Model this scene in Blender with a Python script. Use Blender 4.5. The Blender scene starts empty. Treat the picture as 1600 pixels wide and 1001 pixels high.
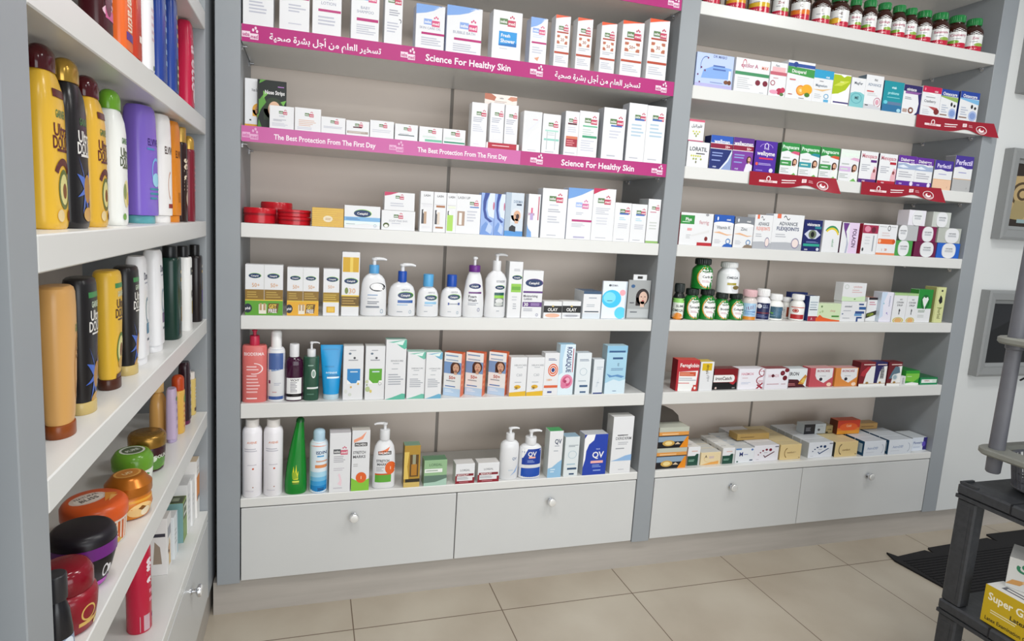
import bpy, math, random
from math import sin, cos, pi
from mathutils import Vector, Matrix
from mathutils.geometry import tessellate_polygon

scene = bpy.context.scene
COL = scene.collection
random.seed(7)

# ------------------------------------------------------------------ camera
cam_data = bpy.data.cameras.new('camera')
cam = bpy.data.objects.new('camera', cam_data)
COL.objects.link(cam)
scene.camera = cam
YAW, PITCH, ROLL = 0.2845, -0.13468, 0.05638
fw = Vector((sin(YAW) * cos(PITCH), cos(YAW) * cos(PITCH), sin(PITCH)))
r0 = Vector((cos(YAW), -sin(YAW), 0))
u0 = r0.cross(fw)
rt = r0 * cos(ROLL) + u0 * sin(ROLL)
up = -r0 * sin(ROLL) + u0 * cos(ROLL)
m = Matrix((rt, up, -fw)).transposed().to_4x4()
m.translation = Vector((0.22737, -2.19319, 1.47838))
cam.matrix_world = m
cam_data.sensor_fit = 'HORIZONTAL'
cam_data.sensor_width = 36
cam_data.lens = 944.034 * 36 / 1600
cam_data.shift_x = (800 - 756.883) / 1600
cam_data.shift_y = (475.768 - 500.5) / 1600
cam_data.clip_start = 0.02

# ------------------------------------------------------------------ light
world = bpy.data.worlds.new('room_light')
scene.world = world
world.use_nodes = True
bg = world.node_tree.nodes['Background']
bg.inputs[0].default_value = (0.93, 0.97, 1.0, 1)
bg.inputs[1].default_value = 0.25


def ceiling_lamp(x, y, power, size=0.45):
    ld = bpy.data.lights.new('ceiling_lamp', 'AREA')
    ld.shape = 'SQUARE'
    ld.size = size
    ld.energy = power
    ld.color = (1.0, 0.985, 0.96)
    o = bpy.data.objects.new('ceiling_lamp', ld)
    o.location = (x, y, 2.88)
    COL.objects.link(o)


for lx, ly, pw in ((0.25, -1.25, 11), (1.55, -1.25, 11), (2.85, -1.25, 10), (0.9, -3.0, 9), (2.6, -3.0, 9)):
    ceiling_lamp(lx, ly, pw)

# daylight through the shop front behind the photographer
wd = bpy.data.lights.new('shop_window', 'AREA')
wd.shape = 'RECTANGLE'
wd.size, wd.size_y = 5.0, 2.2
wd.energy = 92
wd.color = (0.95, 0.98, 1.0)
wo = bpy.data.objects.new('shop_window', wd)
wo.location = (1.9, -5.4, 1.35)
wo.rotation_euler = (pi / 2, 0, 0)
COL.objects.link(wo)

scene.view_settings.view_transform = 'Standard'
scene.view_settings.look = 'None'
scene.view_settings.gamma = 1
scene.view_settings.use_curve_mapping = False
scene.view_settings.exposure = 0.5

# ------------------------------------------------------------------ materials
PAL = dict(w='ecebea', k='17171a', g='9b9ba2', l='c9cad0', n='1c2c66', r='bd1e2d', m='6e1322', b='2f62b4', c='4aa3d8',
           p='b32a72', y='e6b422', o='e2672a', e='2f8d3c', v='5b2f91', t='20938f', s='d9a98c', d='4a2a1c', a='d8c9a0', f='e3e4e6', z='5a5a60')


def hexc(h):
    h = PAL.get(h, h)
    out = []
    for i in (0, 2, 4):
        v = int(h[i:i + 2], 16) / 255
        out.append(v / 12.92 if v <= 0.04045 else ((v + 0.055) / 1.055) ** 2.4)
    return tuple(out) + (1,)


MATS = {}


def M(h, rough=0.38, metal=0.0, trans=0.0, coat=0.0):
    h = PAL.get(h, h)
    key = (h, rough, metal, trans, coat)
    if key in MATS:
        return MATS[key]
    mt = bpy.data.materials.new('print_' + h)
    mt.use_nodes = True
    b = mt.node_tree.nodes['Principled BSDF']
    b.inputs['Base Color'].default_value = hexc(h)
    b.inputs['Roughness'].default_value = rough
    b.inputs['Metallic'].default_value = metal
    b.inputs['Transmission Weight'].default_value = trans
    b.inputs['Coat Weight'].default_value = coat
    b.inputs['IOR'].default_value = 1.45
    mt.diffuse_color = hexc(h)
    MATS[key] = mt
    return mt


def noisy(name, h1, h2, scale, rough, detail=4, stretch=(1, 1, 1), bump=0.0, mix=1.0):
    mt = bpy.data.materials.new(name)
    mt.use_nodes = True
    nt = mt.node_tree
    b = nt.nodes['Principled BSDF']
    tc = nt.nodes.new('ShaderNodeTexCoord')
    mp = nt.nodes.new('ShaderNodeMapping')
    mp.inputs['Scale'].default_value = stretch
    nz = nt.nodes.new('ShaderNodeTexNoise')
    nz.inputs['Scale'].default_value = scale
    nz.inputs['Detail'].default_value = detail
    cr = nt.nodes.new('ShaderNodeValToRGB')
    cr.color_ramp.elements[0].position = 0.3
    cr.color_ramp.elements[1].position = 0.7
    cr.color_ramp.elements[0].color = hexc(h1)
    cr.color_ramp.elements[1].color = hexc(h2)
    nt.links.new(tc.outputs['Object'], mp.inputs['Vector'])
    nt.links.new(mp.outputs['Vector'], nz.inputs['Vector'])
    nt.links.new(nz.outputs['Fac'], cr.inputs['Fac'])
    nt.links.new(cr.outputs['Color'], b.inputs['Base Color'])
    b.inputs['Roughness'].default_value = rough
    if bump:
        bp = nt.nodes.new('ShaderNodeBump')
        bp.inputs['Strength'].default_value = bump
        bp.inputs['Distance'].default_value = 0.002
        nt.links.new(nz.outputs['Fac'], bp.inputs['Height'])
        nt.links.new(bp.outputs['Normal'], b.inputs['Normal'])
    return mt


MAT_SHELF = noisy('white_laminate', 'd9d9d6', 'dededb', 3, 0.3)
MAT_PANEL = noisy('blue_grey_laminate', '92979c', '979ca0', 2.5, 0.42)
MAT_BACK = noisy('pale_back_board', 'ddd0c5', 'e1d5ca', 2, 0.5)
MAT_DRAWER = noisy('drawer_laminate', 'c9cac9', 'cecfce', 2, 0.28)
MAT_PLINTH = noisy('brushed_plinth', 'a8a29b', 'b1aba4', 3, 0.33, stretch=(1, 1, 12))
MAT_WALL = noisy('white_wall_panel', 'd3d5d4', 'd8dad9', 1.5, 0.25)
MAT_GAP = M('0b0b0d', 0.8)
MAT_CHROME = M('d8dade', 0.12, 1.0)
MAT_RESIN = noisy('black_resin', '2e3034', '393b3f', 60, 0.5, bump=0.25)
MAT_RACK = noisy('grey_plastic', '5e5f66', '67686e', 12, 0.45)
MAT_TRAY = noisy('light_grey_plastic', '7d7e78', '86877f', 12, 0.45)


# ------------------------------------------------------------------ mesh building
class MB:
    def __init__(self):
        self.v, self.f, self.mi, self.slots, self.sm = [], [], [], [], []

    def slot(self, mt):
        if mt not in self.slots:
            self.slots.append(mt)
        return self.slots.index(mt)

    def add(self, vs, fs, mt, smooth=False):
        n = len(self.v)
        s = self.slot(mt)
        self.v += [tuple(p) for p in vs]
        for f in fs:
            self.f.append([i + n for i in f])
            self.mi.append(s)
            self.sm.append(smooth)

    def box(self, x0, x1, y0, y1, z0, z1, mt, bev=0.0, mats=None):
        """mats may give (front, back, left, right, top, bottom) materials"""
        b = min(bev, (x1 - x0) * .3, (y1 - y0) * .3, (z1 - z0) * .3)
        if b <= 0:
            vs = [(x0, y0, z0), (x1, y0, z0), (x1, y1, z0), (x0, y1, z0), (x0, y0, z1), (x1, y0, z1), (x1, y1, z1), (x0, y1, z1)]
            fs = [(0, 1, 5, 4), (2, 3, 7, 6), (3, 0, 4, 7), (1, 2, 6, 5), (4, 5, 6, 7), (3, 2, 1, 0)]
            for i, f in enumerate(fs):
                self.add([vs[k] for k in f], [(0, 1, 2, 3)], mats[i] if mats else mt)
            return
        # chamfered box: three vertices at each corner
        vs, idx = [], {}
        for sx in (0, 1):
            for sy in (0, 1):
                for sz in (0, 1):
                    X, Y, Z = (x0, x1)[sx], (y0, y1)[sy], (z0, z1)[sz]
                    ix, iy, iz = X + (b, -b)[sx], Y + (b, -b)[sy], Z + (b, -b)[sz]
                    for a, p in (('x', (X, iy, iz)), ('y', (ix, Y, iz)), ('z', (ix, iy, Z))):
                        idx[sx, sy, sz, a] = len(vs)
                        vs.append(p)
        g = lambda a, *l: [idx[c[0], c[1], c[2], a] for c in l]
        main = [g('y', (0, 0, 0), (1, 0, 0), (1, 0, 1), (0, 0, 1)), g('y', (1, 1, 0), (0, 1, 0), (0, 1, 1), (1, 1, 1)),
                g('x', (0, 1, 0), (0, 0, 0), (0, 0, 1), (0, 1, 1)), g('x', (1, 0, 0), (1, 1, 0), (1, 1, 1), (1, 0, 1)),
                g('z', (0, 0, 1), (1, 0, 1), (1, 1, 1), (0, 1, 1)), g('z', (0, 1, 0), (1, 1, 0), (1, 0, 0), (0, 0, 0))]
        edge = []
        for s1 in (0, 1):
            for s2 in (0, 1):
                A, B = (0, s1, s2), (1, s1, s2)
                edge.append([idx[A + ('y',)], idx[B + ('y',)], idx[B + ('z',)], idx[A + ('z',)]])
                A, B = (s1, 0, s2), (s1, 1, s2)
                edge.append([idx[A + ('x',)], idx[B + ('x',)], idx[B + ('z',)], idx[A + ('z',)]])
                A, B = (s1, s2, 0), (s1, s2, 1)
                edge.append([idx[A + ('x',)], idx[B + ('x',)], idx[B + ('y',)], idx[A + ('y',)]])
        for c in [(a, q, r) for a in (0, 1) for q in (0, 1) for r in (0, 1)]:
            edge.append([idx[c + (a,)] for a in 'xyz'])
        cen = Vector(((x0 + x1) / 2, (y0 + y1) / 2, (z0 + z1) / 2))
        n = len(self.v)
        self.v += vs
        for k, f in enumerate(main + edge):
            P = [Vector(vs[i]) for i in f]
            nrm = (P[1] - P[0]).cross(P[2] - P[0])
            if nrm.dot(P[0] - cen) < 0:
                f = f[::-1]
            self.f.append([i + n for i in f])
            self.mi.append(self.slot(mats[k] if mats and k < 6 else mt))
            self.sm.append(False)

    def loft(self, rings, mt, seg=28, n=2.0, cap0=True, cap1=True):
        """rings: (z, half width, half depth, optional dx, dy, rotation)"""
        vs, fs = [], []
        for r in rings:
            z, a, b = r[:3]
            dx, dy, ro = (list(r[3:]) + [0, 0, 0])[:3]
            for k in range(seg):
                t = 2 * pi * k / seg + ro
                cx, sy = cos(t), sin(t)
                ex = 2 / n
                px = a * math.copysign(abs(cx) ** ex, cx)
                py = b * math.copysign(abs(sy) ** ex, sy)
                vs.append((px + dx, py + dy, z))
        for i in range(len(rings) - 1):
            for k in range(seg):
                k2 = (k + 1) % seg
                fs.append((i * seg + k, i * seg + k2, (i + 1) * seg + k2, (i + 1) * seg + k))
        if cap0:
            fs.append(tuple(range(seg))[::-1])
        if cap1:
            o = (len(rings) - 1) * seg
            fs.append(tuple(o + k for k in range(seg)))
        self.add(vs, fs, mt, True)

    def tube(self, pts, rad, mt, seg=10):
        vs, fs = [], []
        P = [Vector(p) for p in pts]
        for i, p in enumerate(P):
            d = (P[min(i + 1, len(P) - 1)] - P[max(i - 1, 0)]).normalized()
            a = d.cross(Vector((0, 0, 1)) if abs(d.z) < .9 else Vector((1, 0, 0))).normalized()
            b = d.cross(a)
            rr = rad[i] if isinstance(rad, (list, tuple)) else rad
            for k in range(seg):
                t = 2 * pi * k / seg
                vs.append(p + a * (cos(t) * rr) + b * (sin(t) * rr))
        for i in range(len(P) - 1):
            for k in range(seg):
                k2 = (k + 1) % seg
                fs.append((i * seg + k, (i + 1) * seg + k, (i + 1) * seg + k2, i * seg + k2))
        fs.append(tuple(range(seg)))
        fs.append(tuple((len(P) - 1) * seg + k for k in range(seg))[::-1])
        self.add(vs, fs, mt, True)

    def build(self, name, parent=None, loc=None, rz=0.0):
        me = bpy.data.meshes.new(name)
        me.from_pydata(self.v, [], self.f)
        for s in self.slots:
            me.materials.append(s)
        me.polygons.foreach_set('material_index', self.mi)
        me.polygons.foreach_set('use_smooth', self.sm)
        me.update()
        if any(self.sm):
            me.set_sharp_from_angle(angle=math.radians(38))
        o = bpy.data.objects.new(name, me)
        COL.objects.link(o)
        if parent is not None:
            o.parent = parent
        if loc is not None:
            o.location = loc
            o.rotation_euler = (0, 0, rz)
        return o


def tag(o, label, cat, group=None):
    o['label'] = label
    o['category'] = cat
    if group:
        o['group'] = group
    return o


def thing(name, label, cat, loc, rz=0.0, group=None):
    o = bpy.data.objects.new(name, None)
    o.empty_display_size = 0.05
    COL.objects.link(o)
    o.location = loc
    o.rotation_euler = (0, 0, rz)
    return tag(o, label, cat, group)


def struct(o):
    o['kind'] = 'structure'
    return o


# ------------------------------------------------------------------ printed artwork, cut into the face of a pack
TXT = {}


def text_geo(body, bold):
    key = (body, bold)
    if key not in TXT:
        c = bpy.data.curves.new('lettering', 'FONT')
        c.body = body
        c.resolution_u = 2
        c.align_x = 'LEFT'
        c.offset = 0.022 if bold else 0.0
        o = bpy.data.objects.new('lettering', c)
        COL.objects.link(o)
        dg = bpy.context.evaluated_depsgraph_get()
        me = bpy.data.meshes.new_from_object(o.evaluated_get(dg))
        vs = [(v.co.x, v.co.y) for v in me.vertices]
        fs = [tuple(p.vertices) for p in me.polygons]
        bpy.data.objects.remove(o)
        bpy.data.curves.remove(c)
        bpy.data.meshes.remove(me)
        if not vs:
            vs, fs = [(0, 0), (.01, 0), (0, .01)], [(0, 1, 2)]
        xs = [v[0] for v in vs]
        x0, x1 = min(xs), max(xs)
        TXT[key] = ([(v[0] - (x0 + x1) / 2, v[1] - 0.36) for v in vs], fs, x1 - x0)
    return TXT[key]


def art(mb, spec, place, W, H, curved=False, rough=0.38, metal=0.0):
    """spec: 'R x0 y0 x1 y1 colour; T x y height text colour maxwidth; ...' in fractions of the face"""
    lay = [0]

    def put(pts, faces, col):
        vs = [place(min(max(x, 0.0), 1.0), min(max(y, 0.0), 1.0), lay[0]) for x, y in pts]
        mb.add(vs, faces, M(col, rough, metal), curved)

    def rect(x0, y0, x1, y1, col):
        nx = max(1, int(abs(x1 - x0) * 12)) if curved else 1
        ny = max(1, int(abs(y1 - y0) * 14)) if curved else 1
        pts = [(x0 + (x1 - x0) * i / nx, y0 + (y1 - y0) * j / ny) for j in range(ny + 1) for i in range(nx + 1)]
        fs = [(j * (nx + 1) + i, j * (nx + 1) + i + 1, (j + 1) * (nx + 1) + i + 1, (j + 1) * (nx + 1) + i) for j in range(ny) for i in range(nx)]
        put(pts, fs, col)

    def ell(cx, cy, rx, ry, col, a0=0.0, a1=2 * pi):
        n, rings = 20, (4 if curved else 1)
        pts = [(cx, cy)]
        for q in range(1, rings + 1):
            for k in range(n):
                t = a0 + (a1 - a0) * k / (n if a1 - a0 > 6.2 else n - 1)
                pts.append((cx + rx * q / rings * cos(t), cy + ry * q / rings * sin(t)))
        fs = []
        last = n if a1 - a0 > 6.2 else n - 1
        for k in range(last):
            k2 = (k + 1) % n
            fs.append((0, 1 + k, 1 + k2))
            for q in range(1, rings):
                a, b = 1 + (q - 1) * n, 1 + q * n
                fs.append((a + k, b + k, b + k2, a + k2))
        put(pts, fs, col)

    def ring(cx, cy, rx, ry, t, col, a0=0.0, a1=2 * pi):
        n = 24
        pts, fs = [], []
        for k in range(n + 1):
            a = a0 + (a1 - a0) * k / n
            pts.append((cx + rx * cos(a), cy + ry * sin(a)))
            pts.append((cx + rx * (1 - t) * cos(a), cy + ry * (1 - t) * sin(a)))
        for k in range(n):
            fs.append((2 * k, 2 * k + 2, 2 * k + 3, 2 * k + 1))
        put(pts, fs, col)

    def poly(pp, col):
        tris = tessellate_polygon([[Vector((x * W, y * H, 0)) for x, y in pp]])
        pts, fs = list(pp), [tuple(t) for t in tris]
        for _ in range(2 if curved else 0):
            nf = []
            for a, b, c in fs:
                k = len(pts)
                pts += [((pts[i][0] + pts[j][0]) / 2, (pts[i][1] + pts[j][1]) / 2) for i, j in ((a, b), (b, c), (c, a))]
                nf += [(a, k, k + 2), (k, b, k + 1), (k + 2, k + 1, c), (k, k + 1, k + 2)]
            fs = nf
        ff = []
        for t in fs:
            (ax, ay), (bx, by), (cx_, cy_) = (pts[i] for i in t)
            ff.append(t if (bx - ax) * (cy_ - ay) - (by - ay) * (cx_ - ax) > 0 else t[::-1])
        put(pts, ff, col)

    def text(cx, cy, h, body, col, mw=0.94, bold=True, vert=False):
        g, fs, w = text_geo(body.replace('_', ' '), bold)
        s = h * H / 0.72
        sx = s
        if w * sx > mw * (H if vert else W):
            sx = mw * (H if vert else W) / w
        if vert:
            put([(cx + (p[1] * s) / W, cy - (p[0] * sx) / H) for p in g], fs, col)
        else:
            put([(cx + p[0] * sx / W, cy + p[1] * s / H) for p in g], fs, col)

    def lines(x0, x1, y0, y1, n, col):
        rnd = random.Random(int(abs(x0 * 977 + y0 * 131 + n * 17) * 1000))
        for i in range(n):
            y = y1 - (y1 - y0) * (i + .5) / n
            t = (y1 - y0) / n * .22
            e = x0 + (x1 - x0) * rnd.uniform(.6, 1)
            rect(x0, y - t, e, y + t, col)

    for cmd in spec.split(';'):
        q = cmd.split()
        if not q:
            continue
        lay[0] += 1
        c = q[0]
        fl = lambda a, b: [float(x) for x in q[a:b]]
        if c == 'R':
            rect(*fl(1, 5), q[5])
        elif c == 'E':
            ell(*fl(1, 5), q[5])
        elif c == 'H':      # half disc: cx cy rx ry startdeg enddeg colour
            v = fl(1, 7)
            ell(v[0], v[1], v[2], v[3], q[7], math.radians(v[4]), math.radians(v[5]))
        elif c == 'O':
            ring(*fl(1, 6), q[6])
        elif c == 'A':      # arc: cx cy rx ry thickness startdeg enddeg colour
            v = fl(1, 8)
            ring(*v[:5], q[8], math.radians(v[5]), math.radians(v[6]))
        elif c == 'P':
            v = fl(2, len(q))
            poly(list(zip(v[0::2], v[1::2])), q[1])
        elif c in 'TtV':
            text(*fl(1, 4), q[4], q[5], float(q[6]) if len(q) > 6 else .94, c != 't', c == 'V')
        elif c == 'L':
            lines(*fl(1, 5), int(q[5]), q[6])
        elif c == 'S':      # two-block logo with petals: cx cy width colour colour
            cx, cy, w = fl(1, 4)
            h = w * W / H * .34
            rect(cx - w / 2, cy - h / 2, cx, cy + h / 2, q[4])
            rect(cx, cy - h * .75, cx + w / 2, cy + h * .3, q[5])
            lay[0] += 1
            text(cx - w * .25, cy, h * .5, 'seba', 'w', w * .46)
            text(cx + w * .25, cy - h * .2, h * .5, 'med', 'w', w * .46)
            for k in (-1, 0, 1):
                ell(cx + w * (.27 + .1 * k), cy + h * (.75 + .2 * (k == 0)), w * .05, h * .17, q[5])
        elif c == 'K':      # oval logo: cx cy half width text
            cx, cy, rx = fl(1, 4)
            ry = rx * W / H * .42
            ell(cx + rx * .04, cy + ry * .06, rx * 1.04, ry * 1.1, '8cc63f' if len(q) < 6 else q[5])
            lay[0] += 1
            ell(cx, cy, rx, ry, '14315f')
            lay[0] += 1
            text(cx, cy, ry * .62, q[4], 'w', rx * 1.7)
        elif c == 'F':      # portrait: cx cy size skin hair
            cx, cy, s = fl(1, 4)
            k = W / H
            ell(cx, cy + s * .1 * k, s * 1.15, s * 1.3 * k, q[5])
            rect(cx - s * 1.1, cy - s * 1.3 * k, cx + s * .5, cy, q[5])
            lay[0] += 1
            rect(cx - s * .3, cy - s * 1.5 * k, cx + s * .4, cy - s * .6 * k, q[4])
            ell(cx + s * .12, cy - s * .05 * k, s * .72, s * 1.0 * k, q[4])
            lay[0] += 1
            for dx in (-.22, .42):
                ell(cx + s * dx, cy + s * .12 * k, s * .13, s * .07 * k, 'd')
            ell(cx + s * .12, cy - s * .5 * k, s * .22, s * .09 * k, 'b8434a')
            rect(cx + s * .08, cy - s * .25 * k, cx + s * .16, cy + s * .05 * k, 'c08b70')


EPS = 0.00007


def face_front(w, d, h):
    return lambda x, y, l: ((x - .5) * w, -EPS * l, y * h)


def face_left(w, d, h):
    return lambda x, y, l: (-w / 2 - EPS * l, d * (1 - x), y * h)


def face_right(w, d, h):
    return lambda x, y, l: (w / 2 + EPS * l, d * x, y * h)


def face_top(w, d, h):
    return lambda x, y, l: ((x - .5) * w, d * y, h + EPS * l)


def face_round(rings, n, h, yc):
    """wraps the artwork on the front of a lofted body"""
    wmax = max(r[1] for r in rings)

    def f(x, y, l):
        z = min(max(y * h, rings[0][0]), rings[-1][0])
        a, b = rings[-1][1:3]
        for p, q in zip(rings, rings[1:]):
            if p[0] <= z <= q[0]:
                t = (z - p[0]) / max(q[0] - p[0], 1e-6)
                a, b = p[1] + (q[1] - p[1]) * t, p[2] + (q[2] - p[2]) * t
                break
        px = (x - .5) * 2 * wmax
        px = max(-.985 * a, min(.985 * a, px))
        yy = b * (1 - abs(px / a) ** n) ** (1 / n)
        return (px, yc - yy - .0003 - EPS * l, z)
    return f


# ------------------------------------------------------------------ product builders: origin at the middle of the front bottom edge, front looks to -y
def carton(it):
    w, d, h, o = it['w'], it['d'], it['h'], it['o']
    mb = MB()
    base = M(o.get('c', 'f'), o.get('ro', .36))
    side = M(o['s'], .36) if 's' in o else base
    top = M(o['t'], .36) if 't' in o else base
    mb.box(-w / 2, w / 2, 0, d, 0, h, base, .0008, (base, base, side, side, top, base))
    if o.get('flap', 1):
        ft = face_top(w, d, h)
        mb.add([ft(.08, .86, 1), ft(.92, .86, 1), ft(.92, .875, 1), ft(.08, .875, 1)], [(0, 1, 2, 3)], M('b4b4b2'))
    for k, fc in (('a', face_front), ('L', face_left), ('Rt', face_right), ('at', face_top)):
        if k in o:
            W, H = (w, h) if k == 'a' else ((w, d) if k == 'at' else (d, h))
            art(mb, o[k], fc(w, d, h), W, H)
    if 'hang' in o:         # hanging tab with a slot above a flat pack
        for x0, x1, z0, z1 in ((-.3, -.12, 0, .1), (.12, .3, 0, .1), (-.3, .3, .1, .14), (-.12, .12, 0, .03)):
            mb.box(x0 * w, x1 * w, d * .3, d * .7, h + z0 * h, h + z1 * h, M('dfe1e3'))
    if 'hdr' in o:          # rounded header card standing behind
        pp = [(-.5, 0), (.46, 0), (.4, .03), (.2, .055), (-.1, .075), (-.5, .085)]
        V = [(x * w, y, h + z) for y in (d * .7, d * .7 + .0015) for x, z in pp]
        n = len(pp)
        mb.add(V, [tuple(range(n)), tuple(range(n, 2 * n))[::-1]] + [(k, n + k, n + (k + 1) % n, (k + 1) % n) for k in range(n)], M(o['hdr']))
    r = mb.build(it['name'], None, it['loc'], it['rz'])
    return tag(r, it['label'], it['cat'], it['group'])


def rings_of(prof, h0, h1, a, b):
    return [(h0 + (h1 - h0) * p[0], a * p[1], b * (p[2] if len(p) > 2 else p[1])) for p in prof]


PROF = dict(
    oval=[(0, .9), (.012, .97), (.04, 1), (.5, .98), (.72, .93), (.85, .82), (.93, .62), (.97, .42), (1, .3, .5)],
    foam=[(0, .92), (.03, 1), (.3, 1), (.6, .88), (.8, .76), (.92, .62), (1, .45, .6)],
    waist=[(0, .93), (.03, 1), (.25, .98), (.5, .92), (.68, .98), (.82, .97), (.92, .75), (1, .36, .6)],
    round=[(0, .93), (.02, 1), (.8, 1), (.9, .95), (.96, .75), (1, .42)],
    shamp=[(0, .88), (.015, .96), (.05, 1), (.55, 1), (.8, .97), (.9, .88), (.96, .74), (1, .6)],
    cond=[(0, .72), (.05, .78), (.3, .9), (.6, .98), (.85, 1), (.95, .97), (.985, .9), (1, .75)],
    flat=[(0, .98), (.02, 1), (.6, .97), (.9, .9), (.97, .84), (1, .7)],
    square=[(0, .96), (.015, 1), (.96, 1), (.985, .97), (1, .9)],
    vit=[(0, .93), (.02, 1), (.72, 1), (.82, .93), (.92, .72), (.96, .62), (1, .62)],
    can=[(0, .95), (.01, 1), (.92, 1), (.965, .93), (.99, .8), (1, .74)],
    boot=[(0, .92), (.03, 1), (.5, .92), (.8, .78), (.93, .6), (1, .45)])


def start(it):
    return thing(it['name'], it['label'], it['cat'], it['loc'], it['rz'], it['group'])


def body_part(it, root, h0, h1, prof, n, col, yc, name='body', rough=.25, seg=32, scale=1.0, trans=0.0):
    w, d, o = it['w'], it['d'], it['o']
    mb = MB()
    rg = rings_of(PROF[prof] if isinstance(prof, str) else prof, h0, h1, w / 2 * scale, d / 2 * scale)
    mb.loft([(z, a, b, 0, yc) for z, a, b in rg], M(col, rough, o.get('me', 0), trans), seg, n)
    if name == 'body' and 'a' in o:
        art(mb, o['a'], face_round(rg, n, h1, yc), w, h1, True, rough)
    return mb.build(name, root)


def cyl_part(root, name, z0, z1, r, col, yc, xc=0, ribs=False, dome=0.0, rough=.3, ry=None, metal=0.0):
    mb = MB()
    ry = ry or r
    hh = z1 - z0
    rg = [(z0, r * .98, ry * .98, xc, yc), (z0 + hh * .06, r, ry, xc, yc)]
    if dome:
        for t in (0, .3, .55, .75, .9, 1):
            rg.append((z1 - hh * dome * (1 - sin(t * pi / 2)), r * max(cos(t * pi / 2), .12) ** .8, ry * max(cos(t * pi / 2), .12) ** .8, xc, yc))
    else:
        rg += [(z1 - hh * .1, r, ry, xc, yc), (z1 - hh * .03, r * .97, ry * .97, xc, yc), (z1, r * .88, ry * .88, xc, yc)]
    mt = M(col, rough, metal)
    mb.loft(rg, mt, 28)
    if ribs:
        for k in range(28):
            t = 2 * pi * k / 28
            c, s = cos(t), sin(t)
            p = Vector((xc + c * r, yc + s * r, 0))
            q = Vector((-s, c, 0)) * r * .05
            out = Vector((c, s, 0)) * r * .035
            za, zb = z0 + hh * .1, z1 - hh * .14
            V = []
            for z in (za, zb):
                for e in (p - q, p + q, p + out):
                    V.append((e.x, e.y, z))
            mb.add(V, [(0, 2, 5, 3), (2, 1, 4, 5), (3, 5, 4), (0, 1, 2)], mt)
    return mb.build(name, root)


def pump_part(root, z0, z1, col, yc, w, sp, thick=1.0):
    """stem, head and spout of a dispenser"""
    mb = MB()
    mt = M(col, .3)
    hh = z1 - z0
    r = w * .07 * thick
    mb.loft([(z0, r, r, 0, yc), (z0 + hh * .66, r, r, 0, yc), (z0 + hh * .7, r * 1.5, r * 1.5, 0, yc), (z0 + hh * .92, r * 1.6, r * 1.6, 0, yc), (z1, r * 1.0, r * 1.0, 0, yc)], mt, 20)
    zt = z0 + hh * .84
    mb.tube([(0, yc, zt), (sp * w * .2, yc, zt + hh * .05), (sp * w * .36, yc, zt + hh * .02), (sp * w * .47, yc, zt - hh * .1)], [r * .95, r * .9, r * .75, r * .55], mt, 12)
    return mb.build('pump', root)


def pump_bottle(it):
    w, d, h, o = it['w'], it['d'], it['h'], it['o']
    r, yc = start(it), it['d'] / 2
    bh = o.get('bh', .72) * h
    body_part(it, r, 0, bh, o.get('p', 'oval'), o.get('n', 2.3), o.get('c', 'f'), yc)
    cr = o.get('cr', .2) * w
    ch = o.get('ch', .1) * h
    cyl_part(r, 'collar', bh - .002, bh + ch, cr, o.get('cc', 'f'), yc, ribs=o.get('ribs', False))
    pump_part(r, bh + ch, h, o.get('pc', 'f'), yc, o.get('pw', 1) * w, o.get('sp', 1))
    return r


def cap_bottle(it):
    w, d, h, o = it['w'], it['d'], it['h'], it['o']
    r, yc = start(it), it['d'] / 2
    bh = o.get('bh', .78) * h
    body_part(it, r, 0, bh, o.get('p', 'oval'), o.get('n', 2.3), o.get('c', 'f'), yc, rough=o.get('ro', .25))
    k = o.get('cr', .24)
    cyl_part(r, 'cap', bh - .001, h, k * w, o.get('cc', 'f'), yc, ribs=o.get('ribs', False), dome=o.get('dome', 0), ry=k * (d if o.get('ov') else w), rough=o.get('cro', .3), metal=o.get('cm', 0))
    return r


def vitamin_bottle(it):
    o = it['o']
    o.setdefault('p', 'vit')
    o.setdefault('n', 2.0)
    o.setdefault('bh', .8)
    o.setdefault('cr', .36)
    o.setdefault('ribs', True)
    return cap_bottle(it)


def spray_can(it):
    w, d, h, o = it['w'], it['d'], it['h'], it['o']
    r, yc = start(it), it['d'] / 2
    bh = o.get('bh', .84) * h
    body_part(it, r, 0, bh, o.get('p', 'can'), 2.0, o.get('c', 'f'), yc)
    cyl_part(r, 'cap', bh - .001, h, o.get('cr', .36) * w, o.get('cc', 'f'), yc, dome=o.get('dome', .3))
    return r


def squeeze_tube(it):
    """stands on its cap, crimped flat at the top"""
    w, d, h, o = it['w'], it['d'], it['h'], it['o']
    r, yc = start(it), it['d'] / 2
    cyl_part(r, 'cap', 0, h * .1, w * .36, o.get('cc', 'c9d8de'), yc, ry=d * .46)
    mb = MB()
    rg = [(h * .1, w * .36, d * .48), (h * .3, w * .4, d * .46), (h * .6, w * .45, d * .3), (h * .85, w * .49, d * .1), (h * .93, w * .5, d * .05), (h, w * .5, d * .04)]
    mb.loft([(z, a, b, 0, yc) for z, a, b in rg], M(o.get('c', 'c'), .25), 32, 2.2)
    if 'a' in o:
        art(mb, o['a'], face_round(rg, 2.2, h, yc), w, h, True, .25)
    mb.build('body', r)
    return r


def conditioner(it):
    """soft bottle standing on a wide cap"""
    w, d, h, o = it['w'], it['d'], it['h'], it['o']
    r, yc = start(it), it['d'] / 2
    k = o.get('k', .09) * h
    cyl_part(r, 'cap', 0, k, w * .4, o.get('cc', 'd'), yc, ry=d * .42)
    body_part(it, r, k, h, o.get('p', 'cond'), o.get('n', 2.3), o.get('c', 'f'), yc, rough=.3)
    return r


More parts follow.
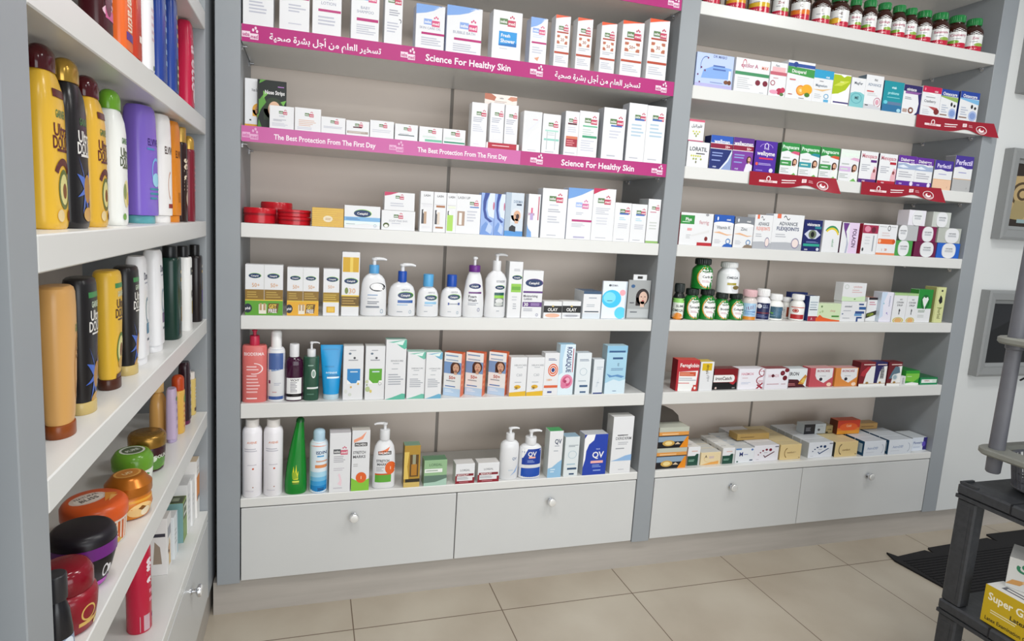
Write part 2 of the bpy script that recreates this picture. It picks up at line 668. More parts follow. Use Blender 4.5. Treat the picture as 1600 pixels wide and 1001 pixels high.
def flat_bottle(it):
    """upright slab of a bottle with a clear or coloured foot"""
    w, d, h, o = it['w'], it['d'], it['h'], it['o']
    r, yc = start(it), it['d'] / 2
    k = o.get('k', .07) * h
    cyl_part(r, 'cap', 0, k, w * .47, o.get('cc', 'f'), yc, ry=d * .45)
    body_part(it, r, k, h, o.get('p', 'flat'), 3.2, o.get('c', 'f'), yc)
    return r


def jar(it):
    w, d, h, o = it['w'], it['d'], it['h'], it['o']
    r, yc = start(it), it['d'] / 2
    lh = o.get('lh', .4) * h
    body_part(it, r, 0, h - lh, o.get('prof', [(0, .8), (.05, .88), (.6, .98), (.9, 1), (1, .95)]), 2.0, o.get('c', 'f'), yc, scale=o.get('bs', .96), seg=40)
    mb = MB()
    R = w / 2
    z0, z1 = h - lh, h
    e = o.get('dome', .1)
    rg = [(z0, R * .98), (z0 + lh * .08, R), (z0 + lh * (.7 - e), R), (z1 - lh * .18, R * (.98 - e)), (z1 - lh * .05, R * (.9 - e)), (z1, R * (.8 - e))]
    mb.loft([(z, a, a, 0, yc) for z, a in rg], M(o.get('cc', 'f'), o.get('cro', .28), o.get('cm', 0)), 40)
    if 'rim' in o:
        mb.loft([(z0, R * 1.005, R * 1.005, 0, yc), (z0 + lh * .5, R * 1.01, R * 1.01, 0, yc)], M(o['rim'], .3), 40, cap0=False, cap1=False)
    if 'at' in o:
        s = R * (.8 - e) * 2
        art(mb, o['at'], lambda x, y, l: ((x - .5) * s, yc + (y - .5) * s, h + EPS * l), s, s)
    mb.build('lid', r)
    return r


def tin(it):
    w, d, h, o = it['w'], it['d'], it['h'], it['o']
    r, yc = start(it), it['d'] / 2
    R = w / 2
    mb = MB()
    c = M(o.get('c', 'r'), .22)
    mb.loft([(0, R * .93, R * .93, 0, yc), (h * .04, R * .97, R * .97, 0, yc), (h * .6, R * .97, R * .97, 0, yc)], c, 40)
    mb.build('body', r)
    mb = MB()
    mb.loft([(h * .56, R, R, 0, yc), (h * .93, R, R, 0, yc), (h, R * .96, R * .96, 0, yc), (h, R * .88, R * .88, 0, yc), (h * .96, R * .86, R * .86, 0, yc)], c, 40)
    mb.loft([(h * .54, R * 1.012, R * 1.012, 0, yc), (h * .6, R * 1.02, R * 1.02, 0, yc), (h * .66, R * 1.012, R * 1.012, 0, yc)], M('8e1420', .25), 40)
    mb.build('lid', r)
    return r


def aloe_bottle(it):
    """slanted cone like a leaf, twisted ribs"""
    w, d, h, o = it['w'], it['d'], it['h'], it['o']
    r, yc = start(it), it['d'] / 2
    mb = MB()
    prof = [(0, .95, 0), (.02, 1, 0), (.15, .98, 0), (.35, .88, .02), (.55, .72, .05), (.75, .52, .1), (.88, .4, .14), (.95, .34, .16)]
    rg = [(h * z, w / 2 * a, d / 2 * a, s * w, yc, -z * .5) for z, a, s in prof]
    mb.loft(rg, M(o.get('c', 'e'), .15, 0, .15), 36, 2.6)
    if 'a' in o:
        art(mb, o['a'], face_round([(x[0], x[1] * .96, x[2]) for x in rg], 2.3, h, yc), w, h, True, .2)
    mb.build('body', r)
    mb = MB()
    mb.loft([(h * .945, w * .19, d * .19, .16 * w, yc), (h * .98, w * .17, d * .17, .165 * w, yc), (h, w * .1, d * .1, .17 * w, yc)], M('0f5a25', .25), 24)
    mb.build('cap', r)
    return r


def tray_box(it):
    """open-topped display tray of thin card"""
    w, d, h, o = it['w'], it['d'], it['h'], it['o']
    mb = MB()
    c = M(o.get('c', 'r'))
    t = .0015
    mb.box(-w / 2, w / 2, 0, t, 0, h, c)
    mb.box(-w / 2, w / 2, d - t, d, 0, o.get('back', h), M(o.get('bc', 'w')))
    mb.box(-w / 2, -w / 2 + t, t, d - t, 0, h, c)
    mb.box(w / 2 - t, w / 2, t, d - t, 0, h, c)
    mb.box(-w / 2 + t, w / 2 - t, t, d - t, 0, t, c)
    if 'a' in o:
        art(mb, o['a'], face_front(w, d, h), w, h)
    if 'ab' in o:
        bk = o['back']
        art(mb, o['ab'], lambda x, y, l: ((x - .5) * w, d - t - EPS * l, y * bk), w, bk)
    r = mb.build(it['name'], None, it['loc'], it['rz'])
    return tag(r, it['label'], it['cat'], it['group'])


def oval_pack(it):
    """carton with a round-ended white front flap"""
    w, d, h, o = it['w'], it['d'], it['h'], it['o']
    mb = MB()
    mb.box(-w / 2, w / 2, .002, d, 0, h, M(o.get('c', 'f')), .0008)
    n = 28
    ring = [(cos(2 * pi * k / n), sin(2 * pi * k / n)) for k in range(n)]
    cx, rx, rz_ = o.get('ox', 0) * w, .3 * w, .5 * h
    vs = [(cx + rx * math.copysign(abs(a) ** .8, a), y, h / 2 + rz_ * math.copysign(abs(b) ** .8, b)) for y in (.002, -.0005) for a, b in ring]
    fs = [(k, (k + 1) % n, n + (k + 1) % n, n + k) for k in range(n)] + [tuple(n + k for k in range(n))]
    mb.add(vs, fs, M('f'))
    art(mb, o.get('a', 'T .5 .65 .12 curcumin 444a55 .45;L .32 .68 .4 .54 2 8a8f99'), lambda x, y, l: ((x - .5) * w + cx, -.0005 - EPS * l, y * h), w, h)
    r = mb.build(it['name'], None, it['loc'], it['rz'])
    return tag(r, it['label'], it['cat'], it['group'])


BUILD = dict(carton=carton, pump=pump_bottle, cap=cap_bottle, vit=vitamin_bottle, spray=spray_can, tube=squeeze_tube, cond=conditioner,
             flat=flat_bottle, jar=jar, tin=tin, aloe=aloe_bottle, tray=tray_box, oval=oval_pack)


def put(kind, name, label, cat, group, x, y, z, rz, w, d, h, o=None):
    return BUILD[kind](dict(name=name, label=label, cat=cat, group=group, loc=(x, y, z), rz=math.radians(rz), w=w, d=d, h=h, o=dict(o or {})))


# ------------------------------------------------------------------ setting
def floor_material():
    mt = noisy('stone_floor_tile', 'a89c8b', 'bdb4a4', 2.2, 0.3, detail=6)
    nt = mt.node_tree
    b = nt.nodes['Principled BSDF']
    cr = [n for n in nt.nodes if n.type == 'VALTORGB'][0]
    tc = [n for n in nt.nodes if n.type == 'TEX_COORD'][0]
    sp = nt.nodes.new('ShaderNodeSeparateXYZ')
    nt.links.new(tc.outputs['Object'], sp.inputs[0])

    def math_node(op, a, bval):
        n = nt.nodes.new('ShaderNodeMath')
        n.operation = op
        nt.links.new(a, n.inputs[0])
        if isinstance(bval, float):
            n.inputs[1].default_value = bval
        elif bval is not None:
            nt.links.new(bval, n.inputs[1])
        return n.outputs[0]
    res = []
    for ax, off in (('X', 0.39955), ('Y', -0.15951)):
        s = math_node('SUBTRACT', sp.outputs[ax], off)
        s = math_node('DIVIDE', s, 0.56335)
        s = math_node('FRACT', s, None)
        s = math_node('SUBTRACT', s, 0.5)
        s = math_node('ABSOLUTE', s, None)
        res.append(math_node('GREATER_THAN', s, 0.5 - 0.0036))
    g = math_node('MAXIMUM', res[0], res[1])
    mx = nt.nodes.new('ShaderNodeMix')
    mx.data_type = 'RGBA'
    nt.links.new(g, mx.inputs[0])
    nt.links.new(cr.outputs['Color'], mx.inputs[6])
    mx.inputs[7].default_value = hexc('6b5a4b')
    nt.links.new(mx.outputs[2], b.inputs['Base Color'])
    return mt


def slab(name, x0, x1, y0, y1, z0, z1, mt, bev=0.0, parent=None):
    mb = MB()
    mb.box(x0, x1, y0, y1, z0, z1, mt, bev)
    return mb.build(name, parent)


struct(slab('floor', -1.2, 6, -5, 0.6, -0.06, 0, floor_material()))
struct(slab('wall_back', -1.2, 6, 0.42, 0.6, 0, 3.0, MAT_WALL))
struct(slab('wall_left', -0.6, -0.46, -5, 0.4, 0, 3.0, MAT_WALL))
struct(slab('added_shade_wall', -.46, -.125, -3.6, -1.47, 0, 3.0, MAT_WALL))  # unseen block, added to keep light off the left bay's near end panel
struct(slab('wall_right', 3.372, 6, 0.0, 0.41, 0.128, 3.0, MAT_WALL))
struct(slab('baseboard_back', -0.092, 6, 0.02, 0.06, 0.0, 0.127, MAT_PLINTH))
struct(slab('baseboard_left', -0.145, -0.105, -1.395, 0.1, 0.0, 0.127, MAT_PLINTH))

# ------------------------------------------------------------------ shelving
TOPS = [2.704, 2.3868, 2.0693, 1.7515, 1.433, 1.1167, 0.803, 0.4517]
BOTS = [2.655, 2.338, 2.017, 1.702, 1.3847, 1.0687, 0.7497, 0.4183]


def knob(parent, px, py, pz, axis):
    """mushroom knob on a stem, axis -y or +x, chrome with a pale face"""
    mb = MB()
    rg = [(0, .011), (.003, .011), (.005, .0065), (.014, .006), (.017, .013), (.02, .0178), (.025, .0182), (.0285, .0165)]
    mb.loft([(z, r, r) for z, r in rg], MAT_CHROME, 28)
    mb.loft([(.0284, .0163, .0163), (.031, .014, .014), (.032, .008, .008)], M('e6e6e4', .2, .35), 28, cap0=False)
    R = Matrix.Rotation(pi / 2, 3, 'X') if axis == 'y' else Matrix.Rotation(pi / 2, 3, 'Y')
    mb.v = [tuple(R @ Vector(v) + Vector((px, py, pz))) for v in mb.v]
    return mb.build('knob', parent)


def drawer(parent, x0, x1):
    mb = MB()
    mb.box(x0, x1, 0.0, 0.018, 0.1365, 0.4145, MAT_DRAWER, .0015)
    mb.box(x0 + .02, x1 - .02, 0.018, 0.31, 0.15, 0.16, MAT_DRAWER)
    mb.box(x0 + .02, x0 + .032, 0.018, 0.31, 0.16, 0.34, MAT_DRAWER)
    mb.box(x1 - .032, x1 - .02, 0.018, 0.31, 0.16, 0.34, MAT_DRAWER)
    mb.box(x0 + .032, x1 - .032, 0.3, 0.31, 0.16, 0.34, MAT_DRAWER)
    dr = mb.build('drawer', parent)
    knob(dr, (x0 + x1) / 2, 0.0, 0.356, 'y')
    return dr


def pin(parent, px, py, pz, sx):
    mb = MB()
    mb.tube([(px, py, pz - .006), (px + sx * .016, py, pz - .006)], .004, MAT_CHROME, 10)
    mb.box(min(px, px + sx * .003), max(px, px + sx * .003), py - .007, py + .007, pz - .018, pz, MAT_CHROME)
    return mb.build('shelf_pin', parent)


def bay(unit, x0, x1, seam, ends, pins):
    for t, b in zip(TOPS, BOTS):
        slab('shelf', x0 + .001, x1 - .001, 0.0, 0.345, b, t, MAT_SHELF, .002, unit)
    slab('back_panel', x0, seam - .007, .35, .362, .14, 2.72, MAT_BACK, 0, unit)
    slab('back_panel', seam + .007, x1, .35, .362, .14, 2.72, MAT_BACK, 0, unit)
    slab('joint_strip', seam - .007, seam + .007, .3525, .36, .14, 2.72, M('8d867f', .5), 0, unit)
    mid = (x0 + x1) / 2
    drawer(unit, x0 + .004, mid - .0018)
    drawer(unit, mid + .0018, x1 - .004)
    for side, i in pins:
        for py in (.05, .29):
            pin(unit, x1 if side == 'r' else x0, py, BOTS[i], -1 if side == 'r' else 1)


U1 = thing('shelving_unit', 'middle wall shelving bay with pink banners, grey uprights and two white drawers', 'shelving unit', (0, 0, 0), 0, 'shelving bays')
slab('side_panel', -.077, 0, -.001, .36, .128, 2.75, MAT_PANEL, .0015, U1)
slab('side_panel', 1.6, 1.6836, -.001, .36, .128, 2.75, MAT_PANEL, .0015, U1)
bay(U1, 0, 1.6, .782, None, [('r', 1), ('r', 2), ('r', 3), ('l', 2), ('l', 3)])
U2 = thing('shelving_unit', 'right wall shelving bay of vitamins beside the white panel, two white drawers below', 'shelving unit', (0, 0, 0), 0, 'shelving bays')
slab('side_panel', 3.2778, 3.371, -.001, .36, .128, 2.75, MAT_PANEL, .0015, U2)
bay(U2, 1.6836, 3.2778, 2.453, None, [('r', 1), ('r', 2), ('r', 3), ('r', 4)])

XL = -0.0947
U3 = thing('shelving_unit', 'left side shelving bay of shampoo bottles turned towards the right', 'shelving unit', (0, 0, 0), 0, 'shelving bays')
slab('side_panel', -.45, XL, -1.402, -1.327, .0, 2.75, MAT_PANEL, .0015, U3)
slab('side_panel', -.45, XL, -.07, .1, .128, 2.75, MAT_PANEL, .0015, U3)
slab('back_panel', -.458, -.446, -1.327, -.07, .14, 2.72, MAT_BACK, 0, U3)
for tz, bz in zip(TOPS, BOTS):
    slab('shelf', -.445, XL, -1.326, -.071, bz, tz, MAT_SHELF, .002, U3)
for ya, yb in ((-1.322, -.7005), (-.697, -.075)):
    mb = MB()
    mb.box(XL - .018, XL, ya, yb, .1365, .4145, MAT_DRAWER, .0015)
    mb.box(-.42, XL - .018, ya + .02, yb - .02, .15, .16, MAT_DRAWER)
    mb.box(-.42, XL - .018, ya + .02, ya + .032, .16, .34, MAT_DRAWER)
    mb.box(-.42, XL - .018, yb - .032, yb - .02, .16, .34, MAT_DRAWER)
    dr = mb.build('drawer', U3)
    knob(dr, XL, (ya + yb) / 2, .356, 'x')


# ------------------------------------------------------------------ printed strips on the shelf edges
def banner(z0, z1, label, spec, x0, x1, base):
    W, H = x1 - x0, z1 - z0
    mb = MB()
    mb.box(x0, x1, -.0022, -.0007, z0, z1, M(base, .3))
    art(mb, spec, lambda x, y, l: (x0 + x * W, -.0022 - EPS * l, z0 + y * H), W, H)
    o = mb.build('shelf_banner')
    return tag(o, label, 'banner', 'pink printed banners along the shelf edges')


def red_strip(x0, x1, zt, label):
    """thin card hanging over the shelf edge, right corner curling outwards, lower edge wavy"""
    W, H = x1 - x0, .057
    nx, ny = 30, 6

    def pos(x, y, l=0):
        curl = max(0, (x - .72) / .28) ** 2 * .028 + max(0, (.12 - x) / .12) ** 2 * .004
        low = 1 - .3 * math.exp(-((x - .68) / .14) ** 2) + .16 * max(0, (x - .78) / .22)
        zz = zt + .004 - (1 - y) * H * low - .012 * max(0, (x - .8) / .2) * 0
        xx = x0 + W * x + (.02 * (1 - y) if x > .97 else 0)
        return (xx, -.003 - curl * (1.1 - y * .6) - EPS * l, zz)
    mb = MB()
    V = [pos(i / nx, j / ny) for j in range(ny + 1) for i in range(nx + 1)]
    F = [(j * (nx + 1) + i, j * (nx + 1) + i + 1, (j + 1) * (nx + 1) + i + 1, (j + 1) * (nx + 1) + i) for j in range(ny) for i in range(nx)]
    mb.add(V, F, M('96192b', .32), True)
    mb.add([(p[0], p[1] + .0008, p[2]) for p in V], [f[::-1] for f in F], M('c8c4c0', .4), True)
    art(mb, 'R .12 .28 .33 .44 e8d5d6;T .225 .36 .1 VITABIOTICS a3182c .2;A .225 .56 .025 .2 .35 -50 230 f1e4e4;L .38 .58 .45 .62 1 f1e4e4;L .38 .6 .28 .42 1 f1e4e4;'
            'R .62 .3 .675 .66 f1e4e4;R .63 .36 .665 .6 e2b9bc;L .7 .76 .3 .6 2 d8a0a5;O .86 .38 .06 .32 .12 f1e4e4;E .86 .36 .03 .16 f1e4e4;E .866 .44 .018 .09 a3182c;A .86 .38 .045 .24 .1 200 340 f1e4e4',
        pos, W, H, True)
    o = mb.build('shelf_strip')
    return tag(o, label, 'strip', 'red printed strips hanging on the right-hand shelves')


def logo(x, W, H, col, ink):
    """white two-block mark with petals"""
    w, h = .05 / W, .42
    return (f'R {x - w / 2:.4f} .26 {x:.4f} .6 {col};R {x:.4f} .16 {x + w / 2:.4f} .5 {col};T {x - w / 4:.4f} .43 .22 seba {ink} {w * .42:.4f};T {x + w / 4:.4f} .33 .22 med {ink} {w * .42:.4f};'
            f'E {x + w * .18:.4f} .7 {w * .07:.4f} .09 {col};E {x + w * .33:.4f} .82 {w * .07:.4f} .09 {col};E {x + w * .42:.4f} .64 {w * .07:.4f} .09 {col};')


AR = '\ufe94\ufef4\ufea4\ufebb_\ufe93\ufeae\ufeb8\ufe91_\ufede\ufe9f\ufe83_\ufee6\ufee3_\ufee2\ufee0\ufecc\ufedf\ufe8d_\ufeae\ufef4\ufea8\ufeb4\ufe97'
BW = 1.594
fx = lambda X: (X - .003) / BW
H1 = .0545
banner(BOTS[2] - .002, TOPS[2] - .0005, 'upper long pink banner with Arabic and English slogans', '' + logo(0.0163, BW, H1, 'ead3e0', 'b02a76') + 'T 0.1664 0.45 0.38 ' + AR + ' f3e6ee 0.2266;' + logo(0.3375, BW, H1, 'ead3e0', 'b02a76') + 'T 0.4749 0.45 0.42 Science_For_Healthy_Skin f3e6ee 0.2237;' + logo(0.6363, BW, H1, 'ead3e0', 'b02a76') + 'T 0.7941 0.45 0.38 ' + AR + ' f3e6ee 0.2247;' + logo(0.9639, BW, H1, 'ead3e0', 'b02a76') + '', .003, 1.597, 'b02a76')
banner(BOTS[3] - .002, TOPS[3] - .0005, 'lower pink banner, pale left length with two protection slogans', '' + logo(0.0279, 0.9731, H1, 'dfa9cc', 'c5609f') + 'T 0.2766 0.45 0.34 The_Best_Protection_From_The_First_Day f3e6ee 0.3451;' + logo(0.5234, 0.9731, H1, 'dfa9cc', 'c5609f') + 'T 0.7729 0.45 0.34 The_Best_Protection_From_The_First_Day f3e6ee 0.3438;', .003, 0.9761, 'c5609f')
banner(BOTS[3] - .002, TOPS[3] - .0005, 'lower pink banner, darker right length with one healthy skin slogan', '' + logo(0.1034, 0.6209, H1, 'ead3e0', 'b02a76') + 'T 0.5161 0.45 0.44 Science_For_Healthy_Skin f3e6ee 0.5785;' + logo(0.9335, 0.6209, H1, 'ead3e0', 'b02a76') + '', 0.9766, 1.597, 'b02a76')
banner(BOTS[1] - .002, TOPS[1] - .0005, 'pink banner end showing at the top edge of the photo', 'T 0.7887 0.45 0.42 Science_For_Healthy_Skin f3e6ee 0.2388;' + logo(0.9777, BW, H1, 'ead3e0', 'b02a76') + '', .003, 1.597, 'b02a76')
red_strip(2.8506, 3.3129, 2.0693, 'red printed strip under the blue calcium cartons')
red_strip(1.9938, 2.4332, 1.7515, 'red printed strip under the violet and green-topped cartons')
red_strip(2.5903, 3.0465, 1.7515, 'red printed strip under the purple diabetic cartons')

# ------------------------------------------------------------------ things beside the shelving: frames on the white panel
def picture_frame(z0, z1, label, pic, spec):
    x0, x1, dp = 3.436, 3.90, .042
    t = thing('picture_frame', label, 'picture frame', (x0, 0, z0), 0, 'grey picture frames on the white panel')
    w, h = x1 - x0, z1 - z0
    mb = MB()
    fm = M('8a8c8c', .35)
    # mitred moulding with a sloping inner lip: outer edge, front, ridge, inner lip
    loops = [(0, -.0003), (0, -dp), (.012, -dp - .004), (.045, -dp), (.05, -dp + .01), (.066, -dp + .016), (.066, -.004)]
    V, F = [], []
    for ins, y in loops:
        V += [(ins, y, ins), (w - ins, y, ins), (w - ins, y, h - ins), (ins, y, h - ins)]
    for i in range(len(loops) - 1):
        for k in range(4):
            k2 = (k + 1) % 4
            F.append((i * 4 + k, i * 4 + k2, (i + 1) * 4 + k2, (i + 1) * 4 + k))
    mb.add(V, F, fm)
    mb.build('frame', t)
    mb = MB()
    q = .066
    mb.box(q, w - q, -.016, -.008, q, h - q, M(pic, .08))
    art(mb, spec, lambda x, y, l: (q + x * (w - 2 * q), -.016 - EPS * l, q + y * (h - 2 * q)), w - 2 * q, h - 2 * q, rough=.08)
    mb.build('picture', t)


picture_frame(2.228, 2.66, 'grey picture frame cut off by the top edge, highest of three', '23211f', 'R .1 .1 .9 .9 3a352f')
picture_frame(1.54, 1.972, 'grey picture frame with painted reflection of a tan scroll picture, middle of three on the wall', '2a2018',
              'P b39a6c 0 .18 .25 .12 1 .12 1 .86 0 .8;O .24 .52 .24 .2 .2 4a3a22;O .24 .52 .12 .1 .4 4a3a22;P 9a8a5f .02 .12 .3 .1 .5 .4 .1 .42;R .2 .06 1 .12 8ea3a5')  # tan scroll is a reflection in the glass, painted onto the picture
picture_frame(.853, 1.288, 'grey picture frame with black picture behind the plastic pole', '0e0f10', 'P 1f2023 0 .5 .5 .75 1 .6 1 1 0 1')

# ------------------------------------------------------------------ black resin stand with its rack and boxes
TX0, TX1, TY0, TY1 = 2.285, 2.9, -1.62, -.812
RT = thing('resin_shelf', 'black plastic two-tier shelf stand on the floor by the mat', 'shelf stand', (TX0, TY1, 0))
RT.location = (0, 0, 0)
for name, z0, z1 in (('top_shelf', .672, .72), ('lower_shelf', .265, .313)):
    mb = MB()
    mb.box(TX0, TX1, TY0, TY1, z0 + .012, z1, MAT_RESIN, .006)
    for k in range(1, 5):       # moulded ribs and panel joints under and over the deck
        yk = TY1 - k * (TY1 - TY0) / 5
        mb.box(TX0 + .004, TX1 - .004, yk - .003, yk + .003, z0, z0 + .012, MAT_RESIN)
        mb.box(TX0 - .0008, TX1, yk - .002, yk + .002, z0 + .014, z1 + .0008, M('15161a', .6))
    mb.box(TX0, TX1, TY0, TY0 + .012, z0, z0 + .012, MAT_RESIN)
    mb.box(TX0, TX1, TY1 - .012, TY1, z0, z0 + .012, MAT_RESIN)
    mb.box(TX0, TX0 + .012, TY0 + .012, TY1 - .012, z0, z0 + .012, MAT_RESIN)
    mb.box(TX1 - .012, TX1, TY0 + .012, TY1 - .012, z0, z0 + .012, MAT_RESIN)
    if name == 'top_shelf':     # raised corner bracket
        mb.box(TX0 + .004, TX0 + .06, TY1 - .012, TY1 - .004, z1, z1 + .007, MAT_RESIN)
        mb.box(TX0 + .004, TX0 + .012, TY1 - .06, TY1 - .012, z1, z1 + .007, MAT_RESIN)
    mb.build(name, RT)
for lx in (TX0 + .004, TX1 - .049):
    for ly in (TY1 - .064, TY0 + .004):
        for z0, z1 in ((0, .265), (.313, .672)):
            mb = MB()
            mb.box(lx, lx + .045, ly, ly + .06, z0, z1, MAT_RESIN, .005)
            mb.box(lx - .001, lx + .02, ly + .015, ly + .045, z0 + .02, z1 - .02, MAT_RESIN)
            mb.build('leg', RT)

RK = thing('basket_rack', 'grey plastic basket rack with round poles standing on the black shelf stand', 'rack', (0, 0, 0))
PX, PY = 2.357, -.862
RX1, RY0 = 2.82, -1.28


def rim(name, z):
    mb = MB()
    n = 10

    def rr(ins, zz):
        pts = []
        for cx, cy, a0 in ((RX1 - .04, PY + .0, 0), (PX + .0, PY + .0, 90), (PX, RY0 + .04, 180), (RX1 - .04, RY0 + .04, 270)):
            for k in range(n + 1):
                a = math.radians(a0 + 90 * k / n)
                pts.append((cx + (.045 - ins) * cos(a), cy + (.045 - ins) * sin(a), zz))
        return pts
    def inner(ins, zz):
        pts = []
        X0, X1, Y0, Y1 = PX + .026, RX1 - .03, RY0 + .03, PY + .014
        for cx, cy, a0 in ((X1 - .06, Y1 - .06, 0), (X0 + .06, Y1 - .06, 90), (X0 + .06, Y0 + .06, 180), (X1 - .06, Y0 + .06, 270)):
            for k in range(n + 1):
                a = math.radians(a0 + 90 * k / n)
                pts.append((cx + (.06 - ins) * cos(a), cy + (.06 - ins) * sin(a), zz))
        return pts
    loops = [rr(.006, z - .022), rr(0, z - .016), rr(0, z - .004), rr(.005, z), inner(0, z), inner(.004, z - .022)]
    N = len(loops[0])
    V = [p for L in loops for p in L]
    F = []
    for i in range(len(loops)):
        j = (i + 1) % len(loops)
        for k in range(N):
            k2 = (k + 1) % N
            F.append((i * N + k, i * N + k2, j * N + k2, j * N + k))
    mb.add(V, F, MAT_TRAY, True)
    rimo = mb.build(name, RK)
    # woven basket below: uprights and hoops
    mb = MB()
    bot = z - .118
    X0, X1, Y0, Y1 = PX + .028, RX1 - .032, RY0 + .032, PY + .012
    cx, cy, hx, hy = (X0 + X1) / 2, (Y0 + Y1) / 2, (X1 - X0) / 2, (Y1 - Y0) / 2
    ex = 2 / 5

    def hoop(s, zz):
        out = []
        for k in range(64):
            t = 2 * pi * k / 64
            out.append((cx + hx * s * math.copysign(abs(cos(t)) ** ex, cos(t)), cy + hy * s * math.copysign(abs(sin(t)) ** ex, sin(t)), zz))
        return out
    for q in range(5):
        s, zz = 1 - .06 * q / 4, z - .018 - (z - .018 - bot) * q / 4
        h1 = hoop(s, zz)
        for k in range(64):
            mb.tube([h1[k], h1[(k + 1) % 64]], .0045 if q in (0, 4) else .003, MAT_RACK, 5)
    ha, hb = hoop(1, z - .018), hoop(.94, bot)
    for k in range(0, 64):
        mb.tube([ha[k], hb[k]], .0035, MAT_RACK, 5)
    hb2 = hoop(.94, bot - .004)
    mb.add(hb2 + hoop(.94, bot + .002), [tuple(range(64))[::-1], tuple(range(64, 128))] + [(k, (k + 1) % 64, 64 + (k + 1) % 64, 64 + k) for k in range(64)], MAT_RACK)
    mb.build('basket', RK)


for z in (.852, 1.215):
    rim('rim', z)
for px, py in ((PX, PY), (RX1 - .04, PY), (PX, RY0 + .04), (RX1 - .04, RY0 + .04)):
    mb = MB()
    mb.tube([(px, py, .772), (px, py, .776), (px, py, .83)], [.017, .02, .021], MAT_RACK, 20)
    mb.build('foot', RK)
    mb = MB()
    mb.tube([(px, py, .852), (px, py, 1.13), (px, py, 1.175), (px, py, 1.18), (px, py, 1.193)], [.0215, .02, .02, .024, .024], MAT_RACK, 24)
    mb.tube([(px, py, 1.215), (px, py, 1.5), (px, py, 1.56)], [.0215, .02, .0195], MAT_RACK, 24)
    mb.build('pole', RK)
for py in (-.815,):
    mb = MB()
    mb.tube([(2.6, -.8155, .7235), (2.6, -.812, .75), (2.6, -.808, 1.02), (2.58, -.806, 1.06), (2.54, -.806, 1.075), (2.5, -.806, 1.06)], .003, M('k', .4), 8)
    tag(mb.build('cable'), 'thin black cable hanging behind the grey basket rack', 'cable')

# door mat with a stepped torn edge
mb = MB()
outl = [(2.932, -.115), (2.955, -.155), (3.15, -.135), (3.17, -.165), (3.19, -.12), (3.62, -.1), (3.64, -.14), (3.66, -.07), (4.4, -.07), (4.4, -1.3), (2.96, -1.3), (2.925, -.4), (2.905, -.18)]
n = len(outl)
tri = tessellate_polygon([[Vector((x, y, 0)) for x, y in outl]])
MAT_MAT = M('1b1a1c', .85)
V = [(x, y, .0005) for x, y in outl] + [(x, y, .009) for x, y in outl]
F = [tuple(i + n for i in t) for t in tri] + [(k, (k + 1) % n, n + (k + 1) % n, n + k) for k in range(n)]
mb.add(V, F, MAT_MAT)
for k in range(60):
    yk = -.2 - k * .018
    mb.box(2.94, 4.38, yk, yk + .007, .009, .0125, MAT_MAT)
tag(mb.build('door_mat'), 'black ribbed door mat with stepped edge on the tiled floor', 'mat')

# glove boxes on the lower tier
o = put('carton', 'glove_box', 'yellow glove box lying on the lower tier of the black stand', 'box', 'glove boxes', 2.2989, -1.0557, .3162, -90, .24, .075, .122,
        dict(c='c9a918', t='e9e9e6', a='R 0 0 1 1 c9a918;T .36 .74 .2 Super_Glove f6f1da .62;T .42 .47 .12 Latex 2a2412 .22;L .1 .42 .3 .42 2 e8dfae;T .35 .14 .1 Latex_Examination_Gloves 3a3112 .6;R .7 .3 .95 .8 e6d98c',
             at='R .12 .3 .5 .62 5a5d66;R .16 .4 .46 .52 e9e9e6;L .55 .9 .3 .7 3 9a9ba2'))
o = put('carton', 'glove_box', 'white glove box with green leaf mark set on the yellow box', 'box', 'glove boxes', 2.3989, -1.0657, .4392, -62, .24, .12, .1,
        dict(c='cfcfcc', t='d9d9d6', a='A .16 .72 .08 .16 .45 150 380 2f7a58;E .18 .78 .05 .1 2f7a58;P c79355 0 .12 .14 .16 .2 .34 .06 .3;E .24 .3 .08 .1 d8b183;O .55 .45 .13 .22 .08 8d8f98;O .66 .35 .1 .16 .1 8d8f98;L .4 .8 .7 .85 2 a8aab2'))

# ------------------------------------------------------------------ products
put('carton', 'carton', 'large white carton at the left end, pink bar mid-height above the upper pink banner', 'box', 'cartons above the upper pink banner', 0.0523, 0.008, 2.0695, 0, 0.0935, 0.07, 0.1866, {'a': 'S 0.55 0.78 0.5 8aa6dc d0537f;t .55 .64 .05 BABY_OIL 8a8fa8 .6;R .18 .48 .98 .54 p;L .2 .9 .2 .42 4 b9bbc8'})
put('carton', 'carton', 'second white carton from the left, pink bar mid-height above the upper pink banner', 'box', 'cartons above the upper pink banner', 0.1644, 0.008, 2.0695, 0, 0.0946, 0.07, 0.1895, {'a': 'S 0.55 0.8 0.5 8aa6dc d0537f;t .55 .61 .05 CREAM 8a8fa8 .5;R .2 .53 .98 .58 p;L .3 .9 .3 .45 3 b9bbc8;L .3 .8 .1 .14 1 c5c6d2'})
put('carton', 'carton', 'third white carton from the left, narrow pink bar above the upper pink banner', 'box', 'cartons above the upper pink banner', 0.2678, 0.008, 2.0695, 0, 0.0936, 0.07, 0.195, {'a': 'S 0.55 0.82 0.5 8aa6dc d0537f;t .55 .6 .05 BABY 8a8fa8 .4;t .55 .52 .05 LOTION 8a8fa8 .5;R .2 .38 .98 .42 p;L .2 .9 .15 .32 3 b9bbc8'})
put('carton', 'carton', 'fourth white carton with red and lilac logo above the upper pink banner', 'box', 'cartons above the upper pink banner', 0.3932, 0.008, 2.0695, 0, 0.0935, 0.07, 0.1881, {'a': 'S 0.6 0.74 0.6 8aa6dc d0537f;t .5 .56 .05 BABY 8a8fa8 .5;t .5 .49 .05 SHAMPOO 8a8fa8 .6;R .2 .33 .97 .38 p;L .2 .9 .1 .28 5 b9bbc8'})
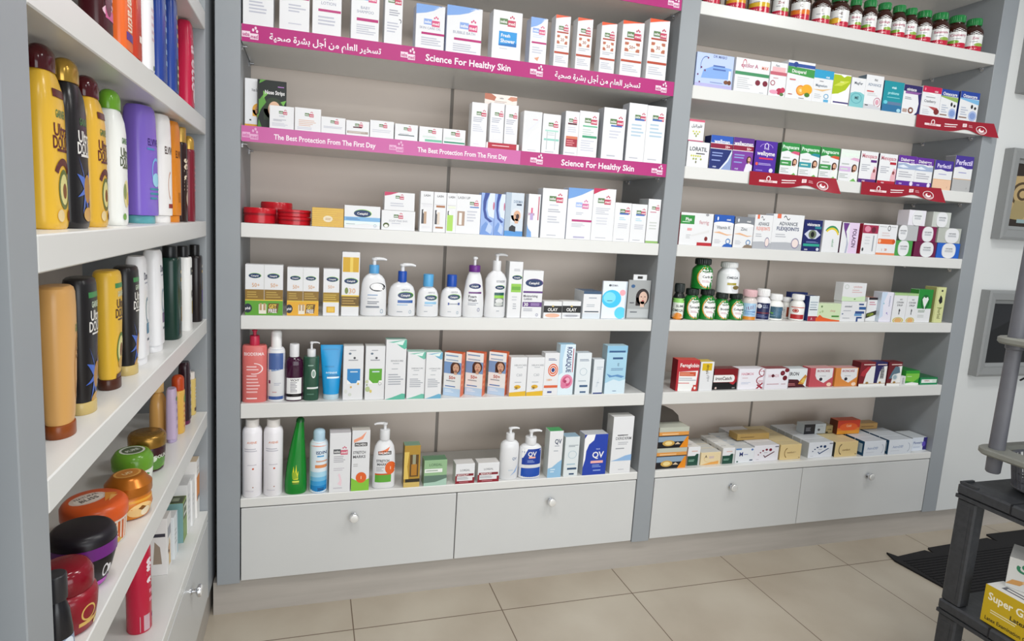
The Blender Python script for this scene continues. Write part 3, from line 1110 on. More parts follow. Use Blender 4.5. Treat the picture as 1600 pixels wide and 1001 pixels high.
put('carton', 'carton', 'narrow white carton left of the blue-cornered pair above the upper pink banner', 'box', 'cartons above the upper pink banner', 0.4889, 0.008, 2.0695, 0, 0.0608, 0.06, 0.1848, {'a': 'S 0.55 0.77 0.75 5b7d4f c0405f;L .25 .85 .5 .62 3 9a9ca8;L .15 .85 .2 .4 4 b9bbc8;A .85 .42 .1 .04 .4 -60 120 5a5a62'})
put('carton', 'carton', 'wide white carton with blue corner, first of two above the upper pink banner', 'box', 'cartons above the upper pink banner', 0.6172, 0.008, 2.0695, 0, 0.1016, 0.06, 0.147, {'a': 'P 7ea4dd 0 1 1 1 .8 .97 .6 .88 .35 .82 0 .77;P f6f6f4 1 1 .8 .985 .62 .93 .9 1;S 0.55 0.62 0.55 8aa6dc d0537f;t .5 .48 .055 SKIN_CARE_OIL 8a8fa8 .75;R .2 .33 1 .38 p;L .2 .9 .08 .28 4 b9bbc8', 's': 'cfd6ea', 't': 'a9bfe6'})
put('carton', 'carton', 'wide white carton with blue corner, beside the flat blue-panel box above the upper pink banner', 'box', 'cartons above the upper pink banner', 0.7396, 0.008, 2.0695, 0, 0.1283, 0.06, 0.1585, {'a': 'P 7ea4dd 0 1 1 1 .8 .97 .6 .88 .35 .82 0 .77;P f6f6f4 1 1 .8 .985 .62 .93 .9 1;S 0.62 0.6 0.5 8aa6dc d0537f;t .5 .45 .06 BUBBLE_BATH 8a8fa8 .75;R .22 .28 1 .33 p;L .2 .9 .04 .22 4 b9bbc8', 's': 'cfd6ea', 't': 'a9bfe6'})
put('carton', 'carton', 'white carton with bright blue square panel above the upper pink banner', 'box', 'cartons above the upper pink banner', 0.8994, 0.008, 2.0695, 0, 0.1101, 0.055, 0.1671, {'a': 'S 0.5 0.78 0.55 5b7d4f c0405f;R .22 .28 .84 .58 2b93d6;P 1c6fb8 .22 .28 .84 .28 .84 .36 .5 .33 .22 .31;T .45 .5 .07 Fresh w .4;T .53 .39 .08 Shower w .5;L .25 .7 .21 .24 1 c0c2cc'})
put('carton', 'carton', 'slim white carton with blue top corner above the upper pink banner', 'box', 'cartons above the upper pink banner', 1.0211, 0.008, 2.0695, 0, 0.0652, 0.05, 0.1617, {'a': 'P 7ea4dd 0 1 1 1 .8 .97 .6 .88 .35 .82 0 .77;P f6f6f4 1 1 .8 .985 .62 .93 .9 1;S 0.5 0.72 0.75 8aa6dc d0537f;R .1 .44 .98 .48 p;L .15 .85 .56 .64 2 c6d0ea;L .15 .85 .22 .38 3 c0c2d0;P d99a7a .3 .12 .6 .16 .5 .06', 's': 'c3cbe0', 't': '9db7e4'})
put('carton', 'carton', 'white sun carton with orange top, leftmost of five above the upper pink banner', 'box', 'cartons above the upper pink banner', 1.1144, 0.008, 2.0695, 0, 0.0594, 0.045, 0.1828, {'a': 'R .12 .66 .9 .69 a8402c;R .15 .45 .85 .62 f3ddd2;R .15 .45 .33 .51 b5694f;R .67 .45 .85 .51 b5694f;R .15 .57 .33 .62 b5694f;R .67 .57 .85 .62 b5694f;E .5 .535 .24 .07 f7efe8;T .5 .535 .06 20 8c3a26 .4;L .15 .9 .36 .43 2 b9bbc2;R .02 .26 .98 .3 b2452b;L .1 .85 .08 .22 4 c0c2cc;P e5562c 0 1 1 1 .5 .97 0 .93;S 0.55 0.76 0.65 5b7d4f c0405f;', 't': 'e5602f', 's': 'dfe0e2'})
put('carton', 'carton', 'white sun carton with orange top, second of five above the upper pink banner', 'box', 'cartons above the upper pink banner', 1.2039, 0.008, 2.0695, 0, 0.0624, 0.045, 0.1854, {'a': 'R .12 .66 .9 .69 a8402c;R .15 .45 .85 .62 f3ddd2;R .15 .45 .33 .51 b5694f;R .67 .45 .85 .51 b5694f;R .15 .57 .33 .62 b5694f;R .67 .57 .85 .62 b5694f;E .5 .535 .24 .07 f7efe8;T .5 .535 .06 30 8c3a26 .4;L .15 .9 .36 .43 2 b9bbc2;R .02 .26 .98 .3 b2452b;L .1 .85 .08 .22 4 c0c2cc;P e5562c 0 1 1 1 .5 .97 0 .93;S 0.55 0.76 0.65 5b7d4f c0405f;', 't': 'e5602f', 's': 'dfe0e2'})
put('carton', 'carton', 'shortest white sun carton with orange top, third of five above the upper pink banner', 'box', 'cartons above the upper pink banner', 1.3035, 0.008, 2.0695, 0, 0.0639, 0.045, 0.1832, {'a': 'R .12 .66 .9 .69 a8402c;R .15 .45 .85 .62 f3ddd2;R .15 .45 .33 .51 b5694f;R .67 .45 .85 .51 b5694f;R .15 .57 .33 .62 b5694f;R .67 .57 .85 .62 b5694f;E .5 .535 .24 .07 f7efe8;T .5 .535 .06 50 8c3a26 .4;L .15 .9 .36 .43 2 b9bbc2;R .02 .26 .98 .3 b2452b;L .1 .85 .08 .22 4 c0c2cc;P e5562c 0 1 1 1 .5 .97 0 .93;S 0.55 0.76 0.65 5b7d4f c0405f;', 't': 'e5602f', 's': 'dfe0e2'})
put('carton', 'carton', 'widest white sun carton with orange top, fourth of five above the upper pink banner', 'box', 'cartons above the upper pink banner', 1.405, 0.008, 2.0695, 0, 0.0913, 0.045, 0.2019, {'a': 'R .12 .66 .9 .69 a8402c;R .15 .45 .85 .62 f3ddd2;R .15 .45 .33 .51 b5694f;R .67 .45 .85 .51 b5694f;R .15 .57 .33 .62 b5694f;R .67 .57 .85 .62 b5694f;E .5 .535 .24 .07 f7efe8;T .5 .535 .06 50+ 8c3a26 .4;L .15 .9 .36 .43 2 b9bbc2;R .02 .26 .98 .3 b2452b;L .1 .85 .08 .22 4 c0c2cc;P e5562c 0 1 1 1 .5 .97 0 .93;S 0.55 0.76 0.65 5b7d4f c0405f;', 't': 'e5602f', 's': 'dfe0e2'})
put('carton', 'carton', 'white sun carton with orange top beside the grey upright above the upper pink banner', 'box', 'cartons above the upper pink banner', 1.5169, 0.008, 2.0695, 0, 0.0875, 0.045, 0.2247, {'a': 'R .12 .66 .9 .69 a8402c;R .15 .45 .85 .62 f3ddd2;R .15 .45 .33 .51 b5694f;R .67 .45 .85 .51 b5694f;R .15 .57 .33 .62 b5694f;R .67 .57 .85 .62 b5694f;E .5 .535 .24 .07 f7efe8;T .5 .535 .06 30 8c3a26 .4;L .15 .9 .36 .43 2 b9bbc2;R .02 .26 .98 .3 b2452b;L .1 .85 .08 .22 4 c0c2cc;P e5562c 0 1 1 1 .5 .97 0 .93;S 0.55 0.76 0.65 5b7d4f c0405f;', 't': 'e5602f', 's': 'dfe0e2'})
put('carton', 'mask_packet', 'flat white mask pack with face in an orange band above the lower pink banner', 'packet', None, 0.0305, 0.075, 1.7517, 0, 0.0496, 0.008, 0.1649, {'a': 'F .85 .38 .32 c28a66 e0a63a;R 0 0 1 .09 e0a030;T .7 .78 .06 Nose_Strips 7a7a80 .5;R .3 .16 .42 .19 444444'})
put('carton', 'mask_packet', 'flat black nose strip pack with green leaves and face above the lower pink banner', 'packet', None, 0.0934, 0.06, 1.7517, 0, 0.0931, 0.008, 0.1626, {'a': 'F .55 .42 .3 dcb598 2b3a24;P 5d9a3f 0 .2 .12 .4 .3 .55 .2 .7 .08 .6 0 .62;P 79b356 .2 .62 .36 .72 .2 .78;P 5d9a3f .06 .92 .3 1 .1 1;P 6fae4a .9 .5 1 .62 .8 .58;P 4e8a38 0 0 .15 .05 .05 .2;T .6 .76 .08 Nose_Strips w .68;L .7 .98 .86 .9 1 b07ac0;R 0 .3 .05 .9 2c2f2a', 'c': '1d2320'})
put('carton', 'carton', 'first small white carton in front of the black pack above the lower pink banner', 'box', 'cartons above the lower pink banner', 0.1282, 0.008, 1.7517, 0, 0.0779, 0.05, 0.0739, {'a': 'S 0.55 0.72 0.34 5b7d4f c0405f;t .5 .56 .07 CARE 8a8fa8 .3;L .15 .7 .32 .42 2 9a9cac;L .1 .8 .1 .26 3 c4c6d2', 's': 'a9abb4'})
put('carton', 'carton', 'second small white carton with pale beige stripes above the lower pink banner', 'box', 'cartons above the lower pink banner', 0.2122, 0.008, 1.7517, 0, 0.0851, 0.05, 0.0757, {'a': 'S 0.55 0.72 0.34 5b7d4f c0405f;L .15 .85 .2 .5 4 d8b7a8;L .1 .8 .06 .18 2 c4c6d2'})
put('carton', 'carton', 'third small white carton, low and wide above the lower pink banner', 'box', 'cartons above the lower pink banner', 0.296, 0.008, 1.7517, 0, 0.081, 0.05, 0.0542, {'a': 'S 0.55 0.72 0.34 5b7d4f c0405f;L .1 .9 .3 .45 2 b9bbc8'})
put('carton', 'carton', 'low white carton with maroon top edge above the lower pink banner', 'box', 'cartons above the lower pink banner', 0.3782, 0.008, 1.7517, 0, 0.079, 0.05, 0.0506, {'a': 'S 0.55 0.72 0.34 5b7d4f c0405f;R .3 .52 .68 .6 5a2a34;R .05 .14 .95 .3 a79a90;L .1 .9 .16 .28 2 ddd4cc', 't': '6b1f2f'})
put('carton', 'carton', 'plain low white carton with faint grey lines above the lower pink banner', 'box', 'cartons above the lower pink banner', 0.4615, 0.008, 1.7517, 0, 0.0831, 0.05, 0.0587, {'a': 'S 0.55 0.72 0.34 5b7d4f c0405f;L .1 .9 .3 .5 2 c8cad4'})
put('carton', 'carton', 'low white carton with dark grey dash line above the lower pink banner', 'box', 'cartons above the lower pink banner', 0.5474, 0.008, 1.7517, 0, 0.081, 0.05, 0.0551, {'a': 'S 0.55 0.72 0.34 5b7d4f c0405f;R .15 .28 .85 .34 5d6b70;L .2 .8 .36 .42 1 9aa3aa'})
put('carton', 'carton', 'low white carton with mint bar at lower right above the lower pink banner', 'box', 'cartons above the lower pink banner', 0.6357, 0.008, 1.7517, 0, 0.0838, 0.05, 0.0539, {'a': 'S 0.55 0.72 0.34 5b7d4f c0405f;R .25 .06 .98 .2 6fb89c;L .15 .85 .3 .42 2 bbd6c8'})
put('carton', 'carton', 'low white carton with green bar, last of the low ones above the lower pink banner', 'box', 'cartons above the lower pink banner', 0.7217, 0.008, 1.7517, 0, 0.0828, 0.05, 0.0541, {'a': 'S 0.55 0.72 0.4 5b7d4f c0405f;R .05 .08 .98 .18 2f8a6c;L .1 .9 .3 .45 2 bbd6c8'})
put('carton', 'carton', 'tall white carton left of the red display tray above the lower pink banner', 'box', 'cartons above the lower pink banner', 0.8121, 0.008, 1.7517, 0, 0.0595, 0.04, 0.1573, {'a': 'S 0.62 0.76 0.62 5b7d4f c0405f;L .12 .85 .56 .68 3 a9abba;L .12 .8 .34 .52 4 c8cad6;L .2 .7 .05 .08 1 d0d2dc;'})
put('carton', 'carton', 'tall white carton standing in the red tray, left one above the lower pink banner', 'box', 'cartons above the lower pink banner', 0.8836, 0.02, 1.7535, 0, 0.0535, 0.035, 0.164, {'a': 'S 0.62 0.76 0.62 5b7d4f c0405f;L .12 .85 .56 .68 3 a9abba;L .12 .8 .34 .52 4 c8cad6;L .2 .7 .05 .08 1 d0d2dc;'})
put('carton', 'carton', 'tall white carton standing in the red tray, right one above the lower pink banner', 'box', 'cartons above the lower pink banner', 0.9392, 0.02, 1.7535, 0, 0.0514, 0.035, 0.1621, {'a': 'S 0.62 0.76 0.62 5b7d4f c0405f;L .12 .85 .56 .68 3 a9abba;L .12 .8 .34 .52 4 c8cad6;L .2 .7 .05 .08 1 d0d2dc;'})
put('tray', 'display_tray', 'shallow red display tray with tall header card above the lower pink banner', 'tray', None, 0.9066, 0.008, 1.7517, 0, 0.1269, 0.055, 0.0212, {'a': 'R .1 .3 .95 .75 b3283f;L .18 .9 .4 .66 1 f0dede;R 0 0 .05 1 w;R .93 0 1 1 w', 'back': 0.205, 'c': 'a81f35', 'bc': 'e9dfd8', 'ab': 'P b5705a 0 .9 .3 .88 .35 .95 .2 1 0 1;P c98a72 .7 .93 .85 .9 1 .92 1 .98 .8 .98;T .52 .94 .03 seba 6a6a70 .3;L .3 .8 .84 .89 2 b9a8a0'})
put('carton', 'carton', 'white carton in clear crinkled film with painted glare streaks above the lower pink banner', 'box', 'cartons above the lower pink banner', 1.0199, 0.008, 1.7517, 0, 0.073, 0.045, 0.1479, {'a': 'P e9eaf0 .1 .1 .5 .5 .9 .62 .9 .55 .5 .4;P dcdde6 .05 .45 .4 .6 .85 .8 .85 .76 .4 .55;L .5 .8 .78 .82 1 c98a9a;L .3 .8 .03 .06 1 a8aab4', 'ro': 0.12})  # slanting front streaks put the glare into the artwork
put('carton', 'carton', 'white carton with mint bands and tall frame drawing above the lower pink banner', 'box', 'cartons above the lower pink banner', 1.0962, 0.008, 1.7517, 0, 0.0714, 0.045, 0.1451, {'a': 'S 0.6 0.74 0.55 5b7d4f c0405f;R .15 .56 .9 .6 a8d5c8;R .1 .33 .95 .38 8cc9bb;R .25 .1 .29 .56 b5bcc0;R .72 .1 .76 .56 b5bcc0;L .3 .7 .45 .55 2 c8d0d2;L .2 .8 .03 .06 1 a8aab4'})
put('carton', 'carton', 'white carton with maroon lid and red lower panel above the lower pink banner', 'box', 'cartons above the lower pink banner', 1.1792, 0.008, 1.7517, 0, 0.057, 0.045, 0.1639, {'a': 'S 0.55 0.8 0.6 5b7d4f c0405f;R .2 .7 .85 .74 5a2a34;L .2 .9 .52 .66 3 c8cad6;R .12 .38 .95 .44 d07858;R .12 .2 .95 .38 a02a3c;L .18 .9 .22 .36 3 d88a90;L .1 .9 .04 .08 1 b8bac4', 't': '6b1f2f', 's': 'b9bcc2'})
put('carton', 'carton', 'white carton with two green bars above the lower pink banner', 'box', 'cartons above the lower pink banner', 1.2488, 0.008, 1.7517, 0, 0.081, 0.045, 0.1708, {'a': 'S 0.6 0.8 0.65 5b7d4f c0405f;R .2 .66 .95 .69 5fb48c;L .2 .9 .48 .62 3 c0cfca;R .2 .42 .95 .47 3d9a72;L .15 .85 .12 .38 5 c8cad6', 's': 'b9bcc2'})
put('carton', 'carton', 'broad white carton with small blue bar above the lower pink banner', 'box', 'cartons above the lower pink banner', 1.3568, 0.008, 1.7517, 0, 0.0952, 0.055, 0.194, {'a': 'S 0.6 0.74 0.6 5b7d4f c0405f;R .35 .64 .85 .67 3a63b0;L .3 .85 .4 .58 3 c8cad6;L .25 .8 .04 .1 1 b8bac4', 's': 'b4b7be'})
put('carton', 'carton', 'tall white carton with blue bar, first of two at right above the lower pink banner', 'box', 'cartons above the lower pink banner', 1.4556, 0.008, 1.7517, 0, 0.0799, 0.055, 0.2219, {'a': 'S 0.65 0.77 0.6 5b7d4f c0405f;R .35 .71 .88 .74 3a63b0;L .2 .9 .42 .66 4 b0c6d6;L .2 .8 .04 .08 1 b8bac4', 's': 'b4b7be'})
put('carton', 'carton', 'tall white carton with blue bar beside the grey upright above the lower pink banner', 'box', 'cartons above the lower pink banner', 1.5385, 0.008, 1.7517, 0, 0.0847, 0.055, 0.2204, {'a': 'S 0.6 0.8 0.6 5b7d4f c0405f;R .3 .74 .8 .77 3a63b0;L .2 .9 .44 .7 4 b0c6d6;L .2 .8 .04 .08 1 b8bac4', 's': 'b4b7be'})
put('tin', 'cream_tin', 'red tin with nothing on top, left end on the shelf with red tins', 'tin', 'tins on the shelf with red tins', 0.0565, 0.01, 1.4332, 0, 0.107, 0.113, 0.0527, {'c': 'c01826'})
put('tin', 'cream_tin', 'lower red tin of the stack on the shelf with red tins', 'tin', 'tins on the shelf with red tins', 0.1723, 0.01, 1.4332, 0, 0.1118, 0.1118, 0.0281, {'c': 'c01826'})
put('tin', 'cream_tin', 'upper red tin of the stack on the shelf with red tins', 'tin', 'tins on the shelf with red tins', 0.171, 0.011, 1.4619, 0, 0.1135, 0.1135, 0.0238, {'c': 'c01826'})
put('tin', 'cream_tin', 'red tin behind, seen between the others on the shelf with red tins', 'tin', 'tins on the shelf with red tins', 0.1059, 0.125, 1.4332, 0, 0.1108, 0.1108, 0.0761, {'c': 'c01826'})
put('carton', 'carton', 'gold patterned soap carton on the shelf with red tins', 'box', 'cartons on the shelf with red tins', 0.2845, 0.01, 1.4332, 0, 0.1072, 0.05, 0.0652, {'a': 'L 0 1 0 1 9 dcb64a;E .5 .42 .15 .17 e8dcc0;L .42 .6 .36 .48 2 b08a5a', 'c': 'd2a63a', 'ro': 0.25, 't': 'e0bf62'})
put('carton', 'carton', 'white soap carton with blue band and oval logo on the shelf with red tins', 'box', 'cartons on the shelf with red tins', 0.4028, 0.01, 1.4332, 0, 0.1252, 0.05, 0.0796, {'a': 'K .5 .66 .24 Cetaphil;R 0 .32 1 .5 7fb2dc;L .05 .5 .36 .46 2 4a78b0;P e3f0ee 0 .32 1 .32 1 .15 .6 .22 0 .1;L .05 .4 .15 .22 1 a8b0ba;O .86 .15 .04 .07 .3 9ab0c0'})
put('carton', 'carton', 'lower white carton of the stacked pair on the shelf with red tins', 'box', 'cartons on the shelf with red tins', 0.5306, 0.01, 1.4332, 0, 0.1207, 0.05, 0.07, {'a': 'S 0.5 0.72 0.28 5b7d4f c0405f;t .5 .48 .1 SOAP_FREE_BAR 9a9ca8 .7;L .3 .7 .3 .4 1 c0c2cc;E .14 .24 .09 .13 4a5a2a;E .14 .2 .06 .08 e8e8e0'})
put('carton', 'carton', 'upper white carton with pink corner of the stacked pair on the shelf with red tins', 'box', 'cartons on the shelf with red tins', 0.5329, 0.01, 1.5038, 0, 0.1082, 0.05, 0.0642, {'a': 'S 0.5 0.74 0.28 5b7d4f c0405f;P c23a62 0 1 .45 1 .2 .85 0 .78;L .2 .8 .2 .45 2 c0c2cc', 't': 'd8708a'})
put('carton', 'slim_carton', 'slim white applicator carton, first in line on the shelf with red tins', 'box', 'cartons on the shelf with red tins', 0.6323, 0.01, 1.4332, 0, 0.0481, 0.03, 0.1462, {'a': 'T .5 .9 .05 LASH 4a4a50 .8;R .08 .68 .92 .7 d0d0d4;R .12 .2 .3 .55 4a4a50;R .55 .2 .8 .55 e3e3e6;E .35 .5 .12 .06 w;R .2 .62 .9 .67 dedee2;R .2 .1 .8 .14 dedee2;R .3 .2 .5 .5 b99a80;'})
put('carton', 'slim_carton', 'slim white applicator carton, second in line, brown bars on the shelf with red tins', 'box', 'cartons on the shelf with red tins', 0.6814, 0.01, 1.4332, 0, 0.0466, 0.03, 0.146, {'a': 'T .5 .9 .05 LASH 4a4a50 .8;R .08 .68 .92 .7 d0d0d4;R .12 .2 .3 .55 4a4a50;R .55 .2 .8 .55 e3e3e6;E .35 .5 .12 .06 w;R .2 .62 .9 .67 a8704a;R .2 .1 .8 .14 a8704a;R .3 .2 .5 .5 d8cabb;'})
put('carton', 'slim_carton', 'slim white applicator carton, third in line, green patch on the shelf with red tins', 'box', 'cartons on the shelf with red tins', 0.7247, 0.01, 1.4332, 0, 0.0365, 0.03, 0.1458, {'a': 'T .5 .9 .05 LASH 4a4a50 .8;R .08 .68 .92 .7 d0d0d4;R .12 .2 .3 .55 4a4a50;R .55 .2 .8 .55 e3e3e6;E .35 .5 .12 .06 w;R .2 .62 .9 .67 e2ead2;R .2 .1 .8 .14 e2ead2;R .1 .05 .7 .45 a6d25a;'})
put('carton', 'carton', 'white carton with a cut-out window at left on the shelf with red tins', 'box', 'cartons on the shelf with red tins', 0.7899, 0.01, 1.4332, 0, 0.0936, 0.035, 0.1466, {'a': 'S 0.72 0.77 0.36 5b7d4f c0405f;R .55 .66 .92 .69 4a74b4;T .3 .9 .06 LASH_UP 8a8a90 .5;R .05 .2 .35 .56 a98f7c;R .12 .22 .24 .52 e9e6e2;L .45 .9 .3 .6 4 c2c4ce'})
put('carton', 'carton', 'blue swirl carton, left of two on the shelf with red tins', 'box', 'cartons on the shelf with red tins', 0.864, 0.01, 1.4332, 0, 0.0527, 0.035, 0.1554, {'a': 'P 2d4590 .25 1 .6 1 .38 .8 .34 .6 .5 .42 .9 .33 .7 .3 .3 .4 .15 .6 .14 .8;P d6e0f4 .62 1 1 1 1 .4 .6 .45 .45 .62 .48 .82;E .93 .7 .06 .1 c0607a;P 6d92d0 0 0 .9 0 .75 .2 .4 .32 .1 .2;P b5c8ea .4 .1 .8 .02 .9 .2 .6 .3;', 'c': '93aee0'})
put('carton', 'carton', 'blue swirl carton, right of two on the shelf with red tins', 'box', 'cartons on the shelf with red tins', 0.9112, 0.01, 1.4332, 0, 0.0404, 0.035, 0.1546, {'a': 'P 2d4590 .25 1 .6 1 .38 .8 .34 .6 .5 .42 .9 .33 .7 .3 .3 .4 .15 .6 .14 .8;P d6e0f4 .62 1 1 1 1 .4 .6 .45 .45 .62 .48 .82;E .93 .7 .06 .1 c0607a;P 6d92d0 0 0 .9 0 .75 .2 .4 .32 .1 .2;P b5c8ea .4 .1 .8 .02 .9 .2 .6 .3;', 'c': '93aee0'})
put('carton', 'carton', 'pale carton with surprised face and blue foot on the shelf with red tins', 'box', 'cartons on the shelf with red tins', 0.9698, 0.01, 1.4332, 0, 0.0732, 0.03, 0.1634, {'a': 'P aab9c8 0 0 .3 0 .3 1 0 1;T .68 .8 .06 DERMA 7a8fa8 .5;R .6 .71 .88 .75 2a3a55;F .62 .48 .27 d9aa8a d8dce2;E .68 .46 .09 .06 3a1c1c;R 0 0 1 .12 4a8fd0;P 1c1e26 .25 .12 .6 .1 .6 .22 .4 .26 .25 .2', 'c': 'ccd6e0'})
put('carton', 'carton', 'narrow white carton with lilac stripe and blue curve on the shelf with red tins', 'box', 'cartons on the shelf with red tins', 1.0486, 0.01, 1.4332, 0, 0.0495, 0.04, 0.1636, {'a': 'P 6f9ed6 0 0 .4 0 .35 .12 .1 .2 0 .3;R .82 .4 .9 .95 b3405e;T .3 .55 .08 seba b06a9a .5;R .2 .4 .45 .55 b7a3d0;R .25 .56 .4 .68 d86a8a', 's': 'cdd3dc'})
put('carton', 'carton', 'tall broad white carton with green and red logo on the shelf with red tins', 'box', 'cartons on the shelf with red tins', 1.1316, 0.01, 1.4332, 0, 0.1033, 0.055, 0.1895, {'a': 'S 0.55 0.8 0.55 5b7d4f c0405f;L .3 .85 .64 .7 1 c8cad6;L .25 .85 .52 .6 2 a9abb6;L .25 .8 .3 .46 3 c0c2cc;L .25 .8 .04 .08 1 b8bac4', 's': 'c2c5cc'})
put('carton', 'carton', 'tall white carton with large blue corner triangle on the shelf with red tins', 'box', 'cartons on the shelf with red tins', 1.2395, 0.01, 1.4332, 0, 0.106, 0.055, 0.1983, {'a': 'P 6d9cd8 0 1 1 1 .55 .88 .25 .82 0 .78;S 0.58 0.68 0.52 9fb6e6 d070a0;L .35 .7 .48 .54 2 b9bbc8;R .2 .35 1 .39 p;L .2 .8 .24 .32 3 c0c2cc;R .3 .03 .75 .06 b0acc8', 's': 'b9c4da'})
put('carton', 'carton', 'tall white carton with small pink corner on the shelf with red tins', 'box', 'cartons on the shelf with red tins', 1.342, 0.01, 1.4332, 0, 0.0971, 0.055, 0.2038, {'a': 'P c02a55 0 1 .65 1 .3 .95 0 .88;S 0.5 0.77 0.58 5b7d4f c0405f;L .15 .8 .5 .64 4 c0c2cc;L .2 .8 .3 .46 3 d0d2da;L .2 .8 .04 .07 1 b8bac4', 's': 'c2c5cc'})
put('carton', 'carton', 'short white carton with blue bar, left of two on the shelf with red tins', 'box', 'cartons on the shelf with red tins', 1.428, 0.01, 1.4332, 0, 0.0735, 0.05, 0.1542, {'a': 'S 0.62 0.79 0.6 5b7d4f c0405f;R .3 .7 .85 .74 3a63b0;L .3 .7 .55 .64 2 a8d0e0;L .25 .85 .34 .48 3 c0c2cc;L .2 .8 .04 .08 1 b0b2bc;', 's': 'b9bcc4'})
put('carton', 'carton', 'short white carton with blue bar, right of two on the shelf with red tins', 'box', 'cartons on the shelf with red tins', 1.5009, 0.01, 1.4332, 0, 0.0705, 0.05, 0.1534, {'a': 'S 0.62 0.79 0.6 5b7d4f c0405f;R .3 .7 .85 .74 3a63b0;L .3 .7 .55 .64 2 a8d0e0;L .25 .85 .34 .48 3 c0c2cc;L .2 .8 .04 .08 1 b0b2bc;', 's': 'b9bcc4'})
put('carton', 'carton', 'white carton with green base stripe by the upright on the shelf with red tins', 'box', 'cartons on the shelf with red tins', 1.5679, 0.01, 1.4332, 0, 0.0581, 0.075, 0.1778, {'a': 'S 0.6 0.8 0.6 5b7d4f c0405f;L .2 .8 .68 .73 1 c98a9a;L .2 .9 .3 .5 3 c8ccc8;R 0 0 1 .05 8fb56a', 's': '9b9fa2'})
put('carton', 'carton', 'twin white sunscreen pack with green free offer band on the lotion pump shelf', 'box', 'cartons on the lotion pump shelf', 0.0761, 0.012, 1.1169, 0, 0.1232, 0.04, 0.1758, {'a': 'R .0 .3 1 .51 8a6a24;L .05 .45 .34 .48 3 b89a4a;L .55 .95 .34 .48 3 b89a4a;R 0 .29 1 .31 e6c440;R .494 .3 .506 1 c0c0bc;K .25 .78 .16 Cetaphil;K .74 .78 .16 Cetaphil;t .28 .6 .08 50+ d9a06a .2;t .77 .6 .08 50+ d9a06a .2;R 0 0 1 .29 5a9e2c;R .36 .03 .56 .22 e8e2d4;R .38 .1 .44 .24 b99a70;R .48 .1 .54 .24 b99a70;P 6a4a1a .58 .05 .86 .05 .9 .24 .62 .24;T .73 .18 .08 GET f0d050 .2;T .73 .09 .08 FREE w .22;E .07 .14 .11 .09 1b2436;T .07 .14 .05 phil w .14;'})
put('carton', 'carton', 'twin white sunscreen pack with yellow free offer band on the lotion pump shelf', 'box', 'cartons on the lotion pump shelf', 0.2049, 0.012, 1.1169, 0, 0.1068, 0.04, 0.1701, {'a': 'R .0 .3 1 .51 8a6a24;L .05 .45 .34 .48 3 b89a4a;L .55 .95 .34 .48 3 b89a4a;R 0 .29 1 .31 e6c440;R .494 .3 .506 1 c0c0bc;K .25 .78 .16 Cetaphil;K .74 .78 .16 Cetaphil;t .28 .6 .08 50+ d9a06a .2;t .77 .6 .08 50+ d9a06a .2;R 0 0 1 .29 e2a92c;R .36 .03 .56 .22 e8e2d4;R .38 .1 .44 .24 b99a70;R .48 .1 .54 .24 b99a70;P 6a4a1a .58 .05 .86 .05 .9 .24 .62 .24;T .73 .18 .08 GET f0d050 .2;T .73 .09 .08 FREE w .22;E .07 .14 .11 .09 1b2436;T .07 .14 .05 phil w .14;'})
put('carton', 'carton', 'single slim white sunscreen carton with gold band on the lotion pump shelf', 'box', 'cartons on the lotion pump shelf', 0.3012, 0.012, 1.1169, 0, 0.0554, 0.04, 0.1686, {'a': 'R 0 .3 1 .5 9a7a20;L .05 .95 .33 .47 3 c8aa4a;R 0 .29 1 .31 e6c440;K .55 .78 .36 Cetaphil;t .5 .62 .07 50+ d9a06a .4;R .22 .07 .75 .2 d8a826;R .3 .09 .68 .18 e8c050'})
put('carton', 'carton', 'tallest white and gold carton beside the first pump on the lotion pump shelf', 'box', 'cartons on the lotion pump shelf', 0.3679, 0.012, 1.1169, 0, 0.0619, 0.045, 0.2311, {'a': 'R 0 .16 1 .32 6e5418;L .05 .95 .18 .3 3 b0904a;R 0 .31 1 .33 e6c440;R .05 .69 .95 .92 d0a41c;R .45 .69 .62 .92 e6c858;K .52 .55 .38 Cetaphil;t .6 .4 .08 30 d9a06a .4;E .28 .4 .1 .05 7a8a4a;R 0 .15 1 .16 e6c440'})
put('pump', 'pump_bottle', 'large white pump with light blue collar and torn oval sticker on the lotion pump shelf', 'bottle', 'bottles on the lotion pump shelf', 0.4532, 0.012, 1.1169, 0, 0.095, 0.0522, 0.2122, {'a': 'E .62 .68 .3 .1 1a1d22;E .6 .69 .25 .08 e6e7e8;P f0f0ee .45 .62 .85 .6 .7 .74 .5 .76;L .25 .8 .47 .52 1 7d9cc0;L .25 .6 .4 .44 1 a0a8b2;L .25 .75 .28 .36 2 6f7680;R .2 .2 .7 .24 7a818c;O .8 .12 .06 .05 .3 9ab0c0', 'cc': '5aa3d8', 'bh': 0.745, 'ch': 0.135, 'cr': 0.19, 'n': 2.6})
put('pump', 'pump_bottle', 'white lotion pump with dark blue collar on the lotion pump shelf', 'bottle', 'bottles on the lotion pump shelf', 0.5576, 0.012, 1.1169, 0, 0.1024, 0.0563, 0.194, {'a': 'K .6 .62 .28 Cetaphil;t .6 .78 .05 GENTLE 7a7f8a .3;R .32 .4 .87 .48 3d64a8;L .3 .85 .32 .37 1 8fb6dc;L .3 .6 .12 .17 1 9aa0aa;O .78 .14 .05 .05 .3 9ab0c0', 'cc': '1f4fae', 'bh': 0.66, 'ch': 0.2, 'cr': 0.16, 'n': 2.6})
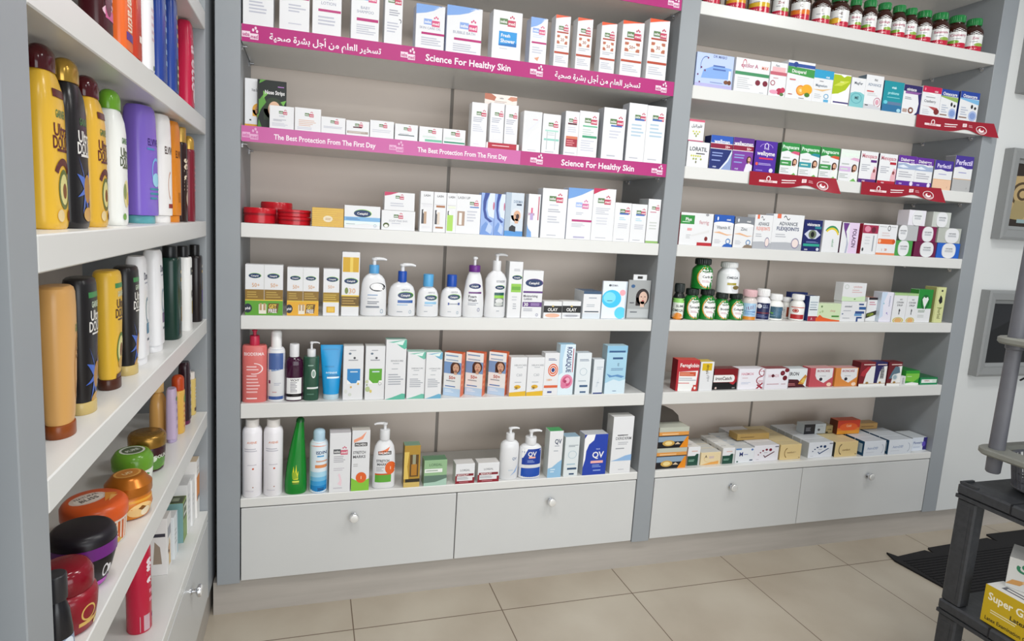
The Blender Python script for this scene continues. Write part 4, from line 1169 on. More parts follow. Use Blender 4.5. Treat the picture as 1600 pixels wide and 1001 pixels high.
put('cap', 'lotion_bottle', 'small white bottle with light blue cap on the lotion pump shelf', 'bottle', 'bottles on the lotion pump shelf', 0.6551, 0.012, 1.1169, 0, 0.0823, 0.0477, 0.1592, {'a': 'K .6 .63 .28 Cetaphil;t .62 .8 .05 GENTLE 7a7f8a .3;R .32 .42 .86 .5 8fc0e0;L .3 .85 .35 .4 1 8fb6dc;L .3 .55 .16 .2 1 9aa0aa', 'cc': '5aa9dc', 'bh': 0.72, 'cr': 0.235, 'n': 2.6})
put('cap', 'lotion_bottle', 'small white bottle with dark blue cap on the lotion pump shelf', 'bottle', 'bottles on the lotion pump shelf', 0.7458, 0.012, 1.1169, 0, 0.0854, 0.0495, 0.1598, {'a': 'K .57 .66 .28 Cetaphil;t .58 .82 .05 GENTLE 7a7f8a .3;L .3 .85 .4 .47 1 9aa0aa;R .3 .4 .36 .48 4a5a9a;R .76 .4 .84 .48 4a5a9a;L .3 .55 .16 .2 1 9aa0aa;O .75 .15 .05 .05 .3 9ab0c0', 'cc': '1f4fae', 'bh': 0.725, 'cr': 0.22, 'n': 2.6})
put('pump', 'pump_bottle', 'white foam wash bottle with purple collar on the lotion pump shelf', 'bottle', 'bottles on the lotion pump shelf', 0.8324, 0.012, 1.1169, 0, 0.0838, 0.0461, 0.231, {'a': 'K .5 .68 .27 Cetaphil 6a3a8a;R .22 .52 .82 .56 6a3a7a;T .4 .46 .06 Foam 44444c .4;T .4 .38 .06 Wash 44444c .4;L .2 .7 .26 .33 2 a0a4ae;O .7 .17 .06 .04 .3 7a7aa0', 'cc': '6a2f86', 'bh': 0.76, 'ch': 0.1, 'cr': 0.26, 'p': 'foam', 'pw': 0.9, 'sp': 0.25})
put('pump', 'pump_bottle', 'tall waisted white pump with white head, green band label on the lotion pump shelf', 'bottle', 'bottles on the lotion pump shelf', 0.9208, 0.012, 1.1169, 0, 0.087, 0.0483, 0.2461, {'a': 'K .62 .65 .22 Cetaphil;t .64 .78 .05 RESTORADERM 7a7f8a .4;R .38 .48 .84 .54 2c5a5a;R .38 .42 .84 .48 8cc63f;R .38 .24 .84 .42 7f8486;E .62 .36 .18 .05 d8d9d8;E .6 .29 .2 .04 c0c4c0;L .5 .7 .13 .16 1 9aa0aa', 'bh': 0.735, 'ch': 0.155, 'cr': 0.19, 'p': 'waist', 'n': 2.3})
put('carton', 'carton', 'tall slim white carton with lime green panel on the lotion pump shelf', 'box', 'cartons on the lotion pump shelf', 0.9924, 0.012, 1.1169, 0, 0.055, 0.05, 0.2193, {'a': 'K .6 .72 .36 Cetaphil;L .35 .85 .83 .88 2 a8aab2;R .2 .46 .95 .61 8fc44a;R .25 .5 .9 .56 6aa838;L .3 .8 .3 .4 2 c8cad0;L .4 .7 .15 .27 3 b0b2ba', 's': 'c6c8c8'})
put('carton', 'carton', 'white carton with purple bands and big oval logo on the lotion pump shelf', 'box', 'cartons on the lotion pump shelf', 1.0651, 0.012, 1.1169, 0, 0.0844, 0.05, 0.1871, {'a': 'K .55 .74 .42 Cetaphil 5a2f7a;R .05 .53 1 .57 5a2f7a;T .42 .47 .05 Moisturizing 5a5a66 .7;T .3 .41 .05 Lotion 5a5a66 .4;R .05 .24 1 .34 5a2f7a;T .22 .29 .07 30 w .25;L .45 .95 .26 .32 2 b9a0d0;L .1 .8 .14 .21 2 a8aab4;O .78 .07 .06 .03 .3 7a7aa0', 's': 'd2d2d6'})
put('carton', 'carton', 'small black and white carton with peach base, left of two on the lotion pump shelf', 'box', 'cartons on the lotion pump shelf', 1.1557, 0.012, 1.1169, 0, 0.0773, 0.045, 0.0678, {'a': 'R 0 .34 1 .74 141416;T .5 .52 .19 OLAY w .55;E .5 .72 .06 .05 c8b06a;E .5 .17 .4 .12 e6b49a;', 't': 'e6e6e4'})
put('carton', 'carton', 'small black and white carton with grey base, right of two on the lotion pump shelf', 'box', 'cartons on the lotion pump shelf', 1.2367, 0.012, 1.1169, 0, 0.0799, 0.045, 0.0693, {'a': 'R 0 .34 1 .74 141416;T .5 .52 .19 OLAY w .55;E .5 .72 .06 .05 c8b06a;E .5 .17 .42 .1 c8cad2;L .2 .9 .12 .2 1 5a5a60;', 't': 'e6e6e4'})
put('carton', 'carton', 'white carton with navy top seen at an angle on the lotion pump shelf', 'box', 'cartons on the lotion pump shelf', 1.3247, 0.012, 1.1169, 0, 0.0785, 0.09, 0.1118, {'a': 'R 0 .9 1 1 34506e;L .3 .85 .72 .8 1 9aa2ae;L .2 .7 .42 .54 2 b0b8c0;R .1 .24 .9 .28 3a4654;P d5dde4 0 0 1 0 1 .2 0 .2', 't': '3b5a7c', 's': 'cfd4d8'})
put('carton', 'mask_packet', 'white mask sachet with glowing blue circle on the lotion pump shelf', 'packet', None, 1.4277, 0.02, 1.1169, 0, 0.1099, 0.01, 0.1545, {'a': 'E .38 .53 .4 .24 3fc4f0;E .3 .56 .25 .15 7fdcf6;E .78 .16 .24 .16 5ad0f4;E .82 .7 .12 .08 f3a9b4;T .45 .89 .05 DERMA 8a9099 .5;E .28 .89 .05 .03 50565e;L .2 .45 .46 .5 1 3a7a9a;R .95 0 1 1 b4c4d0', 'c': 'e3eaf2'})
put('carton', 'hair_packet', 'silver hanging packet with dark-haired woman on the lotion pump shelf', 'packet', None, 1.5455, 0.03, 1.1169, 0, 0.103, 0.01, 0.1614, {'a': 'F .66 .55 .26 d8b8a6 2a2020;R .02 .03 .98 .25 b9bdbe;L .15 .6 .14 .2 1 5a5f66;E .2 .84 .09 .045 3a5f8a;L .1 .3 .38 .44 1 5a5a60', 'c': 'a3a6a6', 'ro': 0.2, 'hang': 1})
put('pump', 'pump_bottle', 'large coral pink pump bottle at the left end below the lotion pumps', 'bottle', 'bottles below the lotion pumps', 0.0443, 0.012, 0.8032, 0, 0.0826, 0.05, 0.2584, {'a': 'T .5 .86 .055 BIODERMA f6dede .8;A .5 .6 .36 .1 .14 -110 90 f6dede;L .2 .7 .56 .66 2 f2c8c8;L .2 .75 .16 .5 6 f0bcbc;L .2 .8 .05 .1 1 f6dede;', 'c': 'd8706c', 'cc': 'c22f4c', 'pc': 'c22f4c', 'bh': 0.79, 'ch': 0.13, 'cr': 0.2, 'p': 'square', 'sp': 0.1, 'n': 2.8})
put('spray', 'spray_can', 'white foam bottle with blue upper half below the lotion pumps', 'spray can', 'spray bottles below the lotion pumps', 0.1167, 0.015, 0.8032, 0, 0.0609, 0.05, 0.2567, {'a': 'R .03 .6 .97 .97 4d67a0;R .03 .04 .97 .1 3d5a98;R .1 .4 .2 .34 7a3a5a;L .4 .9 .3 .36 2 b9bbc8;P 8fa6cc .1 .56 .9 .6 .9 .62 .1 .6;L .3 .7 .16 .2 1 c9a0a0', 'cc': 'f2f2f2', 'bh': 0.76, 'cr': 0.3, 'dome': 0.15})
put('cap', 'lotion_bottle', 'dark plum bottle with white cap and white label below the lotion pumps', 'bottle', 'bottles below the lotion pumps', 0.1785, 0.015, 0.8032, 0, 0.0616, 0.042, 0.2078, {'a': 'R .02 .12 1 .53 f0f0f0;R .02 .1 1 .17 17171a;R .02 .03 1 .1 f0f0f0;T .55 .48 .05 VICHY 2a2a30 .5;L .3 .75 .2 .44 7 8a8a92', 'c': '3a0f2e', 'cc': 'e8e8ea', 'bh': 0.78, 'cr': 0.27, 'p': 'round', 'ro': 0.12, 'n': 2.2})
put('pump', 'pump_bottle', 'dark green pump bottle with white head below the lotion pumps', 'bottle', 'bottles below the lotion pumps', 0.2376, 0.017, 0.8032, 0, 0.0552, 0.043, 0.215, {'a': 'E .65 .62 .14 .1 e6ebe8;R .25 .27 .95 .31 dfe6e2;L .3 .8 .78 .84 1 8fb0a0;L .25 .7 .12 .18 1 4f7a66;E .65 .62 .1 .07 8fa89c', 'c': '2a5240', 'bh': 0.75, 'ch': 0.12, 'cr': 0.27, 'p': 'square', 'sp': 1.1, 'n': 2.4})
put('tube', 'cream_tube', 'bright blue tube standing on its cap below the lotion pumps', 'tube', None, 0.3092, 0.02, 0.8032, 0, 0.0794, 0.045, 0.2016, {'a': 'T .5 .5 .03 INTENSIVE d0ecf8 .5;R .3 .395 .85 .425 e6f4fa;P 1478b0 .3 .43 .85 .43 .75 .47 .45 .47;L .2 .85 .58 .64 1 1a86c0;L .1 .9 .9 .94 1 1a86c0', 'c': '1f9ad8', 'cc': 'b9cfd8'})
put('carton', 'carton', 'white carton with blue square and pale flowers below the lotion pumps', 'box', 'cartons below the lotion pumps', 0.3861, 0.0139, 0.8032, 0, 0.0721, 0.05, 0.2027, {'a': 'R .2 .3 .85 .58 2f86c6;P f2f2ef .2 .3 .85 .3 .85 .36 .72 .36 .66 .31 .4 .31 .2 .38;E .32 .86 .07 .02 6a7a8a;L .3 .8 .9 .94 1 b0b2b8;E .55 .78 .06 .02 3a3a40;L .25 .85 .72 .76 1 9a9ca2;L .35 .8 .5 .55 1 cfe0ea;E .15 .16 .08 .04 d9dcd6;E .35 .1 .09 .03 cfd4cc;E .76 .3 .05 .02 d8b46a;E .4 .24 .05 .02 d8b46a', 't': 'e3e3e0'})
put('carton', 'carton', 'white carton with green square and daisies below the lotion pumps', 'box', 'cartons below the lotion pumps', 0.4651, 0.0099, 0.8032, 0, 0.072, 0.05, 0.2033, {'a': 'R .2 .3 .85 .58 5aa52c;P f2f2ef .2 .3 .85 .3 .85 .36 .72 .36 .66 .31 .4 .31 .2 .38;E .32 .86 .07 .02 6a7a8a;L .3 .8 .9 .94 1 b0b2b8;E .55 .78 .06 .02 3a3a40;L .25 .85 .72 .76 1 9a9ca2;L .35 .8 .5 .55 1 cfe0ea;E .1 .34 .08 .03 c8cfa8;E .14 .2 .12 .05 b5c48f;E .3 .16 .06 .03 d8c46a;E .1 .28 .03 .015 6a8a3a;O .76 .3 .08 .03 .2 8a8a8a', 't': 'e3e3e0'})
put('carton', 'carton', 'tallest white carton with mint green swooshes below the lotion pumps', 'box', 'cartons below the lotion pumps', 0.5403, 0.0046, 0.8032, 0, 0.0757, 0.045, 0.2282, {'a': 'P 5cb89f .1 .96 1 1 1 .86 .9 .84 .7 .88 .45 .945;P 5cb89f 0 0 1 0 1 .09 .85 .1 .55 .06 .3 .03;P e0efea .35 .95 .9 .99 .8 .91 .6 .92;t .55 .65 .03 SENSICURE 6a6f76 .7;L .35 .75 .59 .62 1 b0b4ba;L .3 .7 .5 .53 1 b0b4ba;L .15 .9 .24 .44 5 a8acb4', 't': 'b5ddd0'})
put('carton', 'carton', 'shorter white carton with mint green swooshes below the lotion pumps', 'box', 'cartons below the lotion pumps', 0.6189, 0.0093, 0.8032, 0, 0.0681, 0.045, 0.1808, {'a': 'P 6cbca6 .1 .96 1 1 1 .86 .9 .84 .7 .88 .45 .945;P 6cbca6 0 0 1 0 1 .09 .85 .1 .55 .06 .3 .03;P e0efea .35 .95 .9 .99 .8 .91 .6 .92;t .55 .65 .03 DERMACURE 6a6f76 .7;L .35 .75 .59 .62 1 b0b4ba;L .3 .7 .5 .53 1 b0b4ba;L .15 .9 .24 .44 5 a8acb4', 't': 'b5ddd0'})
put('carton', 'carton', 'white carton with pale blue swooshes below the lotion pumps', 'box', 'cartons below the lotion pumps', 0.685, 0.003, 0.8032, 0, 0.0629, 0.045, 0.1804, {'a': 'P 6aaccb .1 .96 1 1 1 .86 .9 .84 .7 .88 .45 .945;P 6aaccb 0 0 1 0 1 .09 .85 .1 .55 .06 .3 .03;P e0efea .35 .95 .9 .99 .8 .91 .6 .92;t .55 .65 .03 HYDRACURE 6a6f76 .7;L .35 .75 .59 .62 1 b0b4ba;L .3 .7 .5 .53 1 b0b4ba;L .15 .9 .24 .44 5 a8acb4', 't': 'b5ddd0'})
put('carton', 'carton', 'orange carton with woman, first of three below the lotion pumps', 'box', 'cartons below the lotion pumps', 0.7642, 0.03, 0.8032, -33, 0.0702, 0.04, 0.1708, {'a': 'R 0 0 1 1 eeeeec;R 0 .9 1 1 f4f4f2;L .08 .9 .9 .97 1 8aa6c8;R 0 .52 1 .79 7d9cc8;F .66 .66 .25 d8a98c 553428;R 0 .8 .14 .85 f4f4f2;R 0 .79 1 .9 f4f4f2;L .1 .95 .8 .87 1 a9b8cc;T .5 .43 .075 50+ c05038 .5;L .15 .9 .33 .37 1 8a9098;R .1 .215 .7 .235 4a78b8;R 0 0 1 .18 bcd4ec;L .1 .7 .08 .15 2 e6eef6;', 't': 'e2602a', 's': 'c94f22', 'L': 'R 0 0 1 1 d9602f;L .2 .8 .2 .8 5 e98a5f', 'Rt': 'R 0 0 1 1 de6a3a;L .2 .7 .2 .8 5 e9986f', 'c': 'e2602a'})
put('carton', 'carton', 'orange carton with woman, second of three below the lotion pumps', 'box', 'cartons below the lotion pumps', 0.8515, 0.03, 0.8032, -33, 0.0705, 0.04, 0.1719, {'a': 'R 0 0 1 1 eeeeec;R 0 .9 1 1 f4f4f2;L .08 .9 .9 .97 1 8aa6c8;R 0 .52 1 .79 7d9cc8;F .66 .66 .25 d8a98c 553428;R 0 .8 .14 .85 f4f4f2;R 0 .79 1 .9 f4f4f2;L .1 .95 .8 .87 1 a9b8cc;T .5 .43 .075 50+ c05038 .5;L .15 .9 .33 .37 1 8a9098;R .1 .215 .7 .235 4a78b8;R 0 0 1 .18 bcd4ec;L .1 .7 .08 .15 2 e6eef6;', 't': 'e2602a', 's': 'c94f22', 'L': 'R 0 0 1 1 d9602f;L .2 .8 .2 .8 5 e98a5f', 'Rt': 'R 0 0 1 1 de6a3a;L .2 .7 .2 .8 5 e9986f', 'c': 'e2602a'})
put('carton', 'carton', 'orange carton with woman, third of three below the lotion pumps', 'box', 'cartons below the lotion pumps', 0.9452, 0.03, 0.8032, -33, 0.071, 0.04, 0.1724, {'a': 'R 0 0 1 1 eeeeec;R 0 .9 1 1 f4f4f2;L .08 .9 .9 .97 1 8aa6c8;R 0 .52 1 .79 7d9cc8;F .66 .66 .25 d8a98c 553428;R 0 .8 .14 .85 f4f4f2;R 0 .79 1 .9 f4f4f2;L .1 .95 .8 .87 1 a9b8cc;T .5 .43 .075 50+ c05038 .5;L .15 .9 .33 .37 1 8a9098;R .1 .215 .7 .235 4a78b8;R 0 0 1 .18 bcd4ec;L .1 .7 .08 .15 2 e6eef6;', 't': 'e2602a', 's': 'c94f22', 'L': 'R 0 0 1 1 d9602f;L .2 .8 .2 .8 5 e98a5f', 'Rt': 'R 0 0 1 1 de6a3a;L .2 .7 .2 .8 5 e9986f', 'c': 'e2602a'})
put('carton', 'carton', 'white carton with yellow base, left of two below the lotion pumps', 'box', 'cartons below the lotion pumps', 1.0259, 0.003, 0.8032, 0, 0.0693, 0.045, 0.1578, {'a': 'T .6 .8 .045 HELIOCARE 9a9ca2 .75;L .4 .8 .72 .76 1 b0b4ba;T .55 .55 .07 C60 b8bac0 .35;L .3 .8 .34 .38 1 a8acb4;E .48 .24 .2 .05 d8a828;E .42 .22 .08 .02 8a6a1a;L .3 .6 .17 .2 1 4a4a4a;P e0b428 0 0 1 0 1 .13 0 .1', 't': 'dededc'})
put('carton', 'carton', 'white carton with yellow base, right of two below the lotion pumps', 'box', 'cartons below the lotion pumps', 1.0985, 0.003, 0.8032, 0, 0.0702, 0.045, 0.1572, {'a': 'T .6 .8 .045 HELIOCARE 9a9ca2 .75;L .4 .8 .72 .76 1 b0b4ba;T .55 .55 .07 C60 b8bac0 .35;L .3 .8 .34 .38 1 a8acb4;E .48 .24 .2 .05 d8a828;E .42 .22 .08 .02 8a6a1a;L .3 .6 .17 .2 1 4a4a4a;P e0b428 0 0 1 0 1 .13 0 .1', 't': 'dededc'})
put('carton', 'carton', 'white carton with orange sun circle below the lotion pumps', 'box', 'cartons below the lotion pumps', 1.1657, 0.003, 0.8032, 0, 0.063, 0.04, 0.1745, {'a': 'E .6 .6 .34 .15 d8623a;E .6 .6 .27 .12 f2f2ef;O .6 .6 .24 .1 .35 d8623a;E .6 .6 .12 .05 2a3a78;L .25 .95 .82 .88 2 4a5a8a;T .4 .37 .05 100+ e0a06a .5;R .05 .18 .98 .24 d8623a;R .3 .06 .6 .1 3a4a8a'})
put('carton', 'carton', 'tall pale blue carton with pink rose below the lotion pumps', 'box', 'cartons below the lotion pumps', 1.231, 0.003, 0.8032, 0, 0.0673, 0.04, 0.2093, {'a': 'E .55 .27 .4 .14 e08aa8;E .55 .27 .28 .1 c94f7a;E .6 .29 .16 .06 e9a9c0;E .35 .2 .18 .07 d8789a;E .45 .27 .1 .03 a83860;V .62 .7 .1 ROSALIQUE 3a4a7a .5;R .85 .45 .9 .92 c0465a;P b5d4e8 0 1 .35 1 .2 .7 .25 .45 0 .4', 'c': 'dcebf3', 't': 'a8d4ec', 's': 'cfe0e8'})
put('carton', 'carton', 'grey-white carton with navy bar below the lotion pumps', 'box', 'cartons below the lotion pumps', 1.3061, 0.003, 0.8032, 0, 0.0654, 0.04, 0.1737, {'a': 'L .2 .9 .8 .86 2 6a7a92;O .5 .55 .25 .09 .12 a9bcc8;R .3 .18 .85 .23 3a5a80;R .35 .04 .75 .08 3a5a80;L .2 .8 .3 .36 1 b0bcc6', 'c': 'dfe6ea', 't': 'd2dee6', 's': 'bfc8cc'})
put('carton', 'carton', 'slim pale carton with navy foot below the lotion pumps', 'box', 'cartons below the lotion pumps', 1.3756, 0.0055, 0.8032, 0, 0.046, 0.035, 0.1459, {'a': 'L .3 .95 .7 .8 2 b0bac6;P cfd8e0 .3 .2 .6 .5 .5 .2;R .1 0 1 .04 3a4a80;L .4 .7 .3 .36 1 b0bac6', 'c': 'dde3e8', 's': 'c4ccd2'})
put('carton', 'carton', 'sky blue carton with water splash near the right end below the lotion pumps', 'box', 'cartons below the lotion pumps', 1.4545, 0.0047, 0.8032, 0, 0.0929, 0.045, 0.2028, {'a': 'R 0 .86 1 1 8cc0de;R .1 .86 .9 .9 3a5f8a;R .3 .72 .8 .76 2f527e;T .6 .61 .06 E 6a86a0 .2;L .25 .9 .48 .54 2 6a8ab0;P 5f90c0 .05 .42 .3 .38 .6 .4 .95 .36 .8 .33 .5 .36 .2 .34;P d3e6f0 0 0 1 0 1 .3 .7 .26 .4 .3 0 .22;L .4 .6 .04 .07 1 5a7a9a', 'c': 'a5cfe4', 't': 'bfe0ee', 's': 'b0c8d4'})
put('spray', 'spray_can', 'tall white water spray can at the left end over the middle drawers', 'spray can', 'spray bottles over the middle drawers', 0.0376, 0.003, 0.4519, 0, 0.0682, 0.0682, 0.2865, {'a': 'T .52 .8 .03 AVENE e09a80 .6;L .15 .85 .66 .72 2 c4c2cc;E .58 .42 .05 .013 c85a3a;L .3 .8 .46 .49 1 d0ccd4;E .58 .15 .03 .008 a0684a;L .2 .8 .08 .11 1 d0ccd4;', 'c': 'f0eef2', 'cc': 'e6e2de', 'bh': 0.9, 'cr': 0.34, 'dome': 0.05})
put('spray', 'spray_can', 'tall white water spray can beside the green bottle over the middle drawers', 'spray can', 'spray bottles over the middle drawers', 0.1096, 0.003, 0.4519, 0, 0.0673, 0.0673, 0.284, {'a': 'T .52 .8 .03 AVENE e09a80 .6;L .15 .85 .66 .72 2 c4c2cc;E .58 .42 .05 .013 c85a3a;L .3 .8 .46 .49 1 d0ccd4;E .58 .15 .03 .008 a0684a;L .2 .8 .08 .11 1 d0ccd4;', 'c': 'f0eef2', 'cc': 'e6e2de', 'bh': 0.9, 'cr': 0.34, 'dome': 0.05})
put('aloe', 'gel_bottle', 'tapering green gel bottle with yellow leaf drawing over the middle drawers', 'bottle', 'bottles over the middle drawers', 0.1894, 0.0063, 0.4519, 0, 0.0802, 0.0802, 0.2803, {'a': 'P d8d830 .2 .2 .28 .34 .32 .25 .4 .38 .45 .26 .52 .4 .56 .27 .66 .36 .66 .26 .74 .3 .7 .2;P 8fae2a .3 .2 .36 .3 .5 .3 .6 .22;R .12 .14 .85 .17 6a8a2a;L .2 .8 .15 .2 1 d8e05a', 'c': '158a2e'})
put('spray', 'spray_can', 'blue gradient sun spray can with pale blue cap over the middle drawers', 'spray can', 'spray bottles over the middle drawers', 0.2705, 0.003, 0.4519, 0, 0.0669, 0.0669, 0.2389, {'a': 'R 0 .92 1 .98 e0784a;T .62 .8 .06 ISDIN 2a4a78 .55;L .4 .9 .7 .76 1 4a9ad0;L .35 .95 .6 .66 1 d8a890;R .3 .5 1 .56 e0905a;R 0 0 1 .42 a9d6ea;R 0 0 1 .32 74bbe0;R 0 0 1 .24 3f9ed6;R 0 0 1 .15 1f86c8;R .45 .09 .8 .11 1a3a68;R .45 .06 .8 .08 1a3a68', 'c': 'dce8ee', 'cc': 'b5d2e2', 'bh': 0.82, 'cr': 0.32, 'dome': 0.3})
put('carton', 'carton', 'white carton with pink and grey logo over the middle drawers', 'box', 'cartons over the middle drawers', 0.3461, 0.003, 0.4519, 0, 0.076, 0.05, 0.2294, {'a': 'S 0.52 0.69 0.68 55585c d0607a;L .2 .85 .5 .62 4 b0aeb6;L .2 .8 .36 .42 2 c8c4cc;P ecd0d8 .4 .14 .58 .1 .6 .2 .5 .32 .42 .3 .5 .2;L .2 .8 .05 .09 1 c8c4cc', 't': 'dcdade'})
put('carton', 'carton', 'white stretch mark carton with green base over the middle drawers', 'box', 'cartons over the middle drawers', 0.4212, 0.003, 0.4519, 0, 0.066, 0.05, 0.236, {'a': 'P f0a080 .1 .85 .5 .9 .8 .98 .6 .86 .1 .8;R .15 .74 .85 .8 1a1414;T .5 .77 .035 PALMERS w .6;T .42 .64 .045 STRETCH 5a5a5e .7;T .42 .57 .045 MARKS 5a5a5e .7;P 86c43e 0 0 1 0 1 .2 .5 .14 0 .22;E .55 .22 .3 .09 e0642a;T .55 .22 .05 1 f6e0c0 .3;L .1 .4 .4 .46 2 c0c0c0', 't': 'd8d4cc'})
put('pump', 'pump_bottle', 'white stretch mark lotion pump with green label foot over the middle drawers', 'bottle', 'bottles over the middle drawers', 0.5116, 0.003, 0.4519, 0, 0.087, 0.05, 0.2557, {'a': 'P e87a4a .2 .76 .5 .8 .72 .86 .6 .74 .25 .72;R .22 .7 .78 .77 1a1414;T .5 .735 .04 PALMERS w .5;T .42 .58 .05 STRETCH 5a5a5e .55;T .42 .51 .05 MARKS 5a5a5e .55;R .1 .14 .8 .3 5fa63a;R .1 .29 .8 .32 c85a2a;E .76 .43 .24 .13 e0642a;T .76 .43 .06 1 f6e0c0 .2;L .15 .5 .36 .46 3 b0b0b4', 'bh': 0.755, 'ch': 0.14, 'cr': 0.22, 'sp': -1, 'n': 2.4})
put('carton', 'carton', 'small gold serum carton with bottle window over the middle drawers', 'box', 'cartons over the middle drawers', 0.6168, 0.003, 0.4519, 0, 0.0618, 0.045, 0.1675, {'a': 'R .35 .25 .9 .78 5a4018;R .52 .55 .72 .78 9a9a80;R .45 .28 .8 .55 b07a2a;R .1 .12 1 .2 2a2412;R 0 0 1 .12 d0b468;P e0c060 0 .2 .3 .2 .2 .5 .3 .85 0 .85', 'c': 'b08a34', 't': '7fa088', 's': '8a7a50', 'ro': 0.25})
put('carton', 'carton', 'pale green cream carton over the middle drawers', 'box', 'cartons over the middle drawers', 0.7097, 0.003, 0.4519, 0, 0.0905, 0.05, 0.104, {'a': 'T .5 .82 .1 LOREAL 5a7a5a .75;R .03 .52 .8 .66 eef0ec;L .08 .7 .55 .63 1 8aa08a;R .0 .1 1 .4 5f7a6c;P a9c9b8 0 0 1 0 1 .28 .5 .14 0 .12', 'c': '93b78c', 't': '5f8a68'})
put('carton', 'carton', 'white and maroon cream carton, left of two over the middle drawers', 'box', 'cartons over the middle drawers', 0.8294, 0.003, 0.4519, 0, 0.0775, 0.05, 0.0814, {'a': 'T .5 .68 .1 LOREAL 8a8a8e .75;R .05 .38 .95 .5 7d1524;T .4 .44 .08 REVITALIFT f0dada .6;L .1 .8 .2 .34 3 9a9aa0;R 0 0 1 .14 8a1626;R .0 .14 .08 .4 8a1626;R .9 .14 1 .3 8a1626;L .2 .9 .05 .1 1 d8a0a8', 't': 'e2e0de', 's': 'cfcfcd'})
put('carton', 'carton', 'white and maroon cream carton, right of two over the middle drawers', 'box', 'cartons over the middle drawers', 0.9261, 0.003, 0.4519, 0, 0.089, 0.05, 0.0802, {'a': 'T .5 .68 .1 LOREAL 8a8a8e .75;R .05 .38 .95 .5 7d1524;T .4 .44 .08 REVITALIFT f0dada .6;L .1 .8 .2 .34 3 9a9aa0;R 0 0 1 .14 8a1626;R .0 .14 .08 .4 8a1626;R .9 .14 1 .3 8a1626;L .2 .9 .05 .1 1 d8a0a8', 't': 'e2e0de', 's': 'cfcfcd'})
put('pump', 'pump_bottle', 'rounded plain white pump bottle over the middle drawers', 'bottle', 'bottles over the middle drawers', 1.019, 0.0081, 0.4519, 0, 0.0794, 0.05, 0.2129, {'a': 'T .7 .55 .07 QV 7a8aa8 .25;P 8fb0dc .5 .1 .7 .2 .95 .4 .8 .2;L .4 .7 .22 .28 1 c0ccd8', 'bh': 0.76, 'ch': 0.13, 'cr': 0.22, 'p': 'round', 'n': 2.1})
put('pump', 'pump_bottle', 'white pump bottle with blue label and foot over the middle drawers', 'bottle', 'bottles over the middle drawers', 1.1093, 0.005, 0.4519, 0, 0.0959, 0.055, 0.1988, {'a': 'R .08 .42 .92 .88 1f3f9a;P f2f2f2 .08 .88 .3 .88 .12 .62 .08 .62;T .5 .74 .13 QV w .4;R .35 .61 .65 .66 f0b0a0;R 0 0 1 .32 1f4fae;L .3 .7 .48 .56 2 8fa6dc', 'bh': 0.72, 'ch': 0.14, 'cr': 0.24, 'p': 'round', 'n': 2.2})
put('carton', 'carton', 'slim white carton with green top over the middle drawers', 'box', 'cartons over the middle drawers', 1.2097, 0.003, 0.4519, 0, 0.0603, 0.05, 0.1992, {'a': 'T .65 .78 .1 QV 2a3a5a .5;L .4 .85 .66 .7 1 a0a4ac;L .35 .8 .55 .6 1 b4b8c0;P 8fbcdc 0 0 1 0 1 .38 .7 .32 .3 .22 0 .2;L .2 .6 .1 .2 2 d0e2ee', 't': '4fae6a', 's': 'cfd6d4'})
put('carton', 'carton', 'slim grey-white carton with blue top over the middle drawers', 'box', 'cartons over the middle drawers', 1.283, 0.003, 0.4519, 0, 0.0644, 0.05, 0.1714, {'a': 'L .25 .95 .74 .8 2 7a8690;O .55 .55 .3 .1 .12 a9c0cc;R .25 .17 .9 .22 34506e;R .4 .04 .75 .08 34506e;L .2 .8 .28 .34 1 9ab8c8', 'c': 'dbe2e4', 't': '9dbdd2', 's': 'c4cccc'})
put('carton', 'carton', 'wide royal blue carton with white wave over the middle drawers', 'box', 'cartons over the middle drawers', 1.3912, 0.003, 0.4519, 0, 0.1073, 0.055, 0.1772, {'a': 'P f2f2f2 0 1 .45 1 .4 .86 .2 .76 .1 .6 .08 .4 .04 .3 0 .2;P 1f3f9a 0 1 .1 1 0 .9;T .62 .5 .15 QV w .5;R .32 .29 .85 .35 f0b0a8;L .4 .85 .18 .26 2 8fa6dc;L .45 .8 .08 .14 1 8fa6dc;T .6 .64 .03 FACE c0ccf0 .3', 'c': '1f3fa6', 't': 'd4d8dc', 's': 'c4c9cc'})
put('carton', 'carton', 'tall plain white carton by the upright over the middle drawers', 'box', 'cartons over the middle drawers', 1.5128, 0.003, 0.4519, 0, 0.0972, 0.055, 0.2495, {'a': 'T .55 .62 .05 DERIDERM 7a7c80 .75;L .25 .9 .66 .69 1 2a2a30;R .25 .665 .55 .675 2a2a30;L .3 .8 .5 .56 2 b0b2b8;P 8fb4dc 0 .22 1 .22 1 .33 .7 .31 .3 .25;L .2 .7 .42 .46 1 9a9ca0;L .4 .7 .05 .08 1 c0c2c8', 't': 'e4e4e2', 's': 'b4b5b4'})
put('vit', 'vitamin_bottle', 'dark bottle with red label, leftmost on the highest right-hand shelf', 'bottle', 'bottles on the highest right-hand shelf', 1.7413, 0.018, 2.387, -33, 0.0747, 0.0747, 0.1405, {'a': 'R 0 .02 1 .62 ececea;P ececea .02 .62 .5 .76 .98 .62;R 0 .02 1 .22 c0243f;L .2 .8 .08 .16 1 e8b0b8;E .75 .26 .25 .07 8fae4a;T .5 .5 .09 Cal 8a1a2a .7;L .25 .75 .34 .4 1 a0a0a6', 'c': '3a1c14', 'cc': '1f7a3c', 'p': 'vit', 'ro': 0.15})
